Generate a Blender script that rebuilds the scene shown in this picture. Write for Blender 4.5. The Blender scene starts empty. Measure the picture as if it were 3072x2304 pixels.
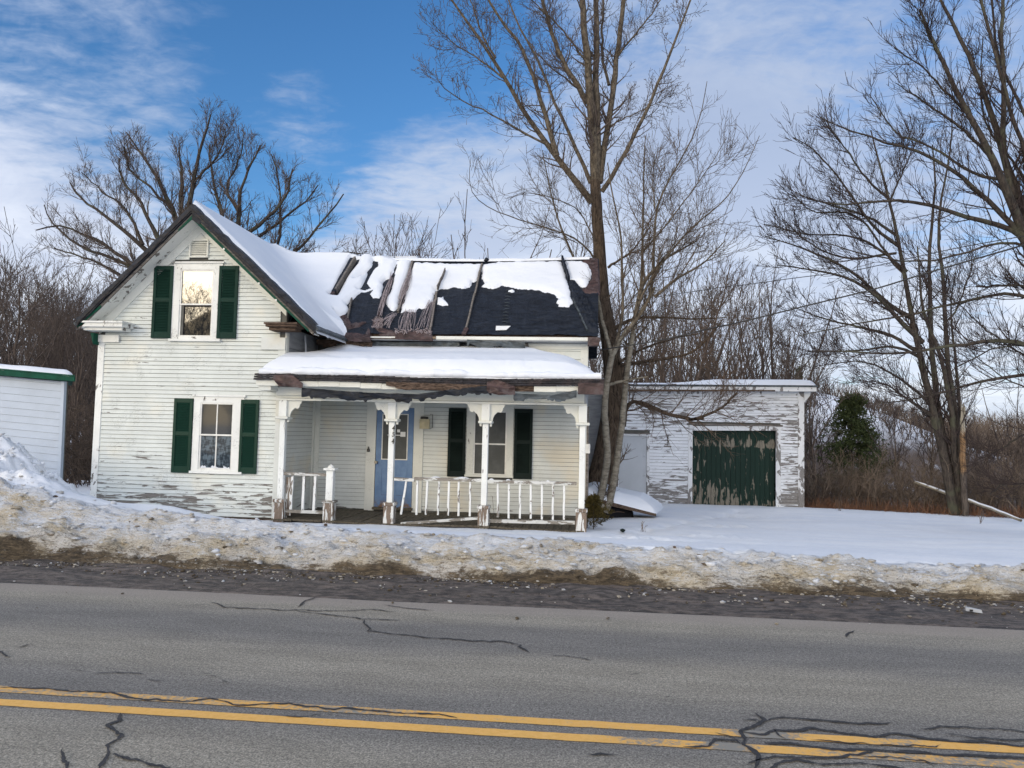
import bpy, math, random
import numpy as np
from mathutils import Vector, Matrix

# ---------------------------------------------------------------- camera
PHOTO_F = 2308.2            # focal length in photo pixels (3072 wide)
CX, CY = 1536.0, 1152.0
EYE = np.array([0.0, 0.0, 1.75])
PITCH, ROLL, YAW = math.radians(3.46), 0.022, math.atan(.107)
FWD = np.array([-math.sin(YAW)*math.cos(PITCH), math.cos(YAW)*math.cos(PITCH), math.sin(PITCH)])
_r = np.array([math.cos(YAW), math.sin(YAW), 0.0]); _u = np.cross(_r, FWD)
RIGHT = math.cos(ROLL)*_r + math.sin(ROLL)*_u
UP = math.cos(ROLL)*_u - math.sin(ROLL)*_r
scene = bpy.context.scene
COL = scene.collection
cam_d = bpy.data.cameras.new('camera'); cam = bpy.data.objects.new('camera', cam_d); COL.objects.link(cam)
cam_d.sensor_width = 36.0; cam_d.lens = 36.0*PHOTO_F/3072.0
cam_d.clip_start = .05; cam_d.clip_end = 6000
M = Matrix(((RIGHT[0], UP[0], -FWD[0], EYE[0]), (RIGHT[1], UP[1], -FWD[1], EYE[1]), (RIGHT[2], UP[2], -FWD[2], EYE[2]), (0, 0, 0, 1)))
cam.matrix_world = M
scene.camera = cam

# ---------------------------------------------------------------- light
SUN_EL, SUN_AZ = math.radians(14.0), math.radians(33.0)      # azimuth: left of straight behind the camera
SUN_DIR = np.array([-math.sin(SUN_AZ)*math.cos(SUN_EL), -math.cos(SUN_AZ)*math.cos(SUN_EL), math.sin(SUN_EL)])   # towards the sun
sd = bpy.data.lights.new('sun', 'SUN'); sd.energy = 1.05; sd.angle = math.radians(16); sd.color = (1.0, .86, .64)
so = bpy.data.objects.new('sun', sd); COL.objects.link(so)
so.rotation_euler = Vector(SUN_DIR).to_track_quat('Z', 'Y').to_euler()
SKY_STRENGTH = .15
scene.view_settings.view_transform = 'Standard'; scene.view_settings.look = 'None'
scene.view_settings.exposure = 0.0; scene.view_settings.gamma = 1.0
scene.view_settings.use_curve_mapping = False
scene.cycles.max_bounces = 6; scene.cycles.transparent_max_bounces = 8
scene.cycles.use_denoising = True

class NT:
    """small wrapper round a node tree"""
    def __init__(s, tree): s.t = tree; s.n = tree.nodes; s.l = tree.links
    def add(s, typ, **kw):
        n = s.n.new(typ)
        for k, v in kw.items():
            if k.startswith('i_'):
                key = k[2:]; key = int(key) if key.isdigit() else key.replace('_', ' ')
                s.set(n.inputs[key], v)
            else: setattr(n, k, v)
        return n
    def set(s, sock, v):
        if isinstance(v, bpy.types.NodeSocket): s.l.new(v, sock)
        else: sock.default_value = v
    def math(s, op, a, b=0.0, c=None, clamp=False):
        n = s.n.new('ShaderNodeMath'); n.operation = op; n.use_clamp = clamp
        s.set(n.inputs[0], a); s.set(n.inputs[1], b)
        if c is not None: s.set(n.inputs[2], c)
        return n.outputs[0]
    def vmath(s, op, a, b=None):
        n = s.n.new('ShaderNodeVectorMath'); n.operation = op
        s.set(n.inputs[0], a)
        if b is not None: s.set(n.inputs[1], b)
        return n.outputs['Value'] if op in ('DOT_PRODUCT', 'LENGTH') else n.outputs[0]
    def mix(s, f, a, b):
        n = s.n.new('ShaderNodeMix'); n.data_type = 'RGBA'
        s.set(n.inputs[0], f)
        for i, v in ((6, a), (7, b)):
            if isinstance(v, tuple) and len(v) == 3: v = v+(1,)
            s.set(n.inputs[i], v)
        return n.outputs[2]
    def ramp(s, v, lo, hi, a=0.0, b=1.0):
        n = s.n.new('ShaderNodeMapRange'); n.clamp = True; n.interpolation_type = 'SMOOTHSTEP'
        s.set(n.inputs[0], v); s.set(n.inputs[1], lo); s.set(n.inputs[2], hi); s.set(n.inputs[3], a); s.set(n.inputs[4], b)
        return n.outputs[0]
    def noise(s, vec, scale, detail=4.0, rough=.55, dist=0.0):
        n = s.n.new('ShaderNodeTexNoise'); s.set(n.inputs['Vector'], vec)
        n.inputs['Scale'].default_value = scale; n.inputs['Detail'].default_value = detail
        n.inputs['Roughness'].default_value = rough; n.inputs['Distortion'].default_value = dist
        return n.outputs[0]
    def scale(s, vec, xyz):
        return s.vmath('MULTIPLY', vec, xyz)
    def xyz(s, vec):
        n = s.n.new('ShaderNodeSeparateXYZ'); s.set(n.inputs[0], vec); return n.outputs
    def comb(s, x, y, z):
        n = s.n.new('ShaderNodeCombineXYZ'); s.set(n.inputs[0], x); s.set(n.inputs[1], y); s.set(n.inputs[2], z); return n.outputs[0]

# world: physical sky, broken thin cloud over it
W = bpy.data.worlds.new('World'); scene.world = W; W.use_nodes = True
nt = NT(W.node_tree); nt.n.clear()
sky = nt.add('ShaderNodeTexSky'); sky.sky_type = 'NISHITA'; sky.sun_disc = False
sky.sun_elevation = SUN_EL; sky.sun_rotation = math.atan2(SUN_DIR[0], SUN_DIR[1])
sky.air_density = 1.0; sky.dust_density = .4; sky.ozone_density = 2.5; sky.altitude = 0
dirv = nt.add('ShaderNodeTexCoord').outputs['Generated']
hs = nt.add('ShaderNodeHueSaturation'); hs.inputs['Saturation'].default_value = 1.18; nt.set(hs.inputs['Color'], sky.outputs[0])
skyc = nt.vmath('MULTIPLY', hs.outputs[0], (.88, 1.06, 1.24))
X, Y, Z = nt.xyz(dirv)
zz = nt.math('ADD', nt.math('MAXIMUM', Z, 0.0), .10)
cp = nt.comb(nt.math('DIVIDE', X, zz), nt.math('DIVIDE', Y, zz), 0.0)
cps = nt.vmath('MULTIPLY', nt.vmath('ADD', cp, (3.1, 1.7, .3)), (1.0, .75, 1.0))
big = nt.noise(cps, .55, 3, .55, .4)
mid = nt.noise(cps, 1.9, 6, .62, .6)
rip = nt.noise(nt.scale(nt.vmath('ADD', cps, (0, 0, 4)), (1.6, 3.4, 1)), 3.0, 5, .6, .8)
cov = nt.math('ADD', nt.math('MULTIPLY', big, .62), nt.math('MULTIPLY', mid, .40))
cov = nt.math('ADD', cov, nt.math('MULTIPLY', rip, .30))
def spot(px, py, inner, outer):
    """a wide soft region of the sky round the direction of a photo point"""
    d = RIGHT*(px-CX)/PHOTO_F - UP*(py-CY)/PHOTO_F + FWD; d = d/np.linalg.norm(d)
    dp = nt.vmath('DOT_PRODUCT', nt.vmath('NORMALIZE', dirv), tuple(float(v) for v in d))
    return nt.ramp(dp, math.cos(math.radians(outer)), math.cos(math.radians(inner)))
cov = nt.math('ADD', cov, nt.ramp(Z, .36, .08, 0.0, .19))
cov = nt.math('SUBTRACT', cov, nt.math('MULTIPLY', spot(1150, 330, 2, 15), .22))
cov = nt.math('SUBTRACT', cov, nt.math('MULTIPLY', spot(560, 430, 2, 11), .06))
cov = nt.math('ADD', cov, nt.math('MULTIPLY', spot(60, 800, 3, 14), .14))
cov = nt.math('ADD', cov, nt.math('MULTIPLY', spot(900, 345, .5, 4.5), .17))
cov = nt.math('ADD', cov, nt.math('MULTIPLY', spot(2300, 560, 3, 15), .06))
cov = nt.math('ADD', cov, nt.math('MULTIPLY', spot(1350, 740, 4, 11.5), .24))
cov = nt.math('ADD', cov, nt.math('MULTIPLY', spot(2050, 780, 4, 15), .24))
mack = nt.noise(nt.scale(nt.vmath('ADD', cps, (2, 7, 1)), (1.3, 2.2, 1)), 11, 4, .6, .5)
cov = nt.math('ADD', cov, nt.math('MULTIPLY', nt.math('SUBTRACT', mack, .5), .22))
cmask = nt.ramp(cov, .47, .82)
hor = nt.ramp(Z, .05, .40)
ccol = nt.mix(hor, (6.1, 6.4, 7.1), (3.5, 4.1, 5.3))
ccol = nt.mix(nt.ramp(mid, .40, .66), nt.mix(.34, ccol, (2.0, 2.6, 4.1)), ccol)
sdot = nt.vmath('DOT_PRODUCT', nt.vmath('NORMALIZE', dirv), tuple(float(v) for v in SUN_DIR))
ccol = nt.vmath('MULTIPLY', ccol, nt.mix(nt.ramp(sdot, -.38, .85), (1, 1, 1), (5.0, 4.3, 3.5)))      # cloud out of view brightened towards the sun as added light for the ground
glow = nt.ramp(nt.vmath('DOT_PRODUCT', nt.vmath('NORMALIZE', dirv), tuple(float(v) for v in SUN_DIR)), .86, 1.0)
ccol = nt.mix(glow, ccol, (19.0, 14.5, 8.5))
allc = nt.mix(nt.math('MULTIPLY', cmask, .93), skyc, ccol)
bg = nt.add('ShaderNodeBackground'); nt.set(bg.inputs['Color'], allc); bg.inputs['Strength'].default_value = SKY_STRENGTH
wo = nt.add('ShaderNodeOutputWorld'); nt.l.new(bg.outputs[0], wo.inputs['Surface'])

# ---------------------------------------------------------------- measuring and mesh helpers
def ray(x, y): return RIGHT*(x-CX)/PHOTO_F - UP*(y-CY)/PHOTO_F + FWD
def PY(x, y, Yv): d = ray(x, y); return EYE + d*(Yv/d[1])
def PZ(x, y, Zv): d = ray(x, y); return EYE + d*((Zv-EYE[2])/d[2])
def RECT(x0, y0, x1, y1, Yv):
    a, b = PY(x0, y0, Yv), PY(x1, y1, Yv); c, d = PY(x1, y0, Yv), PY(x0, y1, Yv)
    return (a[0]+d[0])/2, (b[0]+c[0])/2, (b[2]+d[2])/2, (a[2]+c[2])/2      # X0 X1 Z0 Z1
random.seed(5); rng = np.random.default_rng(7)

def _hash(ix, iy, s):
    h = (ix.astype(np.int64)*374761393 + iy.astype(np.int64)*668265263 + s*982451653) & 0xffffffff
    h = ((h ^ (h >> 13))*1274126177) & 0xffffffff
    return ((h ^ (h >> 16)) & 0xffff)/65535.0
def vnoise(x, y, s=0):
    x = np.asarray(x, float); y = np.asarray(y, float)
    ix, iy = np.floor(x), np.floor(y); fx, fy = x-ix, y-iy
    fx = fx*fx*(3-2*fx); fy = fy*fy*(3-2*fy)
    a, b = _hash(ix, iy, s), _hash(ix+1, iy, s); c, d = _hash(ix, iy+1, s), _hash(ix+1, iy+1, s)
    return (a*(1-fx)+b*fx)*(1-fy)+(c*(1-fx)+d*fx)*fy
def fbm(x, y, o=4, s=0, g=.5):
    t = 0; a = 1; n = 0
    for i in range(o):
        t = t+a*vnoise(x*2**i+17*i, y*2**i-9*i, s+i); n += a; a *= g
    return t/n          # 0..1
def ridge(x, y, o=4, s=0):
    t = 0; a = 1; n = 0
    for i in range(o):
        t = t+a*(1-abs(2*vnoise(x*2**i+5*i, y*2**i+11*i, s+i)-1)); n += a; a *= .5
    return t/n
def sstep(x, a, b): t = np.clip((x-a)/(b-a), 0, 1); return t*t*(3-2*t)

ORG = {}
def setp(o, label=None, cat=None, group=None, kind=None):
    if label: o['label'] = label
    if cat: o['category'] = cat
    if group: o['group'] = group
    if kind: o['kind'] = kind
    return o
def thing(name, loc, label, cat, group=None):
    o = bpy.data.objects.new(name, None); COL.objects.link(o); o.location = loc
    o.empty_display_size = .3; ORG[o] = np.array(loc, float)
    return setp(o, label, cat, group)
def link(name, me, mat, parent=None, loc=None, **kw):
    o = bpy.data.objects.new(name, me); COL.objects.link(o)
    if mat is not None and not me.materials: me.materials.append(mat)
    if parent is not None: o.parent = parent; ORG[o] = ORG[parent]
    elif loc is not None: o.location = loc; ORG[o] = np.array(loc, float)
    else: ORG[o] = np.zeros(3)
    return setp(o, **kw)
def npmesh(name, V, Fq, smooth=False):
    """V (n,3), Fq (m,k) faces with equal corner counts"""
    V = np.ascontiguousarray(V, dtype=np.float32); Fq = np.ascontiguousarray(Fq, dtype=np.int32)
    me = bpy.data.meshes.new(name); me.vertices.add(len(V)); me.vertices.foreach_set('co', V.ravel())
    k = Fq.shape[1]; me.loops.add(Fq.size); me.loops.foreach_set('vertex_index', Fq.ravel())
    me.polygons.add(len(Fq)); me.polygons.foreach_set('loop_start', np.arange(0, Fq.size, k, dtype=np.int32))
    me.update(calc_edges=True)
    if smooth: me.polygons.foreach_set('use_smooth', np.ones(len(Fq), bool))
    me.update(); return me
def npobj(name, V, Fq, mat, parent=None, smooth=False, **kw):
    off = ORG[parent] if parent is not None else np.zeros(3)
    return link(name, npmesh(name, np.asarray(V)-off, Fq, smooth), mat, parent, **kw)
class MB:
    def __init__(s): s.v = []; s.f = []
    def box(s, x0, x1, y0, y1, z0, z1):
        return s.hexa([(x0, y0, z0), (x1, y0, z0), (x1, y1, z0), (x0, y1, z0), (x0, y0, z1), (x1, y0, z1), (x1, y1, z1), (x0, y1, z1)])
    def hexa(s, p):
        n = len(s.v); s.v += [tuple(float(c) for c in q) for q in p]
        s.f += [tuple(n+i for i in q) for q in ((0, 3, 2, 1), (4, 5, 6, 7), (0, 1, 5, 4), (1, 2, 6, 5), (2, 3, 7, 6), (3, 0, 4, 7))]; return s
    def prism(s, poly, y0, y1):       # polygon in XZ, pushed along Y
        n = len(s.v); k = len(poly)
        s.v += [(float(a), float(y0), float(b)) for a, b in poly]+[(float(a), float(y1), float(b)) for a, b in poly]
        s.f += [tuple(range(n, n+k)), tuple(range(n+2*k-1, n+k-1, -1))]
        s.f += [(n+i, n+k+i, n+k+(i+1) % k, n+(i+1) % k) for i in range(k)]; return s
    def slab(s, a, b, c, d, th):      # quad a b c d thickened by th against its normal
        a, b, c, d = [np.array(q, float) for q in (a, b, c, d)]
        nn = np.cross(b-a, d-a); nn = nn/np.linalg.norm(nn)*th
        return s.hexa([a-nn, b-nn, c-nn, d-nn, a, b, c, d])
    def tube(s, pts, r, k=6):
        pts = [np.array(p, float) for p in pts]; rr = r if hasattr(r, '__len__') else [r]*len(pts)
        n0 = len(s.v)
        for i, p in enumerate(pts):
            t = pts[min(i+1, len(pts)-1)]-pts[max(i-1, 0)]; t = t/(np.linalg.norm(t)+1e-9)
            u = np.cross(t, (0, 0, 1.0) if abs(t[2]) < .9 else (1.0, 0, 0)); u /= np.linalg.norm(u); w = np.cross(t, u)
            for j in range(k):
                a = 2*math.pi*j/k; s.v.append(tuple(p+rr[i]*(math.cos(a)*u+math.sin(a)*w)))
        for i in range(len(pts)-1):
            for j in range(k):
                a = n0+i*k+j; b = n0+i*k+(j+1) % k; s.f.append((a, b, b+k, a+k))
        s.f.append(tuple(n0+j for j in range(k))[::-1]); s.f.append(tuple(n0+(len(pts)-1)*k+j for j in range(k)))
        return s
    def build(s, name, mat, parent=None, smooth=False, bevel=0, **kw):
        off = ORG[parent] if parent is not None else np.zeros(3)
        me = bpy.data.meshes.new(name); me.from_pydata([tuple(np.array(q)-off) for q in s.v], [], s.f); me.update()
        if smooth:
            for p in me.polygons: p.use_smooth = True
        o = link(name, me, mat, parent, **kw)
        if bevel:
            m = o.modifiers.new('bevel', 'BEVEL'); m.width = bevel; m.segments = 1; m.limit_method = 'ANGLE'
        return o

# ---------------------------------------------------------------- materials
def mat(name, rough=.7, spec=.3):
    m = bpy.data.materials.new(name); m.use_nodes = True; t = NT(m.node_tree)
    b = t.n['Principled BSDF']; b.inputs['Roughness'].default_value = rough
    b.inputs['Specular IOR Level'].default_value = spec
    pos = t.add('ShaderNodeNewGeometry').outputs['Position']
    return m, t, b, pos
def setcol(t, b, c):
    if isinstance(c, tuple): c = c+(1,) if len(c) == 3 else c
    t.set(b.inputs['Base Color'], c)
def bump(t, b, h, strength=.3, dist=.01, prev=None):
    n = t.add('ShaderNodeBump'); n.inputs['Strength'].default_value = strength; n.inputs['Distance'].default_value = dist
    t.set(n.inputs['Height'], h)
    if prev is not None: t.set(n.inputs['Normal'], prev)
    t.set(b.inputs['Normal'], n.outputs[0]); return n.outputs[0]
def plain(name, c, rough=.7, spec=.3, var=.25, sc=6.0, bmp=.15, stretch=(1, 1, 1)):
    m, t, b, pos = mat(name, rough, spec)
    n = t.noise(t.scale(pos, stretch), sc, 6, .65)
    setcol(t, b, t.mix(t.ramp(n, .3, .7), tuple(v*(1-var) for v in c), tuple(min(1, v*(1+var)) for v in c)))
    if bmp: bump(t, b, n, bmp, .02)
    return m
def peel(name, paint, wood, amount, stretch=(1.6, 1.6, 11.0), low=0.0, low_z=(.1, 1.0), crack=.5, stain=None, rough=.7, wood2=None, hi=0.0, hi_z=(1.2, 1.5)):
    """old paint: amount 0..1 of bare wood, more of it near the ground when low > 0"""
    m, t, b, pos = mat(name, rough, .15)
    rnd = t.add('ShaderNodeObjectInfo').outputs['Random']
    off = t.vmath('ADD', pos, t.comb(t.math('MULTIPLY', rnd, 9.0), 0.0, t.math('MULTIPLY', rnd, 3.0)))
    a = t.noise(t.scale(off, stretch), 1.25, 8, .62, .5)
    region = t.noise(pos, .55, 2, .5)
    z = t.xyz(pos)[2]
    th = .74-.42*amount
    thr = t.math('SUBTRACT', th+.16, t.math('MULTIPLY', region, .32))
    if low: thr = t.math('SUBTRACT', thr, t.ramp(z, low_z[1], low_z[0], 0.0, low))
    if hi: thr = t.math('SUBTRACT', thr, t.math('MULTIPLY', t.ramp(z, hi_z[0], (hi_z[0]+hi_z[1])/2, 0, hi), t.ramp(z, hi_z[1]+.25, hi_z[1], 0, 1)))
    d = t.math('SUBTRACT', a, thr)
    bare = t.ramp(d, 0.0, .012)
    curl_shade = t.math('MULTIPLY', t.ramp(d, -.03, -.004), t.math('SUBTRACT', 1.0, bare))  # dark edge beside bare wood: shadow of curling paint put into the colour
    gr = t.noise(t.scale(off, (stretch[0]*2.2, 2, stretch[2]*6) if stretch[2] > stretch[0] else (stretch[0]*6, 2, stretch[2]*1.5)), 3.0, 5, .7)
    wc = t.mix(t.ramp(gr, .3, .72), tuple(v*.55 for v in wood), wood2 or tuple(min(1, v*1.35) for v in wood))
    tone = t.noise(pos, 2.2, 4, .6)
    grime = t.noise(t.scale(off, (3, 3, 9)), 4.0, 6, .7)
    pc = t.mix(t.ramp(tone, .35, .75), tuple(v*.90 for v in paint), paint)
    pc = t.mix(t.ramp(grime, .52, .80, 0, .35), pc, tuple(v*.62 for v in paint))
    pc = t.mix(t.math('MULTIPLY', rnd, .16), pc, tuple(v*.72 for v in paint))
    if stain: pc = t.mix(t.ramp(t.noise(pos, 1.3, 3, .5), .50, .72, 0, .55), pc, stain)
    vor = t.add('ShaderNodeTexVoronoi'); vor.feature = 'DISTANCE_TO_EDGE'
    t.set(vor.inputs['Vector'], t.vmath('ADD', t.scale(off, (.9, .9, 1.6)), t.scale(t.comb(a, a, a), (.5, .5, .5)))); vor.inputs['Scale'].default_value = 16
    ck = t.math('MULTIPLY', t.ramp(vor.outputs[0], .05, .0), t.ramp(t.noise(pos, 3.5, 3, .5), .52, .66))
    pc = t.mix(t.math('MULTIPLY', ck, crack), pc, tuple(v*.35 for v in paint))
    pc = t.mix(t.math('MULTIPLY', curl_shade, .3), pc, tuple(v*.5 for v in paint))
    setcol(t, b, t.mix(bare, pc, wc))
    t.set(b.inputs['Roughness'], t.math('ADD', t.math('MULTIPLY', bare, .3), rough))
    h = t.math('SUBTRACT', t.math('MULTIPLY', gr, .25), bare)
    bump(t, b, h, .55, .004)
    return m
WHITE = (.76, .77, .70)
GREYW = (.20, .185, .165)
m_clap = peel('white_clapboard_paint', (.645, .68, .645), GREYW, .17, low=.17, low_z=(.15, 1.1), crack=.85, stain=(.72, .69, .58))
m_clap_porch = peel('sheltered_cream_paint', (.64, .665, .63), GREYW, .05, low=.10, low_z=(.05, .5), crack=.35, stain=(.66, .58, .42))
m_trim = peel('white_trim_paint', (.76, .77, .73), GREYW, .27, stretch=(5, 5, 3.2), crack=.9)
m_trim_clean = peel('old_white_trim_paint', (.70, .71, .65), GREYW, .08, stretch=(5, 5, 3), crack=.5)
m_post = peel('porch_post_paint', (.78, .80, .77), (.19, .16, .14), .26, stretch=(10, 10, 2.2), low=.30, low_z=(.1, .42), crack=.6)
m_postbase = peel('post_base_paint', (.72, .73, .70), (.21, .165, .13), .62, stretch=(14, 14, 2.0), crack=.6)
m_baluster = peel('baluster_paint', (.76, .78, .76), (.20, .175, .15), .42, stretch=(9, 9, 3.0), crack=.5)
m_rail = peel('handrail_paint', (.62, .63, .60), (.24, .22, .19), .60, stretch=(3, 3, 9), crack=.4)
m_garage = peel('garage_clapboard_paint', (.76, .79, .82), (.235, .225, .215), .37, stretch=(1.5, 1.5, 9.0), low=.13, low_z=(-.4, .8), crack=.6, hi=.05, hi_z=(1.9, 2.6))
m_gtrim = peel('garage_trim_paint', (.74, .76, .77), (.22, .21, .20), .44, stretch=(5, 5, 2.4), low=.08, low_z=(-.4, .6))
m_gdoor = peel('flaking_green_paint', (.006, .024, .017), (.20, .19, .165), .33, stretch=(5.5, 5.5, 1.5), low=.15, low_z=(-.45, .6), crack=.2, hi=.13, hi_z=(1.35, 1.5), wood2=(.27, .24, .18), rough=.5)
m_green = peel('green_shutter_paint', (.008, .036, .024), (.28, .33, .28), .10, stretch=(5, 5, 4), crack=.3, rough=.42)
m_greenclean = plain('dark_green_vinyl', (.008, .030, .022), .6, .12, .15, 3, .03)
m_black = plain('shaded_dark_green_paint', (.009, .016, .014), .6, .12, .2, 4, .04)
m_greytimber = plain('weathered_grey_timber', (.15, .135, .12), .85, .2, .5, 5, .5, (1, 8, 8))
m_rotten = plain('rotten_timber', (.085, .06, .045), .9, .1, .7, 7, .6, (1.5, 6, 6))
m_deck = plain('mossy_deck_timber', (.10, .085, .062), .85, .2, .5, 5, .4, (7, 1, 7))
m_backing = plain('sheathing', (.11, .11, .10), .9, .1, .3, 3, .1)
m_dark = plain('dark_interior', (.012, .012, .014), .9, .1, .2, 3, 0)
m_greentrim = plain('green_metal_trim', (.006, .058, .036), .65, .12, .25, 4, .05)
m_greyside = plain('grey_primer_board', (.33, .345, .36), .7, .3, .18, 3, .1, (1, 1, 4))
m_steeldoor = plain('grey_steel_door', (.42, .45, .475), .5, .4, .05, 1.5, .02)
m_shedside = plain('pale_vinyl_siding', (.37, .43, .51), .5, .4, .05, 2, .02)
m_metal = plain('tarnished_brass', (.45, .40, .28), .3, .8, .2, 20, .05)
m_black_pl = plain('black_plastic', (.02, .02, .02), .4, .4, .1, 5, 0)
m_paper = plain('white_paper', (.7, .71, .7), .8, .2, .05, 5, 0)
m_digit = plain('house_number_black', (.03, .03, .025), .5, .4, .1, 5, 0)
m_cream = plain('cream_plastic_slats', (.52, .46, .30), .6, .3, .15, 8, .05)
m_vinylwhite = plain('white_window_vinyl', (.66, .66, .62), .45, .4, .12, 6, .04)
m_screen = plain('window_screen', (.055, .060, .058), .55, .4, .25, 3, .02)

def m_blue_door():
    m, t, b, pos = mat('blue_door_paint', .45, .4)
    n = t.noise(pos, 5, 6, .6); z = t.xyz(pos)[2]
    c = t.mix(t.ramp(n, .3, .7), (.085, .165, .31), (.13, .225, .38))
    rust = t.math('MULTIPLY', t.ramp(z, .34, .12), t.ramp(t.noise(pos, 9, 6, .7), .42, .58))
    setcol(t, b, t.mix(rust, c, (.16, .085, .035))); bump(t, b, n, .08, .01); return m
m_bluedoor = m_blue_door()
def m_glass_(name, base, rough=.02, ior=1.8, wav=.012):
    m, t, b, pos = mat(name, rough, .8); setcol(t, b, base); b.inputs['IOR'].default_value = ior; b.inputs['Specular IOR Level'].default_value = .5
    bump(t, b, t.noise(pos, 1.1, 2, .5), wav*2, .03); return m
m_glass = m_glass_('window_glass', (.012, .014, .016))
m_glass_old = m_glass_('dusty_window_glass', (.03, .035, .04), .05, 1.5, .02)
def m_curt():
    m, t, b, pos = mat('lace_curtain', .9, .1)
    n = t.noise(t.scale(pos, (14, 1, 3)), 3, 5, .6)
    setcol(t, b, t.mix(t.ramp(n, .35, .65), (.10, .14, .17), (.26, .32, .36))); return m
m_curtain = m_curt()
def m_lowpane_():
    m, t, b, pos = mat('curtained_window_glass', .06, .5)
    n = t.noise(t.scale(pos, (10, 1, 3)), 3, 5, .6); n2 = t.noise(t.scale(pos, (3, 1, 8)), 2.2, 4, .6)
    setcol(t, b, t.mix(t.ramp(t.math('MULTIPLY', n, n2), .18, .33), (.018, .026, .032), (.095, .125, .145))); return m
m_lowpane = m_lowpane_()

def m_tarp_(name, c, wr=1.0, pat=None):
    m, t, b, pos = mat(name, .42, .22)
    n = t.noise(t.scale(pos, (1.0, 3.0, 3.0)), 3.5, 6, .65, 1.2); f = t.noise(pos, 30, 4, .6)
    cc = t.mix(t.ramp(n, .3, .75), tuple(v*.45 for v in c), tuple(v*2.1 for v in c))
    if pat: cc = t.mix(t.ramp(t.noise(pos, 6, 5, .6), .5, .62), cc, pat)
    setcol(t, b, cc); t.set(b.inputs['Roughness'], t.ramp(f, .3, .7, .32, .6))
    bump(t, b, t.math('ADD', n, t.math('MULTIPLY', f, .15)), .5*wr, .03); return m
m_tarp = m_tarp_('black_tarp', (.008, .0105, .016), 1.5)
m_tarp_brown = m_tarp_('brown_tarp', (.048, .030, .028), 1.3, (.085, .065, .064))
m_tarp_grey = m_tarp_('faded_tarp', (.050, .060, .066), 1.3)
m_shingle = m_tarp_('worn_shingle_edge', (.012, .011, .014), 1.5, (.032, .024, .025))
m_string = plain('tarp_threads', (.34, .29, .29), .9, .1, .3, 20, 0)

def m_snow_():
    m, t, b, pos = mat('snow', .55, .25)
    n = t.noise(pos, 7, 8, .7); l = t.noise(t.scale(pos, (.5, 1.3, 1)), 1.1, 4, .5)
    setcol(t, b, t.mix(t.ramp(l, .35, .7), (.655, .69, .735), (.715, .74, .77)))
    bump(t, b, t.math('ADD', t.math('MULTIPLY', n, .25), l), .35, .05); return m
m_snow = m_snow_()
def m_ground_():
    m, t, b, pos = mat('ground_snow', .6, .25)
    at = t.add('ShaderNodeAttribute'); at.attribute_name = 'dirt'; d = at.outputs['Fac']
    at2 = t.add('ShaderNodeAttribute'); at2.attribute_name = 'soil'; so_ = at2.outputs['Fac']
    st = t.noise(t.scale(pos, (2.2, 7, 9)), 3.2, 10, .72, .6)
    fine = t.noise(t.scale(pos, (1, 1.6, 1.6)), 22, 8, .75)
    hue = t.noise(pos, 2.5, 3, .5)
    l = t.noise(t.scale(pos, (.4, 1.2, 1)), 1.2, 4, .5)
    sn = t.mix(t.ramp(l, .35, .7), (.70, .735, .78), (.77, .79, .81))
    patch = t.noise(t.scale(pos, (.8, 2.2, 3)), 1.6, 4, .6)
    k = t.math('ADD', d, t.math('MULTIPLY', t.math('SUBTRACT', st, .5), 1.25))
    k = t.math('ADD', k, t.math('MULTIPLY', t.math('SUBTRACT', patch, .5), .9))
    k = t.math('ADD', k, t.math('MULTIPLY', t.math('SUBTRACT', fine, .5), .75))
    tan = t.mix(t.ramp(hue, .35, .65), (.57, .49, .35), (.66, .63, .57))
    c = t.mix(t.math('MULTIPLY', t.ramp(k, .24, .66), t.ramp(d, .03, .14)), sn, tan)
    c = t.mix(t.math('MULTIPLY', t.ramp(k, .60, .96), t.ramp(d, .03, .14)), c, t.mix(t.ramp(st, .36, .66), (.035, .026, .016), (.19, .145, .09)))
    grit = t.noise(t.scale(pos, (1, 1.5, 1.5)), 48, 4, .8)
    c = t.mix(t.math('MULTIPLY', t.ramp(grit, .56, .64), t.ramp(t.math('ADD', d, t.math('MULTIPLY', t.math('SUBTRACT', patch, .5), 1.2)), .12, .7)), c, (.035, .028, .020))
    leafc = t.mix(t.ramp(st, .35, .65), (.055, .038, .028), (.14, .098, .068))
    c = t.mix(so_, c, leafc)
    setcol(t, b, c)
    h = t.math('ADD', t.math('MULTIPLY', st, .8), t.math('MULTIPLY', fine, .35))
    hh = t.math('MULTIPLY', h, t.ramp(d, .0, .3, .20, 1.0))
    bump(t, b, hh, 1.0, .08); return m
m_ground = m_ground_()
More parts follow.
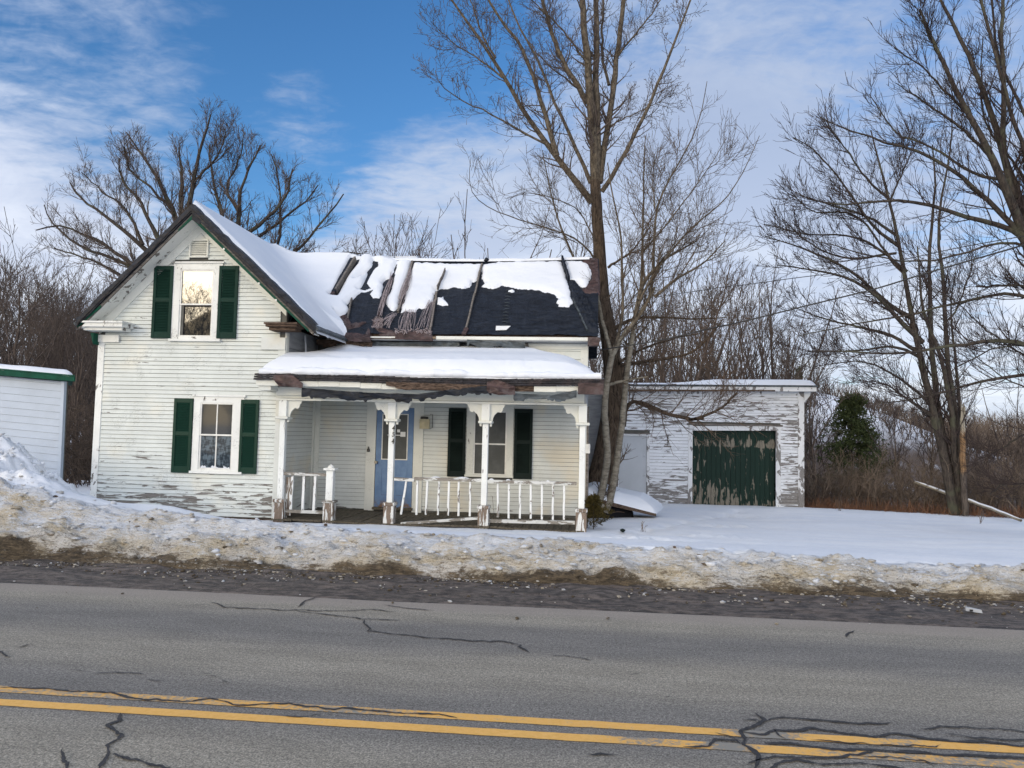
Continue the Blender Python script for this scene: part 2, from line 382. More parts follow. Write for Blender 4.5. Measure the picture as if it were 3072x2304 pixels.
def m_asphalt_():
    m, t, b, pos = mat('asphalt', .82, .25)
    f = t.noise(pos, 85, 3, .8); sp = t.noise(pos, 150, 2, .6); l = t.noise(t.scale(pos, (.25, 1, 1)), 1.3, 5, .6)
    y = t.xyz(pos)[1]
    band = t.math('ADD', t.math('SINE', t.math('MULTIPLY', y, 3.6)), t.math('MULTIPLY', t.math('SUBTRACT', l, .5), 2.2))
    c = t.mix(t.ramp(band, -1.0, 1.2), (.200, .188, .168), (.305, .278, .225))
    g2 = t.noise(pos, 34, 4, .75); bl = t.noise(t.scale(pos, (.5, 2, 1)), 2.2, 5, .65)
    c = t.mix(t.ramp(f, .36, .66), t.scale(c, (.50, .50, .50)), t.scale(c, (1.42, 1.42, 1.42)))
    c = t.mix(t.ramp(g2, .34, .66), t.scale(c, (.74, .74, .74)), t.scale(c, (1.22, 1.22, 1.22)))
    c = t.mix(t.ramp(bl, .35, .65), t.scale(c, (.90, .90, .90)), t.scale(c, (1.08, 1.08, 1.08)))
    c = t.mix(t.ramp(sp, .66, .74, 0, .8), c, (.34, .34, .34))
    edge = t.ramp(t.math('ADD', y, t.math('MULTIPLY', t.noise(t.scale(pos, (.4, 1, 1)), 2.0, 5, .6), .35)), 7.45, 7.75)
    c = t.mix(t.math('MULTIPLY', edge, .6), c, (.30, .26, .225))
    setcol(t, b, c); bump(t, b, t.math('ADD', f, g2), .6, .008); return m
m_asphalt = m_asphalt_()
def m_shoulder_():
    m, t, b, pos = mat('wet_gravel_shoulder', .6, .4)
    st = t.noise(t.scale(pos, (.7, 5, 5)), 2.2, 8, .7); f = t.noise(pos, 40, 6, .75)
    c = t.mix(t.ramp(st, .32, .66), (.040, .037, .034), (.13, .105, .088))
    c = t.mix(t.ramp(f, .35, .75, 0, .7), c, (.17, .150, .13))
    md = t.noise(t.scale(pos, (.8, 1.6, 1)), 8, 5, .75)
    c = t.mix(t.ramp(md, .38, .62), t.scale(c, (.38, .36, .34)), t.scale(c, (1.35, 1.3, 1.25)))
    ice = t.math('MULTIPLY', t.ramp(t.noise(t.scale(pos, (1.6, 12, 5)), 2.0, 7, .7), .60, .68), t.ramp(t.xyz(pos)[1], 8.1, 8.7))
    c = t.mix(t.math('MULTIPLY', ice, .7), c, (.33, .29, .27))
    setcol(t, b, c); bump(t, b, t.math('ADD', st, f), .8, .03); return m
m_shoulder = m_shoulder_()
def m_line_():
    m, t, b, pos = mat('yellow_line_paint', .7, .3)
    w = t.noise(pos, 26, 8, .8); l = t.noise(t.scale(pos, (.6, 2, 1)), 2.6, 4, .6)
    at = t.add('ShaderNodeAttribute'); at.attribute_name = 'wear'; wr = at.outputs['Fac']
    k = t.math('ADD', t.math('ADD', w, t.math('MULTIPLY', l, .38)), t.math('MULTIPLY', wr, .42))
    c = t.mix(t.ramp(k, .75, .95), t.mix(t.ramp(w, .3, .7), (.68, .37, .085), (.80, .47, .14)), (.25, .235, .20))
    setcol(t, b, c); bump(t, b, w, .3, .006); return m
m_line = m_line_()
m_crack = plain('tar_filled_crack', (.042, .041, .042), .75, .3, .35, 30, .5)

def bark(name, c1, c2, vs=(4, 4, .9), sc=6, bmp=.7, lich=None):
    m, t, b, pos = mat(name, .9, .15)
    n = t.noise(t.scale(pos, vs), sc, 7, .7, .5); g = t.noise(pos, 2.0, 3, .5)
    c = t.mix(t.ramp(n, .34, .64), c1, c2)
    if lich: c = t.mix(t.ramp(g, .5, .66, 0, .6), c, lich)
    setcol(t, b, c); bump(t, b, n, bmp, .03); return m
m_bark = bark('rough_brown_bark', (.024, .018, .013), (.115, .085, .060), (7, 7, 1.1), 4, 1.0)
m_bark_pop = bark('grey_tan_bark', (.040, .033, .025), (.145, .120, .088), (5, 5, 2.5), 3.5, .6)
m_bark_pale = bark('pale_smooth_bark', (.115, .10, .075), (.26, .235, .185), (2, 2, 5), 3.0, .25)
m_twig = bark('twig_bark', (.075, .050, .036), (.15, .108, .076), (3, 3, 3), 3, .1)
m_twig_pale = bark('pale_twig_bark', (.060, .044, .032), (.125, .096, .070), (3, 3, 3), 3, .1)
m_bark_dark = bark('dark_bark', (.022, .019, .018), (.072, .060, .050), (5, 5, 1.5), 4, .7, (.085, .09, .06))
m_twig_dark = bark('dark_twig_bark', (.025, .019, .019), (.060, .046, .042), (3, 3, 3), 3, .1)
m_woods = bark('woodland_bark', (.045, .034, .028), (.115, .090, .072), (3, 3, 1.5), 2, .3)
m_wtwig = bark('woodland_twigs', (.055, .043, .037), (.125, .100, .085), (2, 2, 2), 2, .1)
m_brush = bark('brush_stems', (.075, .056, .042), (.205, .160, .122), (1, 1, .6), 1.3, .1)
m_redgrass = bark('dead_red_grass', (.10, .045, .028), (.22, .12, .07), (1, 1, 1), 2, .1)
m_spruce = bark('evergreen_needles', (.022, .034, .015), (.080, .100, .040), (3, 3, 3), 3, .2)
m_bushm = bark('low_evergreen_needles', (.035, .032, .010), (.115, .085, .025), (4, 4, 4), 4, .2)
m_freshwood = bark('split_orange_wood', (.15, .10, .06), (.34, .24, .15), (6, 6, .8), 4, .6, (.23, .21, .18))
def m_snag_():
    m, t, b, pos = mat('snag_wood', .9, .15)
    n = t.noise(t.scale(pos, (7, 7, 1)), 4, 6, .7); z = t.math('ADD', t.xyz(pos)[2], t.math('MULTIPLY', n, .5))
    c = t.mix(t.ramp(n, .35, .65), (.12, .07, .035), (.26, .165, .09))
    c = t.mix(t.ramp(z, 2.15, 2.35), c, t.mix(t.ramp(n, .35, .65), (.16, .14, .11), (.38, .35, .28)))
    c = t.mix(t.ramp(z, 1.25, 1.05), c, t.mix(t.ramp(n, .35, .65), (.04, .033, .028), (.12, .10, .085)))
    setcol(t, b, c); bump(t, b, n, .7, .03); return m
m_snag = m_snag_()
# ---------------------------------------------------------------- ground
def crest(X): return np.interp(X, [-16, -12, -10.5, -9.2, -8.2, -7, -5.5, -4, 0, 3, 6, 12, 60], [.9, .85, .84, .80, .70, .60, .485, .41, .36, .29, .22, .2, .2])
def yard(X, Yv):
    z = np.interp(Yv, [9, 13.5, 24, 30, 45, 75, 600], [.24, 0.0, -.37, -.9, -1.8, -2.2, -2.2])
    far = sstep(Yv, 40, 75)*sstep(Yv, 190, 120)
    hill = 9.6*np.exp(-((X-21)/17)**2-((Yv-92)/26)**2)
    hill2 = 4.6*sstep(X, 34, 56)*np.exp(-((Yv-135)/45)**2)
    hill3 = 6.0*sstep(X, 10, -40)*sstep(Yv, 50, 120)
    return z+far*0+hill+hill2*sstep(Yv, 60, 100)+hill3
def ground_z(X, Yv, rough=True):
    X = np.asarray(X, float); Yv = np.asarray(Yv, float)
    lump = fbm(X*.8, X*0+3, 3, 5)
    y0 = 8.96+(lump-.5)*.28; w = np.interp(X, [-12, -8, -3, 4], [1.05, .95, .80, .62])*(.8+.4*fbm(X*1.3, X*0, 2, 9))
    s = np.clip((Yv-y0)/w, 0, 1); prof = s**.62*(1-.10*np.sin(s*3.14))
    h = crest(X)*(.86+.28*fbm(X*.55, Yv*.25, 3, 21))
    zy = yard(X, Yv)
    back = np.exp(-(np.clip(Yv-y0-w, 0, None)/1.7)**2)
    z = np.where(Yv < y0+w, prof*h, zy+(h-zy)*back)
    hp = sstep(X, -8.15, -9.75)*np.exp(-np.abs((Yv-11.7)/1.05)**2.4)          # ploughed heap at the left
    z += .90*hp+.16*np.exp(-((X+7.9)/.9)**2-((Yv-10.3)/.45)**2)+.10*np.exp(-((X+6.3)/.6)**2-((Yv-10.9)/.4)**2)
    z += .35*np.exp(-((X+12.0)/1.5)**2-((Yv-11.6)/1.5)**2)
    z += .36*np.exp(-((X+10.2)/1.5)**2)*sstep(Yv, 11.5, 13.9)*sstep(Yv, 18, 15)
    z += .13*np.exp(-((X+7.7)/.75)**2-((Yv-11.5)/.9)**2)
    z += .11*(fbm(X*.38, Yv*.45, 3, 40)-.5)*sstep(Yv, 10, 13)*sstep(X, -.5, 1.0)+.03*(fbm(X*.9, Yv*1.6, 4, 44)-.5)*sstep(Yv, 10, 12)
    if rough:
        env = sstep(Yv, y0-.02, y0+.12)*(1-.93*sstep(Yv, y0+w*.9, y0+w*1.5))
        left = sstep(X, -7.0, -8.4)*sstep(Yv, 13.3, 12.5)
        env = np.maximum(env, .95*left)
        z += env*(.17*(ridge(X*1.1, Yv*2.3, 5, 3)-.55)+.20*(fbm(X*3.6, Yv*6, 5, 8, .62)-.5)+.09*(ridge(X*7, Yv*11, 3, 33)-.5))
        z += left*(.36*(ridge(X*1.5, Yv*1.9, 5, 53)-.55)+.22*(ridge(X*4.2, Yv*5, 4, 57)-.5))
        z += .012*(fbm(X*2.2, Yv*2.2, 4, 61)-.5)
    # under the road and shoulder
    z = np.where(Yv < y0-.02, -.03, z)
    return z
def dirt_f(X, Yv):
    lump = fbm(X*.8, X*0+3, 3, 5); y0 = 8.96+(lump-.5)*.28
    w = np.interp(X, [-12, -8, -3, 4], [1.05, .95, .80, .62])*(.8+.4*fbm(X*1.3, X*0, 2, 9))
    top = np.interp(X, [-12, -9, -6, -2, 2, 6], [1.10, 1.12, 1.12, 1.14, 1.12, 1.12])
    s = (Yv-y0)/w
    d = (.14+.22*fbm(X*.5, Yv*2, 3, 88))*sstep(s, .85, .1)+.60*sstep(s+(fbm(X*2.5, Yv*3, 4, 83)-.5)*.35, .15, -.03)+.42*sstep(s, top+.15, top-.2)*(.55+.9*fbm(X*.8, Yv*2.5, 4, 77))
    d = np.maximum(d, .85*sstep(X, -6.2, -8.6)*sstep(s, 1.05, .55)*(.5+.9*fbm(X*1.2, Yv*1.6, 4, 71)))
    d = np.maximum(d, .30*np.exp(-((s-1.05)/.13)**2)*sstep(fbm(X*.9, Yv*.5, 3, 13), .4, .62))
    d = np.maximum(d, .36*np.exp(-((X+9.6)/1.6)**2-((Yv-11.2)/1.3)**2)*sstep(fbm(X*1.6, Yv*1.6, 3, 91), .42, .65))
    return np.clip(d, 0, 1)
def soil_f(X, Yv):
    """bare leaf litter where the snow ends at the edge of the brush"""
    edge = np.interp(X, [6.3, 12, 40], [24.2, 21.5, 19.5])
    a = sstep(Yv-edge+(fbm(X*.8, Yv*.8, 3, 15)-.5)*1.6, -.2, .5)*sstep(X, 5.8, 6.6)*sstep(Yv, 76, 62)
    b = sstep(X, 40, 58)*sstep(Yv, 55, 70)*.85
    pale = sstep(fbm(X*.9, Yv*.9, 3, 19), .68, .75)
    return np.clip(np.maximum(a*(1-.7*pale), b), 0, 1)
xs = np.concatenate([np.linspace(-400, -60, 18)[:-1], np.linspace(-60, -13.5, 60)[:-1], np.arange(-13.5, 10, .041), np.linspace(10, 60, 90), np.linspace(60, 400, 20)[1:]])
ys = np.concatenate([np.array([8.5, 8.7]), np.arange(8.76, 10.7, .034), np.arange(10.7, 12.7, .05), np.arange(12.7, 14, .1), np.linspace(14, 30, 90), np.linspace(30, 200, 60)[1:], np.linspace(200, 1500, 12)[1:]])
GX, GY = np.meshgrid(xs, ys); GZ = ground_z(GX, GY)
# a few shallow footprints crossing the yard
for k in range(16):
    fx, fy = 3.9-.24*k+.12*(k % 2), 21.5-.55*k
    GZ -= .09*np.exp(-((GX-fx)/.15)**2-((GY-fy)/.19)**2)
for (sx_, sy_, wx, wy) in ((2200, 1542, .9, .8), (2160, 1590, .8, .5), (2060, 1635, 1.0, .4), (1900, 1660, 1.3, .35)):
    c_ = PZ(sx_, sy_, -.2); GZ -= .20*np.exp(-((GX-c_[0])/wx)**2-((GY-c_[1])/wy)**2)*(ridge(GX*2.2, GY*2.2, 3, 71)-.45)
nx, ny = len(xs), len(ys)
idx = np.arange(nx*ny).reshape(ny, nx)
Fq = np.stack([idx[:-1, :-1], idx[:-1, 1:], idx[1:, 1:], idx[1:, :-1]], -1).reshape(-1, 4)
g = npobj('snowy_ground', np.stack([GX, GY, GZ], -1).reshape(-1, 3), Fq, m_ground, smooth=True, kind='structure')
for nm, fn in (('dirt', dirt_f), ('soil', soil_f)):
    at = g.data.attributes.new(nm, 'FLOAT', 'POINT'); at.data.foreach_set('value', fn(GX, GY).astype(np.float32).ravel())
def sheet(name, x0, x1, y0, y1, z, m, nx=2, ny=2):
    xx, yy = np.meshgrid(np.linspace(x0, x1, nx), np.linspace(y0, y1, ny)); ii = np.arange(nx*ny).reshape(ny, nx)
    F_ = np.stack([ii[:-1, :-1], ii[:-1, 1:], ii[1:, 1:], ii[1:, :-1]], -1).reshape(-1, 4)
    return npobj(name, np.stack([xx, yy, xx*0+z], -1).reshape(-1, 3), F_, m, kind='structure')
sheet('earth_base', -1500, 1500, -1500, 8.6, -.25, m_snow)
sheet('road', -400, 400, 1.0, 7.75, 0.0, m_asphalt)
# shoulder of wet grit, slightly uneven
sx = np.concatenate([np.linspace(-200, -14, 30)[:-1], np.arange(-14, 12, .08), np.linspace(12, 200, 30)])
sy = np.linspace(7.55, 9.35, 36); SX, SY = np.meshgrid(sx, sy)
wob = .22*(fbm(SX*.35, SX*0, 3, 2)-.5)
SZ = .006+.10*(fbm(SX*1.9, SY*4.5, 5, 14, .6)-.42)*sstep(SY, 7.75, 8.3)-.02*sstep(7.80-SY+wob, .0, .12)
ii = np.arange(SX.size).reshape(SX.shape)
npobj('road_shoulder', np.stack([SX, SY, SZ], -1).reshape(-1, 3), np.stack([ii[:-1, :-1], ii[:-1, 1:], ii[1:, 1:], ii[1:, :-1]], -1).reshape(-1, 4), m_shoulder, smooth=True, kind='structure')
# other side of the road (behind the camera)
ox = np.linspace(-120, 120, 160); oy = np.linspace(-160, 1.1, 90); OX, OY = np.meshgrid(ox, oy)
OZ = .45*sstep(OY, .8, -.4)*(.7+.6*fbm(OX*.7, OY*.7, 3, 55))*sstep(OY, -5, -1.5)+.05+.6*sstep(OY, -4, -40)-.12*sstep(OY, .7, 1.1)
ii = np.arange(OX.size).reshape(OX.shape)
npobj('far_verge', np.stack([OX, OY, OZ], -1).reshape(-1, 3), np.stack([ii[:-1, :-1], ii[:-1, 1:], ii[1:, 1:], ii[1:, :-1]], -1).reshape(-1, 4), m_snow, smooth=True, kind='structure')

# painted centre lines: two ribbons 4 mm above the asphalt, edges a little ragged
def road_line(pa, pb, wdt, wear_fn, label):
    a, b = PZ(*pa, 0), PZ(*pb, 0); k = (b[1]-a[1])/(b[0]-a[0])
    x = np.arange(-45, 45, .07); yc = a[1]+(x-a[0])*k
    rag = .008*(vnoise(x*16, x*0, 4)-.5); rag2 = .008*(vnoise(x*16, x*0+9, 6)-.5)
    t = np.array([0, .25, .5, .75, 1.0])
    yy = (yc-wdt/2+rag)[:, None]*(1-t)+(yc+wdt/2+rag2)[:, None]*t
    V = np.stack([np.repeat(x[:, None], 5, 1), yy, np.full_like(yy, .004)], -1).reshape(-1, 3)
    ii = np.arange(len(x)*5).reshape(-1, 5)
    o = npobj('centre_line', V, np.stack([ii[:-1, :-1], ii[1:, :-1], ii[1:, 1:], ii[:-1, 1:]], -1).reshape(-1, 4), m_line, kind='structure')
    at = o.data.attributes.new('wear', 'FLOAT', 'POINT'); at.data.foreach_set('value', wear_fn(V[:, 0], V[:, 1]).astype(np.float32)); return o
def wear_a(x, y): return .35*sstep(x, -.2, -1.6)+.9*np.exp(-((x-1.02)/.22)**2)+.45*sstep(x, 1.3, 1.9)*sstep(x, 2.0, 1.8)
def wear_b(x, y): return .75*np.exp(-((x-.78)/.13)**2)+.45*np.exp(-((x-.3)/.22)**2)+.45*sstep(x, 1.0, 1.6)
road_line((0, 2068), (3072, 2252), .105, wear_a, '')
road_line((0, 2108), (3072, 2296), .105, wear_b, '')
# cracks, traced in photo pixels on the road surface
def crack(pts, off, w=.012, name='road_crack'):
    P = np.array([PZ(off[0]+x*.4846, off[1]+y*.4846, 0) for x, y in pts])
    seg = np.linalg.norm(np.diff(P, axis=0), axis=1); L = np.concatenate([[0], np.cumsum(seg)]); n = max(8, int(L[-1]/.014))
    t = np.linspace(0, L[-1], n); x = np.interp(t, L, P[:, 0]); y = np.interp(t, L, P[:, 1])
    sd = random.randint(0, 999)
    x = x+.03*(fbm(t*6, t*0, 3, sd)-.5); y = y+.07*(fbm(t*7, t*0+4, 4, sd+7, .7)-.5)
    tx, ty = np.gradient(x), np.gradient(y); nn = np.hypot(tx, ty)+1e-9; tx, ty = -ty/nn, tx/nn
    ww = w*(.25+1.0*fbm(t*9, t*0+2, 3, sd+3)+.55*(vnoise(t*38, t*0, sd+4)-.3))*np.clip(np.minimum(t, L[-1]-t)/.08+.15, .15, 1)
    V = np.concatenate([np.stack([x-tx*ww, y-ty*ww, np.full(n, .008)], -1), np.stack([x+tx*ww, y+ty*ww, np.full(n, .008)], -1)])
    i = np.arange(n-1); return V, np.stack([i, i+1, i+1+n, i+n], -1)
Aof, Bof, Cof = (0, 1500), (1024, 1500), (2048, 1500)
CR = [([(1300, 635), (1400, 665), (1650, 680), (1800, 685), (2113, 690), (2300, 680), (2453, 695)], Aof, .010), ([(1160, 657), (1290, 652)], Aof, .006), ([(1850, 665), (1890, 625), (1960, 605)], Aof, .012),
 ([(1830, 690), (2000, 710), (2113, 722), (2263, 740), (2473, 752)], Aof, .009), ([(150, 745), (140, 765), (180, 800), (165, 815), (320, 830), (500, 855), (640, 858), (850, 880), (1000, 880), (1120, 905), (1100, 915), (1160, 950)], Bof, .011),
 ([(250, 652), (420, 675), (560, 687)], Bof, .009), ([(1280, 965), (1400, 970), (1560, 1000)], Bof, .007), ([(540, 757), (630, 762)], Bof, .005),
 ([(0, 1165), (350, 1180), (680, 1200), (880, 1240), (980, 1235), (1110, 1258), (1290, 1240), (1450, 1275), (1700, 1265), (1850, 1280), (2050, 1310), (2113, 1298), (2313, 1310), (2563, 1330), (2713, 1335), (2833, 1360)], Aof, .011),
 ([(760, 1320), (740, 1375), (660, 1400), (690, 1440), (735, 1470), (700, 1500), (650, 1530), (665, 1570), (640, 1620), (590, 1690)], Aof, .013), ([(690, 1575), (800, 1600), (1000, 1655), (1100, 1700)], Aof, .014), ([(370, 1550), (385, 1620), (430, 1680)], Aof, .010),
 ([(-80, 930), (0, 945), (70, 975)], Aof, .012), ([(90, 925), (195, 895)], Aof, .008), ([(430, 1055), (520, 1070)], Aof, .006), ([(560, 1085), (700, 1075), (910, 1085)], Aof, .007), ([(890, 1115), (1030, 1130)], Aof, .006), ([(1230, 1078), (1310, 1080)], Aof, .007), ([(1300, 1090), (1370, 1100)], Aof, .007), ([(1370, 1125), (1410, 1140)], Aof, .007), ([(1720, 1345), (1860, 1348), (1990, 1335)], Aof, .006),
 ([(440, 1325), (500, 1365), (460, 1400), (360, 1440), (380, 1480), (370, 1510), (420, 1550), (470, 1600), (440, 1690)], Cof, .017), ([(510, 1370), (640, 1355), (900, 1375), (1100, 1390), (1300, 1385)], Cof, .012),
 ([(360, 1440), (520, 1470), (540, 1440), (800, 1415), (1000, 1450), (1180, 1465), (1350, 1450), (1500, 1475), (1650, 1500), (1900, 1510), (2200, 1540)], Cof, .014),
 ([(500, 1500), (700, 1520), (950, 1550), (1200, 1560), (1400, 1570), (1700, 1590), (2200, 1605)], Cof, .017), ([(400, 1640), (460, 1620), (600, 1600), (850, 1605), (1100, 1590), (1200, 1560)], Cof, .010),
 ([(500, 1690), (700, 1610), (850, 1640), (1100, 1630), (1300, 1659), (1500, 1720)], Cof, .013), ([(1480, 1425), (1700, 1412), (1900, 1415), (2200, 1460)], Cof, .009), ([(1620, 1450), (1800, 1475), (2200, 1505)], Cof, .009),
 ([(0, 1535), (160, 1525), (200, 1490), (330, 1495), (360, 1520)], Cof, .010), ([(200, 1450), (330, 1480), (360, 1470)], Cof, .009), ([(1010, 855), (1020, 835), (1060, 812)], Cof, .010), ([(1520, 1578), (1600, 1575), (1720, 1585)], Bof, .012), ([(685, 1012), (715, 1010)], Bof, .012), ([(1770, 1085), (1860, 1077)], Bof, .009), ([(2010, 1232), (2050, 1225)], Bof, .010),
 ([(800, 1490), (900, 1500), (1150, 1520), (1400, 1530), (1560, 1540), (1600, 1520)], Cof, .007), ([(350, 1355), (420, 1365), (500, 1372)], Cof, .007), ([(2040, 1070), (2113, 1072)], Cof, .008), ([(1120, 1600), (1300, 1595), (1500, 1620), (1600, 1659)], Cof, .009), ([(560, 1420), (600, 1470), (640, 1490)], Cof, .007)]
for c in CR:
    V, Fc = crack(*c); npobj('road_crack', V, Fc, m_crack, kind='structure')

# broken lumps of ploughed snow and grit along the bank and on the shoulder
def lumps(name, n, xr, yfn, rmin, rmax, dirt, seed, label, cat, flat=.65, pw=2.2):
    rg = np.random.default_rng(seed); x = rg.uniform(xr[0], xr[1], n); y = yfn(rg, x, n); r = rmin+(rmax-rmin)*rg.random(n)**pw
    z = np.maximum(ground_z(x, y), .012)
    ph = (1+5**.5)/2; ico = np.array([(-1, ph, 0), (1, ph, 0), (-1, -ph, 0), (1, -ph, 0), (0, -1, ph), (0, 1, ph), (0, -1, -ph), (0, 1, -ph), (ph, 0, -1), (ph, 0, 1), (-ph, 0, -1), (-ph, 0, 1)])/1.9
    fc = np.array([(0, 11, 5), (0, 5, 1), (0, 1, 7), (0, 7, 10), (0, 10, 11), (1, 5, 9), (5, 11, 4), (11, 10, 2), (10, 7, 6), (7, 1, 8), (3, 9, 4), (3, 4, 2), (3, 2, 6), (3, 6, 8), (3, 8, 9), (4, 9, 5), (2, 4, 11), (6, 2, 10), (8, 6, 7), (9, 8, 1)])
    V = ico[None]*(r[:, None, None]*rg.uniform(.6, 1.35, (n, 12, 1)))*rg.uniform(.7, 1.4, (n, 1, 3))*np.array([1.15, 1, flat]); V += np.stack([x, y, z+r*flat*.3], -1)[:, None]
    F_ = fc[None]+(np.arange(n)*12)[:, None, None]
    o = npobj(name, V.reshape(-1, 3), F_.reshape(-1, 3), m_ground, label=label, cat=cat, kind='stuff')
    dv = np.repeat(dirt(rg, n), 12).astype(np.float32)
    at = o.data.attributes.new('dirt', 'FLOAT', 'POINT'); at.data.foreach_set('value', dv)
    at = o.data.attributes.new('soil', 'FLOAT', 'POINT'); at.data.foreach_set('value', dv*0)
lumps('snow_chunks', 1900, (-12, 8), lambda g_, x, n: 9.03+g_.beta(1.5, 2.0, n)*np.interp(x, [-12, -8, 0, 8], [1.5, 1.3, .9, .7]), .006, .050, lambda g_, n: g_.choice([.15, .35, .45, .6, .8], n, p=[.15, .35, .25, .15, .1]), 3, 'broken icy chunks of dirty snow along the ploughed bank', 'snow chunks', .5, 4.0)
lumps('heap_chunks', 600, (-11.5, -8.2), lambda g_, x, n: g_.uniform(10.6, 12.3, n), .010, .055, lambda g_, n: g_.choice([.0, .1, .3], n), 5, 'loose snow blocks on the ploughed heap in front of the shed', 'snow chunks', .55)
lumps('grit', 3800, (-12, 8), lambda g_, x, n: 8.98-g_.gamma(1.3, .22, n), .004, .022, lambda g_, n: g_.choice([.35, .6, .9, 1.0], n, p=[.06, .2, .3, .44]), 8, 'dark grit and crumbs of dirty ice lying on the shoulder', 'grit', .6, 3.0)
# ================================================================ the farmhouse
YG, YW, YP = 13.9, 15.6, 13.7          # gable front, wing front wall, porch front line
GXL, GXR = -9.53, -5.80                # gable section left and right walls
WXR = -.15                             # right end of the wing
house = thing('farmhouse', (-5.0, 15.0, 0.0), 'derelict white clapboard farmhouse with green shutters, a porch and torn black tarp on its roof', 'house')
Z1 = (200, 600, .3617); Z2 = (200, 1100, .3617); Z3 = (760, 700, .4973); Z4 = (780, 1100, .3255); Z5 = (1250, 1120, .3135); Z8 = (1500, 900, .42194); ZD = (1100, 1180, .241)
def S(z, x, y): return z[0]+x*z[2], z[1]+y*z[2]
def R4(z, x0, y0, x1, y1, Yv): a = S(z, x0, y0); b = S(z, x1, y1); return RECT(a[0], a[1], b[0], b[1], Yv)
# gable outline
RY = 13.52
pk = PY(*S(Z1, 1045, 78), RY); lt = PY(*S(Z1, 100, 1015), RY); rt = PY(*S(Z1, 2050, 1060), RY)
PKX, PKZ = pk[0], pk[2]
def rake_z(x, drop=0.0):     # underside line of the rake
    return PKZ-drop-(abs(x-PKX))*((PKZ-lt[2])/(PKX-lt[0]) if x < PKX else (PKZ-rt[2])/(rt[0]-PKX))
KL, KR = (PKZ-lt[2])/(PKX-lt[0]), (PKZ-rt[2])/(rt[0]-PKX)
gwall = MB().prism([(GXL, -.4), (GXR, -.4), (GXR, rake_z(GXR, .16)), (PKX, PKZ-.16), (GXL, rake_z(GXL, .16))], YG+.012, YG+.10).build('gable_wall', m_backing, house)
# openings on the gable face: (x0,x1,z0,z1) kept free of clapboards
upw = R4(Z1, 882, 515, 1290, 1172, YG); low = R4(Z2, 1052, 232, 1468, 885, YG); vent = R4(Z1, 1025, 330, 1183, 480, YG)
def clap_row(x0, x1, z0, z1, Yf, holes, wob=0.0):
    """board pieces of one course left between the holes"""
    cuts = [(x0, x1)]
    for h in holes:
        if z1 > h[2]+.012 and z0 < h[3]-.012:
            nc = []
            for a, b in cuts:
                if h[1] <= a or h[0] >= b: nc.append((a, b)); continue
                if h[0] > a+.03: nc.append((a, h[0]))
                if h[1] < b-.03: nc.append((h[1], b))
            cuts = nc
    return cuts
NCLAP = [0]
def clap(parent, xa, xb, z0, pitch, Yf, m, xb_top=None, xa_top=None, gap=.0065, butt=.019, top=.005):
    """one lapped board, butt edge proud"""
    j = random.uniform(-.0018, .0018); j2 = random.uniform(-.0018, .0018)
    b0 = butt+random.uniform(-.003, .004)
    xa2 = xa if xa_top is None else xa_top; xb2 = xb if xb_top is None else xb_top
    zb = z0+gap+j; zc = z0+gap+j2; zt = z0+pitch  # shadow line under each board put into the shape: a gap showing dark backing
    NCLAP[0] += 1
    MB().hexa([(xa, Yf-b0, zb), (xb, Yf-b0, zc), (xb, Yf+.005, zc), (xa, Yf+.005, zb), (xa2, Yf-top, zt), (xb2, Yf-top, zt), (xb2, Yf+.005, zt), (xa2, Yf+.005, zt)]).build('clapboard', m, parent)
PIT = .0785
nrow = int((PKZ-.2)/PIT)+1
for i in range(nrow):
    z0 = .02+i*PIT; z1 = z0+PIT
    xl = GXL+.11; xr = GXR-.11
    def lim(z): return PKX-(PKZ-.27-z)/KL, PKX+(PKZ-.27-z)/KR
    a0, b0 = lim(z0); a1, b1 = lim(z1)
    if b0-a0 < .06: break
    ca, cb, ta, tb = max(xl, a0), min(xr, b0), max(xl, a1), min(xr, b1)
    if tb-ta < .02: ta = tb = (ta+tb)/2
    cuts = clap_row(ca, cb, z0, z1, YG, [upw, low, vent])
    for a, b in cuts:
        clap(gwall, a, b, z0, PIT, YG, m_clap, xb_top=tb if b == cb else None, xa_top=ta if a == ca else None)
# frieze boards following the rake, corner boards, plinth
fr = MB()
for s, k, xe in ((-1, KL, GXL-.005), (1, KR, GXR+.005)):
    zA = PKZ-.14; zi = .165
    p = [(PKX, zA), (PKX, zA-zi*1.3), (xe, zA-zi*1.3-k*abs(xe-PKX)), (xe, zA-k*abs(xe-PKX))]
    fr = MB().prism(p, YG-.03, YG+.008); fr.build('rake_board', m_trim_clean, house)
zcor = 3.40
MB().box(GXL-.015, GXL+.115, YG-.028, YG+.01, -.3, zcor).build('corner_board', m_trim, house)
MB().box(GXR-.125, GXR+.018, YG-.028, YG+.01, -.2, zcor).build('corner_board', m_clap_porch, house)
MB().box(GXL+.1, GXR, YG-.05, YG-.02, -.14, .015).build('sill_board', m_rotten, house)
# body of the gable section: left and right and rear walls
for args, nm in (((GXL, GXL+.08, YG+.1, 19.6, -.4, 3.5), 'side_wall'), ((GXL, GXR, 19.6, 19.7, -.4, 3.5), 'rear_wall')):
    MB().box(*args).build(nm, m_clap, house)
MB().prism([(GXL, 3.3), (GXR, 3.3), (PKX, PKZ-.25)], 19.6, 19.7).build('rear_gable', m_clap, house)
sw = MB().box(GXR-.09, GXR-.012, YG+.1, 19.6, -.4, 3.62).build('side_wall', m_backing, house)
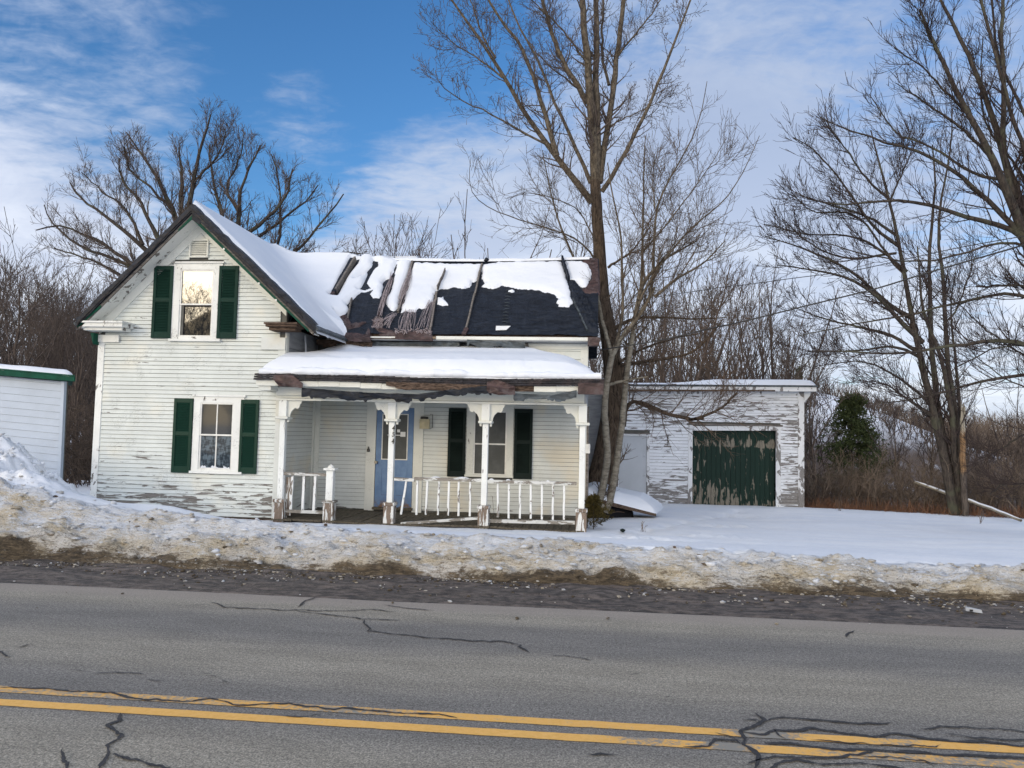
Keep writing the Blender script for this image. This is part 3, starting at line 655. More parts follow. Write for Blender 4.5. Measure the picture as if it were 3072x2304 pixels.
# clapboards on the inner side wall (faces the porch and, above it, the snow)
for i in range(28):
    z0 = .06+i*.083
    for ya, yb in ((YG+.01, YW-.10),):
        MB().hexa([(GXR-.012, ya, z0+.006), (GXR+.014, ya, z0+.006), (GXR+.014, yb, z0+.006), (GXR-.012, yb, z0+.006), (GXR-.012, ya, z0+.083), (GXR+.004, ya, z0+.083), (GXR+.004, yb, z0+.083), (GXR-.012, yb, z0+.083)]).build('clapboard', m_clap_porch, sw)
for za, zb in ((2.46, 2.80), (2.81, 3.22), (3.23, 3.60)):
    MB().box(GXR-.012, GXR+.014, YG+.01, YW-.02, za, zb).build('plank', m_greyside, sw)
MB().box(GXR-.01, GXR+.030, YG+.0, YG+.11, -.1, 3.5).build('corner_board', m_trim_clean, house)
MB().box(GXR, GXR+.115, YW-.035, YW+.0, 0.0, 2.4).build('corner_board', m_trim_clean, house)
MB().box(GXR+.0, GXR+.03, YW-.15, YW-.036, 0.0, 2.4).build('corner_board', m_trim_clean, house)
# rake overhang: soffits, fascias, roof slabs
BACK = 19.8
def roof_pt(side, d, Yv, lift=0.0):      # d: horizontal distance from the ridge
    k = KL if side < 0 else KR; return (PKX+side*d, Yv, PKZ-k*d+lift)
dl, dr = PKX-lt[0], rt[0]-PKX
for side, dd, k in ((-1, dl, KL), (1, dr, KR)):
    sf = MB(); a, b = roof_pt(side, 0, RY+.03, -.125), roof_pt(side, dd-.03, RY+.03, -.125); c, d_ = roof_pt(side, dd-.03, YG, -.125), roof_pt(side, 0, YG, -.125)
    (sf.slab(a, b, c, d_, .015) if side > 0 else sf.slab(b, a, d_, c, .015)).build('soffit', m_trim, house)
    fa = MB().prism([(PKX, PKZ-.135), (PKX+side*dd, PKZ-k*dd-.135), (PKX+side*dd, PKZ-k*dd-.075), (PKX, PKZ-.075)], RY, RY+.03)
    MB().prism([(PKX, PKZ-.074), (PKX+side*dd, PKZ-k*dd-.074), (PKX+side*dd, PKZ-k*dd+.03), (PKX, PKZ+.03)], RY-.03, RY+.03).build('roof_edge', m_tarp, house)
    fa.build('fascia', m_greytimber, house)
    pts = []
    g0, g1 = (0.02, .96) if side > 0 else (.0, .12)
    a0 = dd*g0; a1 = dd*(g1)
    MB().prism([(PKX+side*a0, PKZ-k*a0-.19), (PKX+side*a1, PKZ-k*a1-.165), (PKX+side*a1, PKZ-k*a1-.125), (PKX+side*a0, PKZ-k*a0-.115)], RY-.012, RY+.004).build('green_trim', m_greentrim, house)
    if side < 0:
        MB().prism([(PKX+side*dd*.80, PKZ-k*dd*.80-.15), (PKX+side*(dd+.02), PKZ-k*dd-.10), (PKX+side*(dd+.02), PKZ-k*dd-.03), (PKX+side*dd*.8, PKZ-k*dd*.8-.10)], RY-.014, RY+.005).build('green_trim', m_greentrim, house)
    else:
        MB().prism([(PKX, PKZ-.03), (PKX, PKZ-.20), (PKX+side*.16, PKZ-.30), (PKX+side*.2, PKZ-.2)], RY-.016, RY+.004).build('green_trim', m_tarp, house)
    rs = MB(); a, b = roof_pt(side, -.0, RY-.02, .0), roof_pt(side, dd+.06, RY-.02, .0); c, d_ = roof_pt(side, dd+.06, BACK, .0), roof_pt(side, 0, BACK, .0)
    (rs.slab(a, b, c, d_, -.05) if side > 0 else rs.slab(b, a, d_, c, -.05)).build('roof', m_tarp_grey, house)
    # lapped shingle ends with tarp wrapped over the rake edge
    t = MB(); n = 26; prev = None
    for i in range(n+1):
        d0 = dd*1.02*i/n; top = .085+.03*random.random(); bot = -.05-.035*random.random()
        cur = [(PKX+side*d0, RY-.035-.02*random.random(), PKZ-k*d0+bot), (PKX+side*d0, RY-.03, PKZ-k*d0+top), (PKX+side*d0, RY+.12, PKZ-k*d0+top+.01)]
        if prev: 
            for q in range(2):
                n0 = len(t.v); t.v += [prev[q], cur[q], cur[q+1], prev[q+1]]; t.f.append((n0, n0+1, n0+2, n0+3))
        prev = cur
    t.build('roof_edge_wrap', m_tarp, house)
    t = MB()
    for i in range(24):
        d0 = dd*i/24; d1 = dd*(i+.96)/24; o_ = .008*random.random()
        t.prism([(PKX+side*d0, PKZ-k*d0-.035), (PKX+side*d1, PKZ-k*d1-.035), (PKX+side*d1, PKZ-k*d1+.0), (PKX+side*d0, PKZ-k*d0+.0)], RY-.048-o_, RY-.03)
    t.build('shingle_ends', m_shingle, house, kind='stuff')
# white snaps on the green strip
for f in (.27, .56, .70):
    d0 = dr*f; MB().box(PKX+d0-.012, PKX+d0+.016, RY-.03, RY-.012, PKZ-KR*d0-.175, PKZ-KR*d0-.145).build('clip', m_vinylwhite, house)
# cornice returns
def cornice(z, x0, y0, x1, y1, m, name):
    X0, X1, Z0, Z1_ = R4(z, x0, y0, x1, y1, RY)
    mb = MB(); mb.box(X0, X1, RY, YG+.0, Z0+.03, Z1_); mb.box(X0-.02, X1+.02, RY-.03, YG-.002, Z1_+.002, Z1_+.035); mb.box(X0+.04, X1-.05, RY+.07, YG-.004, Z0-.03, Z0+.028)
    return mb.build(name, m, house)
cornice(Z1, 105, 1018, 460, 1062, m_trim, 'cornice_return')
co = cornice(Z1, 1648, 1030, 1905, 1062, m_rotten, 'cornice_return'); co['label'] = 'rotten bare timber cornice return at right eave'
bx = PY(*S(Z1, 345, 1100), YG)
MB().box(GXL-.02, GXL+.42, YG-.06, YG-.028, 3.28, 3.42).build('corner_cap', m_trim, house)
MB().prism([(lt[0]+.12, 3.44), (GXL, 3.44), (GXL, 3.22)], YG-.2, YG+.05).build('green_bracket', m_greentrim, house)
MB().box(GXR-.45, GXR+.02, YG-.055, YG-.028, 3.17, 3.40).build('corner_cap', m_clap_porch, house)

# ---------------- windows, shutters
def shutter(z, quad, Yv, m, label=None, gapz=.5, n=24):
    """quad: top-left, top-right, bottom-right, bottom-left in zoomed pixels"""
    P = [PY(*S(z, *q), Yv) for q in quad]
    x0, x1 = (P[0][0]+P[3][0])/2, (P[1][0]+P[2][0])/2; z1, z0 = (P[0][2]+P[1][2])/2, (P[2][2]+P[3][2])/2
    w = x1-x0; h = z1-z0; st = w*.15; f = MB(); Y0, Y1 = Yv-.058, Yv-.022
    f.box(x0, x0+st, Y0, Y1, z0, z1); f.box(x1-st, x1, Y0, Y1, z0, z1)
    rails = [(z0, z0+h*.085), (z0+h*.50, z0+h*.555), (z1-h*.055, z1)]
    for a, b in rails: f.box(x0+st, x1-st, Y0+.002, Y1-.002, a, b)
    fo = f.build('shutter', m, house, bevel=.003)
    if label: fo['label'] = label
    lv = MB()
    for (a, b) in ((rails[0][1], rails[1][0]), (rails[1][1], rails[2][0])):
        nn = int((b-a)/.030)
        for i in range(nn):
            zz = a+(b-a)*(i+.5)/nn; q = (b-a)/nn
            lv.hexa([(x0+st, Y0+.004, zz-q*.48), (x1-st, Y0+.004, zz-q*.48), (x1-st, Y0+.010, zz-q*.48), (x0+st, Y0+.010, zz-q*.48),
                     (x0+st, Y1-.010, zz+q*.40), (x1-st, Y1-.010, zz+q*.40), (x1-st, Y1-.004, zz+q*.40), (x0+st, Y1-.004, zz+q*.40)])
    lv.box(x0+st, x1-st, Y1-.003, Y1, z0, z1)
    lv.build('louvres', m, fo, kind='stuff')
    return fo
def frame_ring(x0, x1, z0, z1, t, Ya, Yb, tt=None, tb=None):
    mb = MB(); tt = tt or t; tb = tb or t
    mb.box(x0, x0+t, Ya, Yb, z0, z1); mb.box(x1-t, x1, Ya, Yb, z0, z1); mb.box(x0+t, x1-t, Ya+.001, Yb-.001, z0, z0+tb); mb.box(x0+t, x1-t, Ya+.001, Yb-.001, z1-tt, z1); return mb
# upper gable window
shutter(Z1, [(737, 550), (899, 551), (870, 1150), (712, 1146)], YG, m_greenclean, 'clean dark green shutter left of attic window')
shutter(Z1, [(1272, 549), (1430, 551), (1418, 1152), (1258, 1150)], YG, m_greenclean, 'clean dark green shutter right of attic window')
def window(z, cas, glass, meet, Yv, mtrim, pane_m, munt=False, label=None, head=True):
    x0, x1, z0, z1 = R4(z, *cas, Yv); g0, g1, h0, h1 = R4(z, *glass, Yv); zm = PY(*S(z, (glass[0]+glass[2])/2, meet), Yv)[2]
    w = MB()
    w.box(x0, g0, Yv-.034, Yv+.01, z0+.04, z1-.02); w.box(g1, x1, Yv-.034, Yv+.01, z0+.04, z1-.02)
    w.box(g0, g1, Yv-.033, Yv+.01, h1, z1-.02); w.box(g0, g1, Yv-.032, Yv+.01, z0+.04, h0)
    wo_ = w.build('window', mtrim, house)
    if label: wo_['label'] = label
    MB().box(x0-.03, x1+.03, Yv-.06, Yv-.0, z1-.02, z1+.012).build('drip_cap', mtrim, wo_)
    MB().box(x0-.02, x1+.02, Yv-.075, Yv-.0, z0-.005, z0+.04).build('sill', mtrim, wo_)
    ins = .004
    fr_ = frame_ring(g0, g1, zm-.012, h1, .028, Yv-.026, Yv+.02, tb=.03); up_ = fr_.build('sash', m_vinylwhite, wo_)
    fl = frame_ring(g0, g1, h0, zm+.012, .030, Yv-.014, Yv+.026, tt=.02); lo_ = fl.build('sash', m_vinylwhite, wo_)
    MB().box(g0+.028, g1-.028, Yv-.008, Yv-.004, zm+.01, h1-.028).build('pane', pane_m, wo_)
    MB().box(g0+.030, g1-.030, Yv+.004, Yv+.008, h0+.030, zm-.008).build('pane', m_lowpane if munt else pane_m, wo_)
    if munt:
        xc = (g0+g1)/2
        MB().box(xc-.011, xc+.011, Yv-.016, Yv-.002, zm+.018, h1-.03).build('muntin', m_vinylwhite, wo_)
        MB().box(xc-.011, xc+.011, Yv-.004, Yv+.012, h0+.03, zm-.01).build('muntin', m_vinylwhite, wo_)
    return wo_, (g0, g1, h0, h1, zm)
wA, gA = window(Z1, (882, 520, 1290, 1172), (942, 578, 1217, 1136), 868, YG, m_trim, m_glass, label='attic window reflecting the bright sky')
# raised lower sash leaves a dark jamb strip
MB().box(gA[0]+.03, gA[0]+.085, YG-.006, YG+.003, gA[2]+.03, gA[4]-.01).build('jamb', m_backing, wA)
MB().box(gA[0]+.085, gA[0]+.10, YG-.010, YG+.003, gA[2]+.03, gA[4]-.01).build('jamb', m_dark, wA)
MB().box(gA[0]+.10, gA[1]-.03, YG-.010, YG+.003, gA[4]-.04, gA[4]-.012).build('jamb', m_dark, wA)
# lower gable window
shutter(Z2, [(908, 264), (1062, 268), (1030, 880), (873, 875)], YG, m_green, 'weathered green shutter left of ground floor gable window')
shutter(Z2, [(1466, 274), (1608, 277), (1576, 889), (1422, 886)], YG, m_green, 'weathered green shutter right of ground floor gable window')
wB, gB = window(Z2, (1052, 240, 1468, 885), (1105, 300, 1382, 855), 568, YG, m_trim, m_glass_old, munt=True, label='four light window on the gable front')
MB().box(gB[0]+.035, gB[1]-.035, YG+.012, YG+.016, gB[2]+.03, gB[4]-.01).build('curtain', m_curtain, wB)
ice = MB()
for xi in np.linspace(gB[0]+.05, gB[1]-.06, 40):
    hgt = .045*abs(math.sin(xi*17))*random.uniform(.6, 1)*(abs(xi-(gB[0]+gB[1])/2) < .07 or xi < gB[0]+.14 or xi > gB[1]-.16)+.003; ice.box(xi-.008, xi+.008, YG-.002, YG+.003, gB[2]+.03, gB[2]+.034+hgt)
ice.build('frost', m_snow, wB, kind='stuff')
# gable vent with louvres and little pediment
vt = frame_ring(*vent, .028, YG-.045, YG+.01).build('gable_vent', m_trim_clean, house)
vl = MB()
for i in range(8):
    zz = vent[2]+.03+(vent[3]-vent[2]-.06)*(i+.5)/8
    vl.hexa([(vent[0]+.028, YG-.028, zz-.022), (vent[1]-.028, YG-.028, zz-.022), (vent[1]-.028, YG-.022, zz-.022), (vent[0]+.028, YG-.022, zz-.022), (vent[0]+.028, YG+.0, zz+.012), (vent[1]-.028, YG+.0, zz+.012), (vent[1]-.028, YG+.006, zz+.012), (vent[0]+.028, YG+.006, zz+.012)])
vl.build('vent_slats', m_trim_clean, vt, kind='stuff')
vx = (vent[0]+vent[1])/2
MB().prism([(vx-.13, vent[3]+.002), (vx+.13, vent[3]+.002), (vx, vent[3]+.14)], YG-.022, YG+.005).build('vent_pediment', m_trim_clean, vt)

# ---------------- the wing: front wall behind the porch
wwall = MB().box(GXR, WXR, YW+.012, YW+.1, -.4, 3.66).build('wing_wall', m_backing, house)
MB().box(WXR-.09, WXR, YW+.1, 19.3, -.4, 3.66).build('side_wall', m_greyside, house)
MB().box(GXR, WXR, 19.3, 19.4, -.4, 3.66).build('rear_wall', m_clap, house)
door = R4(ZD, 110, 178, 582, 1418, YW)      # opening of the blue door
dcas = (door[0]-.20, door[1]+.20, 0.0, door[3]+.17)
w2c = R4(Z5, 480, 300, 925, 990, YW)
w2 = (w2c[0], w2c[1], w2c[2]-.02, 2.40)
WP = .0815
for i in range(29):
    z0 = .07+i*WP
    if z0 > 2.36: break
    for a, b in clap_row(GXR+.115, WXR-.02, z0, z0+WP, YW, [dcas, w2]):
        clap(wwall, a, b, z0, WP, YW, m_clap_porch)
for i in range(5):       # broad boards high on the right, above the porch roof
    z0 = 2.72+i*.165
    clap(wwall, -1.52, WXR-.10, z0, .165, YW, m_clap, butt=.022)
MB().box(WXR-.13, WXR+.02, YW-.03, YW+.01, -.1, 3.55).build('corner_board', m_trim_clean, house)
MB().box(WXR-.01, WXR+.02, YW+.01, YW+.15, -.1, 3.55).build('corner_board', m_greyside, house)
# dark torn strip of wall between the eave and the porch snow
for i in range(12):
    xa = -5.45+i*.33; xb = xa+.325
    zt = 3.62; MB().box(xa, xb, YW-.03-.012*random.random(), YW+.0, 2.9, zt).build('plank', random.choice([m_tarp_grey, m_tarp, m_tarp_grey, m_rotten, m_greyside]), wwall)
# door
dx0, dx1, dz0, dz1 = door[0], door[1], door[2], door[3]
do = MB().box(dx0+.01, dx1-.01, YW-.02, YW+.005, dz0, dz1-.004)
dr_ = do.build('door', m_bluedoor, house, label='blue half glazed front door with two lower panels')
gl = R4(ZD, 175, 255, 520, 828, YW)
gl = (dx0+.13, dx1-.12, gl[2], gl[3])
frame_ring(*gl, .020, YW-.036, YW-.021).build('door_light_frame', m_vinylwhite, dr_)
MB().box(gl[0]+.02, gl[1]-.02, YW-.027, YW-.0215, gl[2]+.02, gl[3]-.02).build('pane', m_screen, dr_)
for a, b in ((dx0+.13, (dx0+dx1)/2-.035), ((dx0+dx1)/2+.035, dx1-.12)):
    frame_ring(a, b, dz0+.25, gl[2]-.16, .018, YW-.030, YW-.021).build('door_panel', m_bluedoor, dr_)
    MB().box(a+.02, b-.02, YW-.024, YW-.0205, dz0+.245, dz0+.262).build('door_panel', m_rotten, dr_)
kb = PY(*S(ZD, 125, 857), YW)
MB().tube([(kb[0], YW-.02, kb[2]), (kb[0], YW-.05, kb[2]), (kb[0], YW-.06, kb[2]), (kb[0], YW-.085, kb[2]), (kb[0], YW-.095, kb[2])], [.033, .014, .030, .030, .012], 12).build('door_knob', m_metal, dr_, smooth=True)
for (x0, y0, x1, y1) in ((385, 450, 420, 485), (425, 480, 487, 540)):
    q = R4(ZD, x0, y0, x1, y1, YW); MB().box(q[0], q[1], YW-.031, YW-.0285, q[2], q[3]).build('notice', m_paper, dr_)
q = R4(ZD, 265, 515, 425, 526, YW); MB().box(q[0], q[1], YW-.0305, YW-.0285, q[2], q[3]).build('notice', m_paper, dr_)
dc = MB().box(dcas[0], dx0, YW-.034, YW+.01, dcas[2]-.02, dcas[3]); dc.box(dx1, dcas[1], YW-.034, YW+.01, dcas[2]-.02, dcas[3]); dc.box(dx0, dx1, YW-.033, YW+.01, dz1, dcas[3]-.001)
dco = dc.build('door_casing', m_trim_clean, house)
MB().box(dx0-.02, dx1+.02, YW-.09, YW-.002, dz0-.05, dz0-.003).build('door_sill', m_deck, dco)
# wing window behind the porch with its nearly black shutters
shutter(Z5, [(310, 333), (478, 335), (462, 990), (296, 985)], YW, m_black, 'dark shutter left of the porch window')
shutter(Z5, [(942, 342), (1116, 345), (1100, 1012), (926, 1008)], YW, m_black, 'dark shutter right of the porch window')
wC, gC = window(Z5, (480, 290, 925, 990), (545, 360, 862, 975), 678, YW, m_trim_clean, m_screen, label='screened window behind the porch')

# ---------------- porch
YE = 13.28                                   # eave line
PX0, PX1 = -6.06, .14
# deck planks run out from the wall
deck_z = lambda x: .045-.012*sstep(x, -3, 0)+.012*math.sin(x*2.1)
nP = 41; pw = (WXR+.02-(-5.84))/nP
pf = MB().box(-5.84, WXR+.02, YP+.05, YW, -.35, -.01).build('porch_floor', m_rotten, house)
for i in range(nP):
    xa = -5.84+i*pw; zt = float(deck_z(xa)); e = random.uniform(-.03, .03)
    MB().box(xa+.003, xa+pw-.004, YP-.10+e, YW-.005, zt-.030, zt+random.uniform(-.004, .004)).build('deck_plank', m_deck, pf)
for zz, dy in ((-.085, .0), (-.17, .03), (-.255, .0)):
    MB().box(-5.95, WXR+.06, YP-.06+dy, YP-.02+dy, zz-.03, zz+.045).build('skirt_board', m_rotten if dy else m_deck, pf)
# beam / frieze
bm = MB().box(-5.84, WXR-.02, YP-.01, YP+.11, 2.26, 2.56).build('porch_beam', m_trim_clean, house)
MB().box(-5.90, WXR+.03, YP-.05, YP-.012, 2.215, 2.25).build('moulding', m_trim_clean, bm)
MB().box(WXR-.02, WXR+.02, YP-.01, YW, 2.26, 2.56).build('end_beam', m_greyside, house)
MB().box(GXR, WXR, YP+.11, YW, 2.42, 2.44).build('porch_ceiling', m_trim_clean, house)
q = R4(Z4, 150, 190, 385, 262, YP-.06); MB().box(q[0], q[1], YP-.07, YP-.012, q[2], q[3]).build('frieze_block', m_trim_clean, bm)
# eave boards, torn and layered
def eave_line(x): return 2.60-.02*(x+6.2)/6.35+.018*math.sin(x*1.1+1)
ev = MB()
segs = [(PX0+i*.3865, PX0+(i+1)*.3865-.004) for i in range(16)]
for i, (a, b) in enumerate(segs):
    z = eave_line((a+b)/2); j = random.uniform(-.008, .008)
    MB().box(a, b, YE, YE+.03, z-.150+j, z-.052+j).build('fascia_board', random.choice([m_trim_clean, m_rotten, m_trim]) if 1 < i < 14 else m_trim_clean, house)
sf = MB(); sf.box(PX0, PX1, YE+.03, YP, 2.50, 2.515); sf.build('soffit', m_trim_clean, house)
MB().box(PX0+.03, GXR+.0, YE+.04, YG-.03, 2.38, 2.50).build('box_eave', m_clap_porch, house)
# crumpled tarp and shingle courses along the eave edge
def drape(name, pts_top, pts_bot, Yv, m, amp=.03, n=90, rows=7, thick=.0, seed=1, parent=None, scallop=0.0, **kw):
    """cloth hanging between two lines given as (x, z) lists"""
    pt = np.array(pts_top); pb = np.array(pts_bot)
    x = np.linspace(pt[0, 0], pt[-1, 0], n); zt = np.interp(x, pt[:, 0], pt[:, 1]); zb = np.interp(x, pb[:, 0], pb[:, 1])
    zb = zb-scallop*1.6*vnoise(x*5, x*0, seed+3)-scallop*.9*vnoise(x*17, x*0, seed+5)-scallop*1.2*(vnoise(x*9, x*0, seed+6) > .72)
    t = np.linspace(0, 1, rows)[:, None]; Z = zt*(1-t)+zb*t; X = np.repeat(x[None], rows, 0)
    Yy = Yv-amp*(ridge(X*3.2, Z*9, 4, seed)-.4)-.02*np.sin(X*9+Z*20)*t
    Z = Z+.35*amp*(fbm(X*9, Z*15, 3, seed+8)-.5)
    ii = np.arange(n*rows).reshape(rows, n)
    V = np.stack([X, Yy, Z], -1).reshape(-1, 3); V2 = V+np.array([0, .012, 0])
    f = np.stack([ii[:-1, :-1], ii[:-1, 1:], ii[1:, 1:], ii[1:, :-1]], -1).reshape(-1, 4)
    return npobj(name, np.concatenate([V, V2]), np.concatenate([f, f[:, ::-1]+n*rows]), m, parent, smooth=True, **kw)
def PL(z, pts, Yv): return [(lambda p: (p[0], p[2]))(PY(*S(z, a, b), Yv)) for a, b in pts]
shg = MB()
for i in range(46):
    a = PX0-.03+i*(PX1-PX0+.06)/46; b = a+(PX1-PX0+.06)/46
    for k in range(3):
        j = random.uniform(-.006, .006); z = eave_line((a+b)/2)-.045+.043*k
        shg.hexa([(a, YE-.055+k*.018+j, z-.006), (b, YE-.055+k*.018+j*.4, z-.006), (b, YE+.1, z), (a, YE+.1, z), (a, YE-.05+k*.018+j, z+.026), (b, YE-.05+k*.018+j, z+.034+j), (b, YE+.1, z+.038), (a, YE+.1, z+.038)])
shg.build('porch_shingles', m_shingle, house, kind='stuff')
drape('brown_tarp', PL(Z3, [(125, 855), (230, 850), (300, 905)], YE-.07), PL(Z3, [(125, 880), (150, 920), (300, 935)], YE-.07), YE-.07, m_tarp_brown, .05, 40, 8, seed=4, parent=house, label='brown tarp folded over the left end of the porch eave')
drape('hanging_tarp', PL(Z3, [(295, 932), (700, 962), (960, 975)], YE-.0), PL(Z3, [(295, 965), (480, 985), (600, 998), (700, 990), (960, 1000)], YE-.0), YE-.02, m_tarp, .045, 80, 6, seed=9, parent=house, scallop=.03)
drape('hanging_tarp', PL(Z3, [(640, 960), (1000, 970), (1260, 935), (1440, 915)], YE-.03), PL(Z3, [(640, 975), (1000, 995), (1200, 968), (1440, 950)], YE-.03), YE-.05, m_tarp, .05, 80, 7, seed=19, parent=house, scallop=.025)
drape('brown_tarp', PL(Z3, [(1410, 895), (1470, 880), (1580, 925)], YE-.08), PL(Z3, [(1400, 960), (1480, 975), (1590, 975)], YE-.08), YE-.08, m_tarp_brown, .09, 40, 12, seed=24, parent=house, label='crumpled brown tarp over the middle of the porch eave')
drape('brown_tarp', PL(Z3, [(800, 895), (1100, 905), (1420, 915)], YE-.06), PL(Z3, [(800, 915), (1100, 935), (1420, 935)], YE-.06), YE-.06, m_rotten, .03, 60, 5, seed=31, parent=house, scallop=.02)
drape('hanging_tarp', PL(Z3, [(1570, 965), (1800, 975), (1950, 945)], YE-.03), PL(Z3, [(1570, 980), (1750, 990), (1850, 995), (1950, 975)], YE-.03), YE-.03, m_tarp_grey, .04, 50, 6, seed=38, parent=house, scallop=.03)
q = R4(Z3, 1958, 905, 2105, 972, YE-.08)
MB().box(q[0], PX1+.02, YE-.08, YE-.04, q[2], q[3]).build('brown_tarp', m_tarp_brown, house, label='brown metal wrap on the right end of the porch eave')
MB().hexa([(q[0], YE-.08, q[3]), (PX1+.02, YE-.08, q[3]), (PX1+.02, YW-.3, q[3]+.02), (q[0], YE+.2, q[3]+.06), (q[0], YE-.06, q[3]+.012), (PX1+.015, YE-.06, q[3]+.01), (PX1+.01, YW-.3, q[3]+.04), (q[0], YE+.2, q[3]+.075)]).build('roof_flashing', m_tarp_brown, house)
# porch roof surface (hipped) and its snow
def porch_plane(X, Yv):
    zf = 2.66+(Yv-YE)*.245; zr = 2.66+(PX1-X)*.36; zl = 2.66+(X-PX0)*.62
    return np.minimum(np.minimum(zf, zr), zl)
def height_sheet(name, X, Yv, Z, m, keep=None, skirt=None, parent=None, **kw):
    ny_, nx_ = X.shape; ii = np.arange(nx_*ny_).reshape(ny_, nx_)
    f = np.stack([ii[:-1, :-1], ii[:-1, 1:], ii[1:, 1:], ii[1:, :-1]], -1)
    if keep is not None: f = f[(keep[:-1, :-1] & keep[1:, 1:] & keep[:-1, 1:] & keep[1:, :-1])]
    return npobj(name, np.stack([X, Yv, Z], -1).reshape(-1, 3), f.reshape(-1, 4), m, parent, smooth=True, **kw)
X, Yv = np.meshgrid(np.linspace(PX0, PX1, 60), np.linspace(YE, YW, 30)); height_sheet('porch_roof', X, Yv, porch_plane(X, Yv)-.012, m_shingle, keep=(X > GXR-.0) | (Yv < YG), parent=house)
X, Yv = np.meshgrid(np.linspace(PX0+.05, PX1-.02, 330), np.linspace(YE+.0, YW-.03, 130))
e_ = np.minimum(np.minimum(X-PX0-.05, PX1-.02-X), Yv-YE-.0)
e_ = np.where(X < GXR+.02, np.minimum(e_, YG-.03-Yv), e_)
T = (.27+.05*np.exp(-((Yv-YE-.7)/.5)**2))*np.clip(e_/.24, 0, 1)**.42+.03*(fbm(X*.8, Yv*.8, 3, 4)-.5)
T *= 1-.6*np.exp(-((X-PX1)/.5)**2)
T = T*(1-.85*sstep(X, -5.35, -5.70)*sstep(Yv, YG+.1, YG+.5))
T += .035*(fbm(X*5, Yv*5, 4, 31)-.5)*np.clip(e_/.1, 0, 1)*(Yv < YE+.45)+.015*(fbm(X*2, Yv*2, 3, 37)-.5)
Zs = porch_plane(X, Yv)-.015+T+.12*np.exp(-((X+5.0)/.22)**2-((Yv-YW)/.35)**2)
Zs += .05*np.exp(-((X+5.55)/.06)**2-((Yv-14.6)/.06)**2)
ps = height_sheet('porch_snow', X, Yv, Zs, m_snow, keep=((X > GXR+.02) | (Yv < YG-.03)), label='thick smooth snow lying on the porch roof', cat='snow', kind='stuff')
sm = MB()      # overhanging lip of that snow
n = 200
for i in range(n):
    pass
X = np.linspace(PX0+.05, PX1-.02, 340); rr = .045+.05*fbm(X*2.5, X*0, 3, 3)*1; V = []
K = 8
for j in range(K+1):
    a = math.pi*(.5+1.0*j/K); V.append(np.stack([X, YE+.05+rr*1.2*math.cos(a)+.01*vnoise(X*20, X*0+j, 5), 2.655+rr*.9+rr*.95*math.sin(a)+.01*vnoise(X*14, X*0+j, 9)-.012], -1))
V = np.concatenate(V); ii = np.arange((K+1)*340).reshape(K+1, 340)
npobj('snow_lip', V, np.stack([ii[:-1, :-1], ii[:-1, 1:], ii[1:, 1:], ii[1:, :-1]], -1).reshape(-1, 4), m_snow, ps, smooth=True)
# frozen drips standing on the porch snow
for (x, y0, y1, r, yy) in ((313, 615, 750, .018, 14.7), (533, 625, 685, .016, 15.45), (546, 632, 690, .012, 15.45)):
    a = PY(*S(Z3, x, y0), yy); b = PY(*S(Z3, x+4, y1+6), yy)
    o = MB().tube([a, a*.97+b*.03, (a+b)/2+np.array([.004, 0, 0]), b*.85+a*.15, b], [.003, r*.9, r, r*.8, r*2.6], 8).build('icicle', m_snow, None, smooth=True)
    setp(o, {313: 'tall white ice column by the gable wall, on the left of the porch snow', 533: 'left one of two short ice columns hanging under the brown tarp', 546: 'right, thinner one of two short ice columns under the brown tarp'}[x], 'icicle', 'ice columns on the porch roof')
# posts
zc = PY(1450, 1267, YP)[2]; zb = PY(1440, 1521, YP)[2]
def bracket(x, s, Yv, w=.27, h=.40):
    pr = [(0, 0), (0, -1.0), (.12, -1.0), (.16, -.80), (.20, -.62), (.30, -.48), (.42, -.40), (.52, -.33), (.62, -.36), (.72, -.37), (.82, -.30), (.86, -.18), (.95, -.10), (1.0, 0)]
    return MB().prism([(x+s*a*w, 2.214+b*h) for a, b in pr], Yv-.02, Yv+.025)
postx = [(-5.70, (1,)), (PY(1172, 1400, YP)[0], (-1, 1)), (PY(1454, 1400, YP)[0], (-1, 1)), (PY(1746, 1400, YP)[0], (-1,))]
for i, (x, br) in enumerate(postx):
    lean = [0, 0, .0, 0][i]
    hw = .052
    p = MB().box(x-.075, x+.075, YP-.05, YP+.10, zc+.03, 2.214)
    p.box(x-hw, x+hw, YP-.026, YP+.078, zb+.03, zc-.02)
    po = p.build('porch_post', m_post, house, bevel=.006)
    MB().box(x-.125, x+.125, YP-.10, YP+.15, zc-.02, zc+.03).build('collar', m_trim_clean, po, bevel=.012)
    MB().box(x-.095, x+.095, YP-.07, YP+.12, -.08, zb-.03).build('post_base', m_postbase, po, bevel=.006)
    MB().box(x-.11, x+.11, YP-.085, YP+.135, zb-.03, zb+.03).build('collar', m_postbase, po, bevel=.012)
    for s in br: bracket(x+s*.075, s, YP+.02).build('bracket', m_trim_clean, po)
    if i == 1:
        for ch, (cx_, cy_) in zip('454', ((335, 437), (333, 512), (328, 600))):
            c = PY(*S(ZD, cx_, cy_), YP-.03); cu = bpy.data.curves.new('digit', 'FONT'); cu.body = ch; cu.size = .125; cu.align_x = 'CENTER'; cu.align_y = 'CENTER'; cu.extrude = .003; cu.offset = .003
            tmp = bpy.data.objects.new('digit', cu); me = bpy.data.meshes.new_from_object(tmp); bpy.data.objects.remove(tmp)
            for v in me.vertices: x_, y_, z_ = v.co; v.co = (x_*.85+y_*.12+c[0], -z_+YP-.031, y_+c[2])
            for v in me.vertices: v.co = Vector(v.co)-Vector(ORG[house])
            link('house_number', me, m_digit, po)
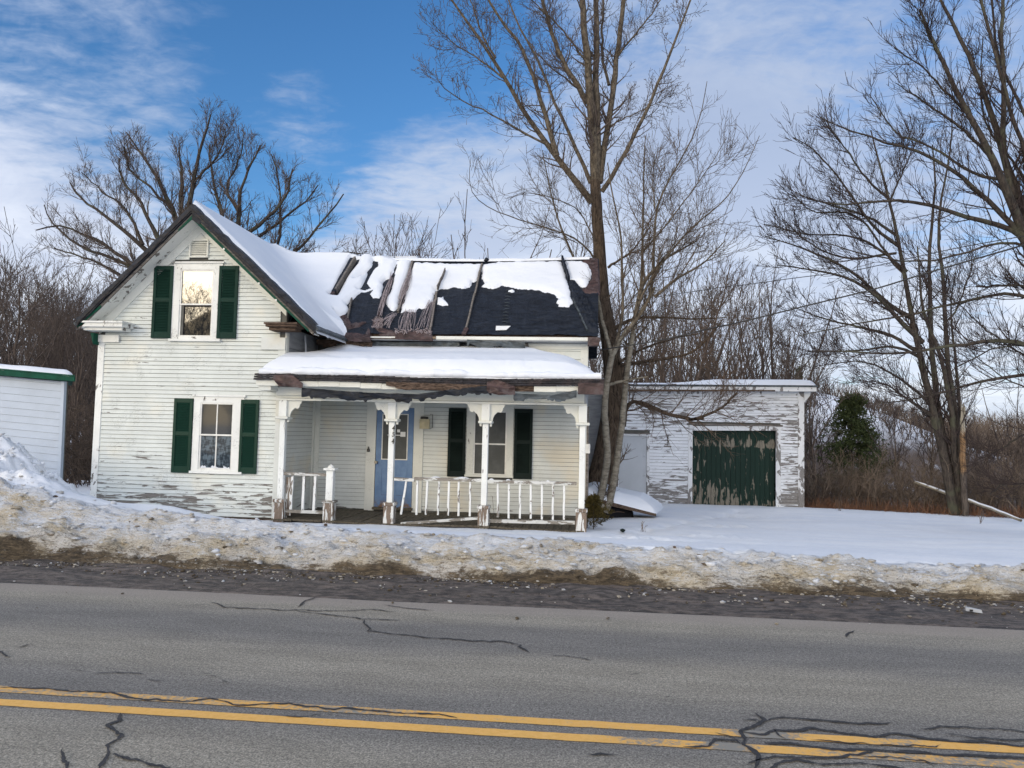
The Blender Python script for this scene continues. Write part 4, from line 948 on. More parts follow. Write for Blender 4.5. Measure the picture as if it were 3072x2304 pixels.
# railings
def rail(px0, py0, px1, py1, pz, h, th, name, m, par=None, Yv=YP+.03, zz=Z5):
    a = PY(*S(zz, px0, py0), Yv); b = PY(*S(zz, px1, py1), Yv)
    return MB().hexa([(a[0], Yv-th/2, a[2]-h), (b[0], Yv-th/2, b[2]-h), (b[0], Yv+th/2, b[2]-h), (a[0], Yv+th/2, a[2]-h), (a[0], Yv-th/2, a[2]), (b[0], Yv-th/2, b[2]), (b[0], Yv+th/2, b[2]), (a[0], Yv+th/2, a[2])]).build(name, m, par or house)
def baluster(par, a, b, Yv=YP+.03, w=.034, z=Z5):
    p = PY(*S(z, *a), Yv); q = PY(*S(z, *b), Yv); j = random.uniform(-.006, .006)
    pts = [(p[0], p[2]), ((p[0]*2+q[0])/3+j, (p[2]*2+q[2])/3), ((p[0]+q[0]*2)/3-j, (p[2]+2*q[2])/3), (q[0], q[2])]
    mb = MB()
    for (xa, za), (xb, zb_) in zip(pts[:-1], pts[1:]):
        h = w/2; mb.hexa([(xb-h, Yv-h, zb_), (xb+h, Yv-h, zb_), (xb+h, Yv+h, zb_), (xb-h, Yv+h, zb_), (xa-h, Yv-h, za), (xa+h, Yv-h, za), (xa+h, Yv+h, za), (xa-h, Yv+h, za)])
    return mb.build('baluster', m_baluster, par)
# left short rail
rl = rail(200, 970, 625, 985, 0, .05, .07, 'railing', m_rail, zz=Z4); rail(195, 1315, 590, 1328, 0, .055, .06, 'bottom_rail', m_rail, rl, zz=Z4)
for a, b in (((220, 1000), (205, 1310)), ((300, 1005), (285, 1315)), ((408, 1010), (394, 1320)), ((513, 1010), (495, 1325))): baluster(rl, a, b, z=Z4, w=.045)
MB().box(PY(*S(Z4, 245, 1100), YP+.1)[0], PY(*S(Z4, 300, 1100), YP+.1)[0], YP+.07, YP+.09, .1, .80).build('plank', m_postbase, rl)
nx_ = PY(*S(Z4, 645, 1100), YP)[0]; nz1 = PY(*S(Z4, 650, 940), YP)[2]; nzb = PY(*S(Z4, 635, 1243), YP)[2]
nw = MB().box(nx_-.065, nx_+.065, YP-.045, YP+.085, nzb+.02, nz1-.03).build('newel_post', m_post, house, bevel=.005)
MB().box(nx_-.095, nx_+.095, YP-.075, YP+.115, -.08, nzb-.02).build('post_base', m_postbase, nw, bevel=.006)
MB().box(nx_-.115, nx_+.115, YP-.095, YP+.135, nzb-.02, nzb+.02).build('collar', m_rail, nw, bevel=.01)
MB().box(nx_-.11, nx_+.11, YP-.09, YP+.13, nz1-.03, nz1+.012).build('cap', m_trim, nw, bevel=.01)
MB().tube([(nx_, YP+.02, nz1+.012), (nx_, YP+.02, nz1+.045), (nx_, YP+.02, nz1+.08)], [.06, .055, .005], 10).build('finial', m_trim, nw)
# right rails
ra = rail(-20, 993, 625, 1008, 0, .055, .085, 'railing', m_rail, zz=Z5)
rl2 = PY(*S(Z4, 1240, 1015), YP+.03)
MB().hexa([(rl2[0], YP-.01, rl2[2]-.065), (PY(*S(Z5, -20, 993), YP)[0], YP-.01, rl2[2]-.075), (PY(*S(Z5, -20, 993), YP)[0], YP+.07, rl2[2]-.075), (rl2[0], YP+.07, rl2[2]-.065), (rl2[0], YP-.01, rl2[2]-.01), (PY(*S(Z5, -20, 993), YP)[0], YP-.01, rl2[2]-.02), (PY(*S(Z5, -20, 993), YP)[0], YP+.07, rl2[2]-.02), (rl2[0], YP+.07, rl2[2]-.01)]).build('handrail', m_rail, ra)
rail(-150, 1425, 610, 1372, 0, .045, .06, 'bottom_rail', m_rail, ra, zz=Z5, Yv=YP-.02)
for a, b in (((104, 1020), (88, 1352)), ((215, 1020), (202, 1355)), ((310, 1025), (300, 1360)), ((404, 1022), (400, 1365)), ((514, 1025), (508, 1368))): baluster(ra, a, b)
for a, b in (((1350, 1050), (1300, 1362)), ((1452, 1042), (1442, 1365))): baluster(ra, a, b, z=Z4)
rb = rail(675, 1018, 1530, 1040, 0, .055, .085, 'railing', m_rail, zz=Z5); rail(688, 1395, 1515, 1412, 0, .06, .06, 'bottom_rail', m_rail, rb, zz=Z5)
for a, b in (((776, 1045), (778, 1378)), ((882, 1048), (880, 1388)), ((990, 1050), (987, 1388)), ((1091, 1052), (1092, 1390)), ((1199, 1055), (1198, 1398)), ((1304, 1058), (1303, 1402)), ((1410, 1065), (1409, 1400))): baluster(rb, a, b)
sn = MB()      # crusts of snow on the handrails
for (a, b, y) in ((130, 230, 995), (370, 510, 1000), (690, 740, 1015), (850, 900, 1022), (1235, 1275, 1032)):
    p = PY(*S(Z5, a, y), YP+.03); q = PY(*S(Z5, b, y+3), YP+.03)
    X = np.linspace(p[0], q[0], 8)
    for i in range(7):
        h0 = .028*math.sin(math.pi*i/7)+.004; h1 = .028*math.sin(math.pi*(i+1)/7)+.004
        sn.hexa([(X[i], YP-.0, p[2]-.03), (X[i+1], YP-.0, p[2]-.03), (X[i+1], YP+.065, p[2]-.03), (X[i], YP+.065, p[2]-.03), (X[i], YP+.01, p[2]+h0-.01), (X[i+1], YP+.01, p[2]+h1-.01), (X[i+1], YP+.055, p[2]+h1-.01), (X[i], YP+.055, p[2]+h0-.01)])
o = sn.build('rail_snow', m_snow, None, smooth=True); setp(o, 'thin crusts of snow left on the white porch handrails', 'snow', kind='stuff')

# ---------------- main roof of the wing
EY, EZ, KW = 15.28, 3.66, .95
RYW = 17.42; RZW = EZ+(RYW-EY)*KW
def wing_z(Yv): return EZ+(Yv-EY)*KW
def PR(x, y):      # photo point on the wing roof plane
    d = ray(x, y); n = np.array([0, -KW, 1.0]); p0 = np.array([0, EY, EZ]); t = np.dot(n, p0-EYE)/np.dot(n, d); return EYE+d*t
WR = .06
def roof_wave(X, s):     # s: distance up the slope 0..1
    w = .034*(ridge(X*1.2, s*7+X*.6, 4, 12)-.5)+.028*(ridge(X*7+s*2, s*3+X, 3, 45)-.5)
    for xb in (-4.55, -3.72, -2.63, -1.42): w = w+.006*np.exp(-((X-xb)/.02)**2)
    fold = sstep(X, -1.9, -1.0)*sstep(s, .65, .3)
    w = w+fold*.05*(ridge(X*2.0+s*2, s*13-X*1.5, 3, 81)-.5)
    return w
X, s = np.meshgrid(np.linspace(-6.4, WR, 320), np.linspace(0, 1, 130)); Yv = EY+s*(RYW-EY)
sag = -.05*np.sin(np.clip((X+5.5)/5.5, 0, 1)*math.pi)*s
Zt = wing_z(Yv)+roof_wave(X, s)+sag
rf = height_sheet('roof', X, Yv, Zt, m_tarp, parent=house, label='black tarp covering the wing roof')
MB().slab((-6.4, RYW, RZW-.01), (WR, RYW, RZW-.01), (WR, 2*RYW-EY, EZ-.01), (-6.4, 2*RYW-EY, EZ-.01), .06).build('rear_roof', m_tarp, house)
MB().slab((-6.0, EY+.03, EZ-.04), (WR-.02, EY+.03, EZ-.04), (WR-.02, RYW, RZW-.05), (-6.0, RYW, RZW-.05), .04).build('roof_deck', m_rotten, house)
gw = MB(); n0 = 0     # small end gable wall of the wing
gw.v = [(WXR-.05, YW, 3.6), (WXR-.05, 19.3, 3.6), (WXR-.05, RYW, RZW-.08), (WXR, YW, 3.6), (WXR, 19.3, 3.6), (WXR, RYW, RZW-.08)]; gw.f = [(0, 1, 2), (5, 4, 3), (0, 3, 4, 1), (1, 4, 5, 2), (2, 5, 3, 0)]
gw.build('end_gable', m_greyside, house)
# eave boards of the wing
fw = R4(Z3, 1290, 622, 2015, 640, EY-.02)
MB().box(-3.2, WR-.15, EY-.035, EY-.005, EZ-.10, EZ-.035).build('fascia_board', m_trim_clean, house)
MB().box(-5.45, -3.21, EY-.035, EY-.005, EZ-.10, EZ-.045).build('fascia_board', m_rotten, house)
MB().box(-4.9, -3.6, EY-.055, EY-.037, EZ-.085, EZ-.055).build('gutter_strip', m_trim_clean, house)
MB().box(-3.85, -3.2, EY-.06, EY-.038, EZ-.09, EZ-.05).build('gutter_strip', m_freshwood, house)
MB().box(-5.5, WR-.1, EY-.005, YW, EZ-.12, EZ-.10).build('soffit', m_greyside, house)
MB().box(WR-.20, WR+.03, EY-.06, EY+.12, EZ-.20, EZ-.03).build('eave_end', m_tarp_brown, house)
MB().box(-1.53, WXR+.02, YW-.05, YW-.022, 3.42, 3.53).build('frieze_board', m_trim_clean, house)
# torn tarp hanging below the eave
drape('hanging_tarp', PL(Z3, [(1290, 640), (1450, 650), (1640, 655)], EY-.03), PL(Z3, [(1290, 650), (1400, 680), (1470, 668), (1540, 690), (1640, 685)], EY-.03), EY-.03, m_tarp_grey, .05, 70, 7, seed=52, parent=house, scallop=.05)
drape('hanging_tarp', PL(Z3, [(380, 640), (540, 640), (720, 650)], EY-.03), PL(Z3, [(380, 660), (540, 655), (720, 665)], EY-.03), EY-.03, m_rotten, .06, 50, 6, seed=55, parent=house, scallop=.04)
drape('hanging_tarp', PL(Z3, [(700, 650), (900, 655), (1240, 650)], EY+.05), PL(Z3, [(700, 700), (900, 712), (1240, 700)], EY+.05), EY+.12, m_tarp_grey, .06, 80, 7, seed=58, parent=house, scallop=.03)
a = PY(*S(Z3, 1650, 650), YW-.06); b = PY(*S(Z3, 1662, 738), YW-.06)
MB().hexa([(b[0]-.03, YW-.08, b[2]), (b[0]+.02, YW-.08, b[2]), (b[0]+.02, YW-.04, b[2]), (b[0]-.03, YW-.04, b[2]), (a[0]-.03, YW-.08, a[2]), (a[0]+.02, YW-.08, a[2]), (a[0]+.02, YW-.04, a[2]), (a[0]-.03, YW-.04, a[2])]).build('plank', m_greytimber, house)
MB().box(-1.66, -1.54, YW-.045, YW-.033, 3.0, 3.55).build('torn_opening', m_dark, house)
# crumpled brown tarps and folded roll at the wing eave
def crumple(name, outline, m, amp=.12, seed=3, n=130, **kw):
    """a crumpled sheet lying on the wing roof plane inside a traced outline"""
    P = np.array([PR(*p) for p in outline]); u = P[:, 0]; v = P[:, 1]
    X, Yv = np.meshgrid(np.linspace(u.min()-.02, u.max()+.02, n), np.linspace(v.min()-.02, v.max()+.02, n//2))
    sd_ = sdist(X, Yv, np.stack([u, v], -1))
    Zc = wing_z(Yv)+np.where(sd_ > 0, .02+amp*np.sqrt(np.clip(sd_/.08, 0, 1))*(.1+ridge(X*9+Yv*5, Yv*16-X*4, 4, seed)**2*1.1), -.03)
    return height_sheet(name, X, Yv, Zc, m, keep=sd_ > -.03, parent=house, **kw)
def sdist(X, Yv, poly):
    """signed distance, positive inside"""
    px, py = X.ravel(), Yv.ravel(); best = np.full(px.shape, 1e9); ins = np.zeros(px.shape, bool)
    n = len(poly)
    for i in range(n):
        a = poly[i]; b = poly[(i+1) % n]; ab = b-a; L = max(1e-12, (ab**2).sum())
        t = np.clip(((px-a[0])*ab[0]+(py-a[1])*ab[1])/L, 0, 1)
        best = np.minimum(best, (px-a[0]-t*ab[0])**2+(py-a[1]-t*ab[1])**2)
        c = (a[1] > py) != (b[1] > py)
        ins ^= c & (px < (b[0]-a[0])*(py-a[1])/(b[1]-a[1]+1e-12)+a[0])
    d = np.sqrt(best); return np.where(ins, d, -d).reshape(X.shape)
ZR1 = (960, 760, .1989); ZR2 = (1380, 760, .1989)
def SP(z, pts): return [S(z, *p) for p in pts]
crumple('brown_tarp', SP(ZR1, [(120, 1130), (150, 1020), (330, 960), (400, 960), (480, 1080), (560, 1080), (700, 1040), (600, 1120), (430, 1160), (340, 1240), (250, 1210), (160, 1180)]), m_tarp_brown, .10, 5)
crumple('brown_tarp', SP(ZR1, [(790, 1110), (800, 1000), (880, 960), (960, 1010), (950, 1150), (1150, 1200), (1400, 1190), (1690, 1180), (1690, 1290), (1400, 1270), (1150, 1255), (900, 1200)]), m_tarp_brown, .08, 8, 130)
crumple('brown_tarp', SP(ZR1, [(370, 1260), (390, 1210), (560, 1215), (680, 1240), (730, 1130), (760, 1180), (755, 1300), (560, 1300)]), m_tarp_brown, .04, 14)
crumple('brown_tarp', SP(ZR2, [(1830, 130), (1960, 80), (2080, 100), (2100, 600), (1900, 620), (1790, 560), (1900, 520), (1990, 400), (1980, 260), (1900, 170)]), m_tarp_brown, .04, 17)
crumple('torn_tarp', SP(ZR2, [(1640, 420), (1730, 430), (1900, 640), (2050, 900), (2080, 1180), (1930, 1180), (1800, 960), (1700, 700)]), m_tarp, .10, 19, 110)
# battens holding the tarp down
def batten(z, p, q, w, m, lift=.035, nm='batten', seg=6):
    a, b = PR(*S(z, *p)), PR(*S(z, *q)); d = b-a; sx_ = np.array([1, 0, 0]); mb = MB(); nrm = np.array([0, -KW, 1])/math.hypot(1, KW)
    for i in range(seg):
        s0 = a+d*i/seg+sx_*random.uniform(-.008, .008); s1 = a+d*(i+1)/seg+sx_*random.uniform(-.008, .008)
        mb.hexa([s0-sx_*w*.75, s0+sx_*w*.75, s1+sx_*w*.75, s1-sx_*w*.75, s0-sx_*w*.75+nrm*lift, s0+sx_*w*.75+nrm*lift, s1+sx_*w*.75+nrm*lift, s1-sx_*w*.75+nrm*lift])
    return mb.build(nm, m, house)
batten(ZR1, (250, 620), (540, 130), .028, m_greytimber, .15); batten(ZR1, (215, 650), (495, 140), .055, m_tarp, .135); batten(ZR1, (190, 700), (270, 560), .05, m_tarp_brown, .13)
batten(ZR1, (1180, 900), (1395, 140), .025, m_greytimber, .06); batten(ZR1, (1660, 1200), (1760, 600), .03, m_greytimber, .05); batten(ZR1, (1780, 560), (1900, 290), .012, m_greytimber, .13)
batten(ZR1, (880, 950), (1100, 380), .018, m_tarp_brown, .04); batten(ZR2, (100, 1150), (330, 180), .022, m_greytimber, .06); batten(ZR1, (420, 1010), (480, 700), .02, m_greytimber, .06)
batten(ZR2, (1640, 420), (1540, 110), .03, m_tarp, .14); batten(ZR2, (1920, 1170), (1700, 700), .018, m_tarp_grey, .05); batten(ZR2, (60, 1240), (100, 1150), .06, m_tarp_brown, .05)
k_ = PR(*S(ZR2, 395, 115)); MB().tube([k_+np.array([-.05, 0, 0]), k_+np.array([0, 0, .03]), k_+np.array([.06, 0, .02])], [.02, .06, .03], 8).build('tarp_knot', m_tarp, house, smooth=True)
q = [PR(*p) for p in SP(ZR2, [(540, 1175), (700, 1170), (765, 1112), (545, 1112)])]
lb = MB(); nrm = np.array([0, -KW, 1])/math.hypot(1, KW)*.03
lb.hexa([a+nrm*.6 for a in q]+[a+nrm for a in q]).build('label_patch', m_paper, house)
# dark rungs printed by the shingles pressing through the tarp
rg = MB()
for i in range(13):
    y = 560+i*48; x0 = 690-i*5.5; a_, b_ = PR(*S(ZR2, x0, y)), PR(*S(ZR2, x0+85, y+random.uniform(-8, 8))); c_ = PR(*S(ZR2, x0+random.uniform(-4, 8), y+30))
    rg.tube([a_+nrm*.3, (a_+b_)/2+nrm*.7, b_+nrm*.3], [.004, .008, .004], 5)
rg.build('tarp_rungs', m_tarp_grey, house, kind='stuff')
# frayed threads
th = MB()
def thread(z, a, b, sagg=.0, r=.0035):
    p, q = PR(*S(z, *a)), PR(*S(z, *b)); pts = []
    bow = random.uniform(-.05, .05)
    for i in range(7):
        t = i/6; w = p*(1-t)+q*t; w = w+nrm*(1.6+1.5*math.sin(t*3.1))+np.array([bow*math.sin(t*3.1), 0, -sagg*math.sin(t*3.1)]); pts.append(w)
    th.tube(pts, r, 4)
for i in range(15): thread(ZR1, (1120+random.uniform(-60, 60), 945+random.uniform(-30, 30)), (900+i*11+random.uniform(-15, 15), 1080+i*4+random.uniform(-30, 30)), .01)
for i in range(20): i *= 1.7; thread(ZR1, (1290+(i/34)*160+random.uniform(-6, 6), 880+random.uniform(-15, 25)), (1180+(i/34)*250+random.uniform(-15, 15), 1190+random.uniform(-40, 30)), .01)
for i in range(12): i *= 1.8; thread(ZR1, (1640+i*4.5, 740+random.uniform(-20, 25)), (1440+i*11+random.uniform(-15, 15), 1180+random.uniform(-40, 20)), .01)
for i in range(10): thread(ZR1, (1090+random.uniform(-20, 25), 350+random.uniform(-80, 120)), (890+random.uniform(-40, 50), 940+random.uniform(-60, 60)), .0, .005)
for i in range(12): thread(ZR1, (1390+random.uniform(-20, 8), 170+random.uniform(0, 200)), (1220+random.uniform(-40, 30), 800+random.uniform(-100, 60)), .0, .004)
for i in range(90):
    a_ = (820+random.random()*130, 1000+random.random()*150) if i < 45 else (1150+random.random()*520, 1185+random.random()*50)
    thread(ZR1, a_, (a_[0]+random.uniform(-45, 45), a_[1]+random.uniform(-25, 30)), 0, .006)
th.build('frayed_threads', m_string, house, kind='stuff')

# ---------------- snow on the main roofs
def smax(a, b, k=.18): h = np.clip(.5+.5*(a-b)/k, 0, 1); return b*(1-h)+a*h+k*h*(1-h)
def gable_right(X): return PKZ-KR*(X-PKX)
holes = [np.array([PR(*p)[:2] for p in SP(ZR1, h)]) for h in ([(160, 700), (240, 620), (360, 340), (480, 120), (600, 100), (560, 200), (440, 340), (350, 500), (250, 690)],
    [(530, 420), (700, 290), (790, 215), (795, 110), (880, 130), (880, 210), (820, 260), (760, 350), (700, 470), (770, 540), (680, 575), (580, 570), (640, 510), (690, 380), (730, 300)])]
low_pts = SP(ZR1, [(-60, 1165), (40, 1120), (120, 1125), (150, 1010), (330, 960), (420, 900), (440, 860), (400, 790), (520, 690), (620, 600), (700, 590), (800, 560), (760, 620), (850, 680), (920, 650), (940, 560), (960, 500), (940, 460), (1000, 395), (1060, 380), (1110, 280), (1150, 170), (1170, 150), (1130, 290), (1090, 500), (1050, 620), (1005, 690), (1000, 770), (1060, 860), (1120, 882), (1180, 820), (1200, 690), (1300, 400), (1370, 150)])
P1 = [tuple(PR(*p)[:2]) for p in low_pts]
poly1 = np.array([(-7.9, RYW+.0), (-7.9, EY+.05), (-6.2, EY+.03)]+P1+[(P1[-1][0], RYW-.07), (-4.6, RYW-.07), (-5.2, RYW+.12), (-6.2, RYW+.12)])
poly2 = np.array([tuple(PR(*p)[:2]) for p in SP(ZR1, [(1412, 150), (1390, 220), (1330, 500), (1230, 850), (1215, 905), (1290, 870), (1350, 885), (1440, 885), (1480, 830), (1600, 820), (1650, 750), (1700, 730), (1720, 640), (1745, 560), (1810, 525), (2050, 500), (2212, 525)])+SP(ZR2, [(30, 522), (150, 500), (170, 430), (260, 390), (310, 280), (330, 170), (100, 165)])])
poly3 = np.array([tuple(PR(*p)[:2]) for p in SP(ZR2, [(345, 180), (330, 380), (380, 460), (335, 500), (430, 520), (560, 505), (640, 470), (700, 495), (820, 508), (900, 530), (1050, 540), (1200, 570), (1400, 630), (1500, 690), (1450, 750), (1510, 770), (1490, 800), (1640, 822), (1700, 770), (1700, 710), (1680, 690), (1640, 500), (1605, 380), (1560, 230), (1530, 135), (1000, 130), (600, 140)])])
poly4 = np.array([tuple(PR(*p)[:2]) for p in SP(ZR2, [(1590, 130), (1600, 240), (1625, 310), (1625, 400), (1680, 440), (1740, 430), (1790, 500), (1850, 530), (1920, 510), (1960, 400), (1990, 330), (1980, 260), (1930, 180), (1830, 125)])])
def roof_snow(poly, label, T=.12, res=.022, w=.09, ragged=.06):
    x0, x1, y0, y1 = poly[:, 0].min()-.06, poly[:, 0].max()+.06, poly[:, 1].min()-.06, poly[:, 1].max()+.06
    X, Yv = np.meshgrid(np.arange(x0, x1, res), np.arange(y0, y1, res*.8))
    d = sdist(X, Yv, poly)
    for h in holes: d = np.minimum(d, -sdist(X, Yv, h))
    d = d+ragged*(fbm(X*9, Yv*9, 4, 66)-.5)
    base = smax(wing_z(np.minimum(Yv, 2*RYW-Yv)), np.where(X < -4.2, gable_right(X), -9), .35)
    t = np.where(d > 0, T*np.sqrt(np.clip(d/w, 0, 1)), -.04)*(.8+.4*fbm(X*1.1, Yv*1.1, 3, 8))+.022*(fbm(X*6, Yv*9, 4, 29)-.5)
    return height_sheet('roof_snow', X, Yv, base+t, m_snow, keep=d > -.035, label=label, cat='snow', kind='stuff', group=None)
roof_snow(poly2, 'snow patch with a ragged lower edge above the frayed threads in the middle of the wing roof', .06)
roof_snow(poly3, 'broad snow sheet on the right half of the black wing roof', .065)
roof_snow(poly4, 'small snow patch at the right end of the wing roof beside the tree trunk', .07)
for pl, nm in ((SP(ZR1, [(1770, 670), (1830, 680), (1860, 650), (1870, 700), (1940, 780), (1850, 790), (1765, 770)]), 'small white snow scrap beside the pale batten on the black tarp'), (SP(ZR1, [(750, 620), (830, 590), (925, 620), (900, 680), (800, 680)]), 'snow scrap hanging below the left snow field on the tarp'), (SP(ZR2, [(720, 575), (790, 555), (825, 575), (780, 592)]), 'tiny snow spot at the top of the dark rung marks')):
    roof_snow(np.array([tuple(PR(*p)[:2]) for p in pl]), nm, .05, .012, .05, .01)
# left sweep: gable slope and valley in one smooth field
X, Yv = np.meshgrid(np.arange(PKX-.06, P1[-1][0]+.1, .026), np.arange(RY+.02, 19.9, .026))
gz = gable_right(X); wz = np.where(Yv > EY, wing_z(np.minimum(Yv, 2*RYW-Yv)), -9)
base = smax(wz, gz, .55)
front = np.minimum(Yv-RY-.03, 9.0); eave = PKX+dr+.04-X
dgab = np.minimum(front-.05, np.where(Yv < EY+.05, eave, 9.0))
dw = sdist(X, Yv, poly1); valley = (gz > wz-.12)
d = np.where(valley, dgab, np.where(Yv > RYW, RYW+.12-Yv+9*(gz > wz), dw))
d = np.maximum(d, np.where((Yv >= EY) & (Yv <= RYW+.1), dw, -9)); d = np.where(Yv < EY+.02, dgab, d)
for h in holes: d = np.minimum(d, -sdist(X, Yv, h))
d = d+.03*(fbm(X*9, Yv*9, 4, 66)-.5)*(X > -6.0)
t = np.where(d > 0, (.10+.08*sstep(X, -4.6, -6.2))*np.sqrt(np.clip(d/.10, 0, 1)), -.05)+.015*(fbm(X*1.5, Yv*1.5, 3, 18)-.5)
height_sheet('roof_snow', X, Yv, base+t, m_snow, keep=(d > -.03) & (Yv < 19.8), label='deep snow sweeping from the gable peak down into the roof valley', cat='snow', kind='stuff')
rs_ = MB(); X = np.linspace(-5.0, -.15, 200)      # cap of snow along the ridge
V = []
for j in range(7):
    a = math.pi*j/6; hgt = (.055+.02*vnoise(X*3, X*0, 3))*np.clip(vnoise(X*1.1, X*0+5, 8)*3+.5, .5, 1); V.append(np.stack([X, X*0+RYW+.02-.10*math.cos(a), RZW-.02-.05*np.sin(np.clip((X+5.5)/5.5, 0, 1)*math.pi)+hgt*1.3*math.sin(a)], -1))
ii = np.arange(7*200).reshape(7, 200)
npobj('ridge_snow', np.concatenate(V), np.stack([ii[:-1, :-1], ii[:-1, 1:], ii[1:, 1:], ii[1:, :-1]], -1).reshape(-1, 4), m_snow, smooth=True, label='narrow line of snow along the ridge of the black roof', cat='snow', kind='stuff')

# things fixed beside the door
q = R4(ZD, 0, 658, 45, 728, YW-.05)
lbx = thing('key_box', ((q[0]+q[1])/2, YW-.05, q[2]), 'small black key lock box on the casing left of the blue door', 'key box')
MB().box(q[0]+.01, q[1]-.01, YW-.08, YW-.036, q[2], q[3]-.05).build('case', m_black_pl, lbx, bevel=.008); MB().box(q[0]+.035, q[1]-.03, YW-.086, YW-.079, q[2]+.03, q[3]-.09).build('dial_plate', m_metal, lbx)
MB().tube([(q[0]+.035, YW-.06, q[3]-.05), (q[0]+.035, YW-.06, q[3]-.01), (q[1]-.035, YW-.06, q[3]-.01), (q[1]-.035, YW-.06, q[3]-.05)], .008, 6).build('shackle', m_black_pl, lbx)
q = R4(ZD, 665, 320, 782, 442, YW-.1)
mbx = thing('wall_basket', ((q[0]+q[1])/2, YW-.08, q[2]), 'cream slatted box hung on the wall right of the blue door', 'box')
bk = MB(); 
for i in range(9): x = q[0]+(q[1]-q[0])*i/9; bk.box(x+.002, x+(q[1]-q[0])/9-.002, YW-.16, YW-.15, q[2], q[3])
bk.build('slats', m_cream, mbx, kind='stuff'); MB().box(q[0]+.004, q[1]-.004, YW-.149, YW-.035, q[2], q[3]-.012).build('body', m_cream, mbx)
MB().box(q[0]-.01, q[1]+.01, YW-.17, YW-.162, q[2]+.2*(q[3]-q[2])*3, q[2]+.2*(q[3]-q[2])*3+.012).build('band', m_cream, mbx)
MB().box(q[0]+.01, q[1]-.03, YW-.14, YW-.05, q[3]-.012, q[3]+.05).build('contents', m_black_pl, mbx, bevel=.015)
MB().tube([(q[1]+.0, YW-.045, q[3]+.10), (q[1]+.05, YW-.045, q[3]+.10), (q[1]+.05, YW-.045, q[2]+.03), (q[1]+.0, YW-.045, q[2]+.0)], .006, 5).build('wire_hanger', m_black_pl, mbx)
q = R4(Z8, 592, 1022, 622, 1090, YP+.9)
mt = thing('meter_box', ((q[0]+q[1])/2, YP+.9, q[2]), 'white electric meter box on the side of the right corner post', 'meter box')
MB().box(q[0]+.03, q[1]+.05, YP+.8, YP+.95, q[2], q[3]).build('case', m_vinylwhite, mt, bevel=.01)
MB().tube([(q[0]+.08, YP+.88, q[3]), (q[0]+.08, YP+.88, q[3]+.7)], .02, 8).build('conduit', m_greytimber, mt); MB().tube([(q[0]+.08, YP+.88, q[2]), (q[0]+.08, YP+.88, -.1)], .03, 8).build('conduit', m_greytimber, mt)
# ================================================================ garage
YR = 24.0
ZG = (1860, 1110, .27125)
garage = thing('garage', (4.0, 26.0, -.4), 'peeling white clapboard garage with a flaking green plank door', 'garage')
gx0, gx1 = .30, 6.28
gtl = PY(*S(ZG, 150, 160), YR)[2]; gtr = PY(*S(ZG, 2030, 230), YR)[2]
def gtop(x): return 3.16+(x-gx0)*.004
gd = R4(ZG, 800, 672, 1722, 1480, YR); gdc = (gd[0]-.13, gd[1]+.14, -.7, gd[3]+.17)
sd_ = R4(ZG, -10, 728, 294, 1438, YR); sdc = (sd_[0]-.1, sd_[1]+.085, -.7, sd_[3]+.09)
GP = .0985
gwl = MB(); gwl.box(gx0, gd[0]-.02, YR+.012, YR+.12, -.7, 3.14); gwl.box(gd[1]+.02, gx1, YR+.012, YR+.12, -.7, 3.14); gwl.box(gd[0]-.02, gd[1]+.02, YR+.013, YR+.119, gd[3]+.06, 3.14)
gwl = gwl.build('wall', m_backing, garage)
for i in range(38):
    z0 = -.52+i*GP
    if z0 > 3.1: break
    for a, b in clap_row(gx0, gx1-.16, z0, z0+GP, YR, [gdc, sdc]): clap(gwl, a, b, z0, GP, YR, m_garage, butt=.022, gap=.009)
MB().box(gx1-.16, gx1+.02, YR-.035, YR+.01, -.7, 3.14).build('corner_board', m_gtrim, garage)
MB().box(gx1-.10, gx1, YR+.12, 30, -.9, 3.1).build('side_wall', m_garage, garage); MB().box(gx0, gx0+.1, YR+.12, 30, -.9, 3.1).build('side_wall', m_garage, garage); MB().box(gx0, gx1, 30, 30.1, -.9, 3.0).build('rear_wall', m_garage, garage)
gc = MB(); gc.box(gdc[0], gd[0], YR-.034, YR+.03, -.7, gdc[3]-.02); gc.box(gd[1], gdc[1], YR-.034, YR+.03, -.7, gdc[3]-.02)
gc.hexa([(gd[0], YR-.033, gd[3]-.02), (gd[1], YR-.033, gd[3]+.03), (gd[1], YR+.03, gd[3]+.03), (gd[0], YR+.03, gd[3]-.02), (gd[0], YR-.033, gdc[3]-.05), (gd[1], YR-.033, gdc[3]-.0), (gd[1], YR+.03, gdc[3]), (gd[0], YR+.03, gdc[3]-.05)])
gco = gc.build('door_casing', m_gtrim, garage); MB().box(gdc[0]-.05, gdc[1]+.05, YR-.07, YR, gdc[3]-.012, gdc[3]+.03).build('drip_cap', m_greytimber, gco)
gdr = MB().box(gd[0], gd[1], YR+.19, YR+.21, -.7, gd[3]+.05).build('garage_door', m_dark, garage, label='wide garage door of flaking dark green vertical planks')
nb = 17; bw = (gd[1]-gd[0])/nb
for i in range(nb):
    x = gd[0]+i*bw; MB().box(x+.004, x+bw-.004, YR+.125+random.uniform(-.005, .005), YR+.16, -.7, gd[3]+.02).build('plank', m_gdoor, gdr)
MB().box(gd[0], gd[1], YR+.03, YR+.2, gd[3]+.03, gd[3]+.06).build('door_track', m_dark, gdr)
dc = MB(); dc.box(sdc[0], sd_[0], YR-.03, YR+.02, -.7, sdc[3]-.03); dc.box(sd_[1], sdc[1], YR-.03, YR+.02, -.7, sdc[3]-.03); dc.box(sd_[0], sd_[1], YR-.03, YR+.02, sd_[3], sdc[3]-.03)
dco = dc.build('door_casing', m_gtrim, garage); MB().box(sdc[0]-.03, sdc[1]+.03, YR-.06, YR, sdc[3]-.029, sdc[3]).build('drip_cap', m_greytimber, dco)
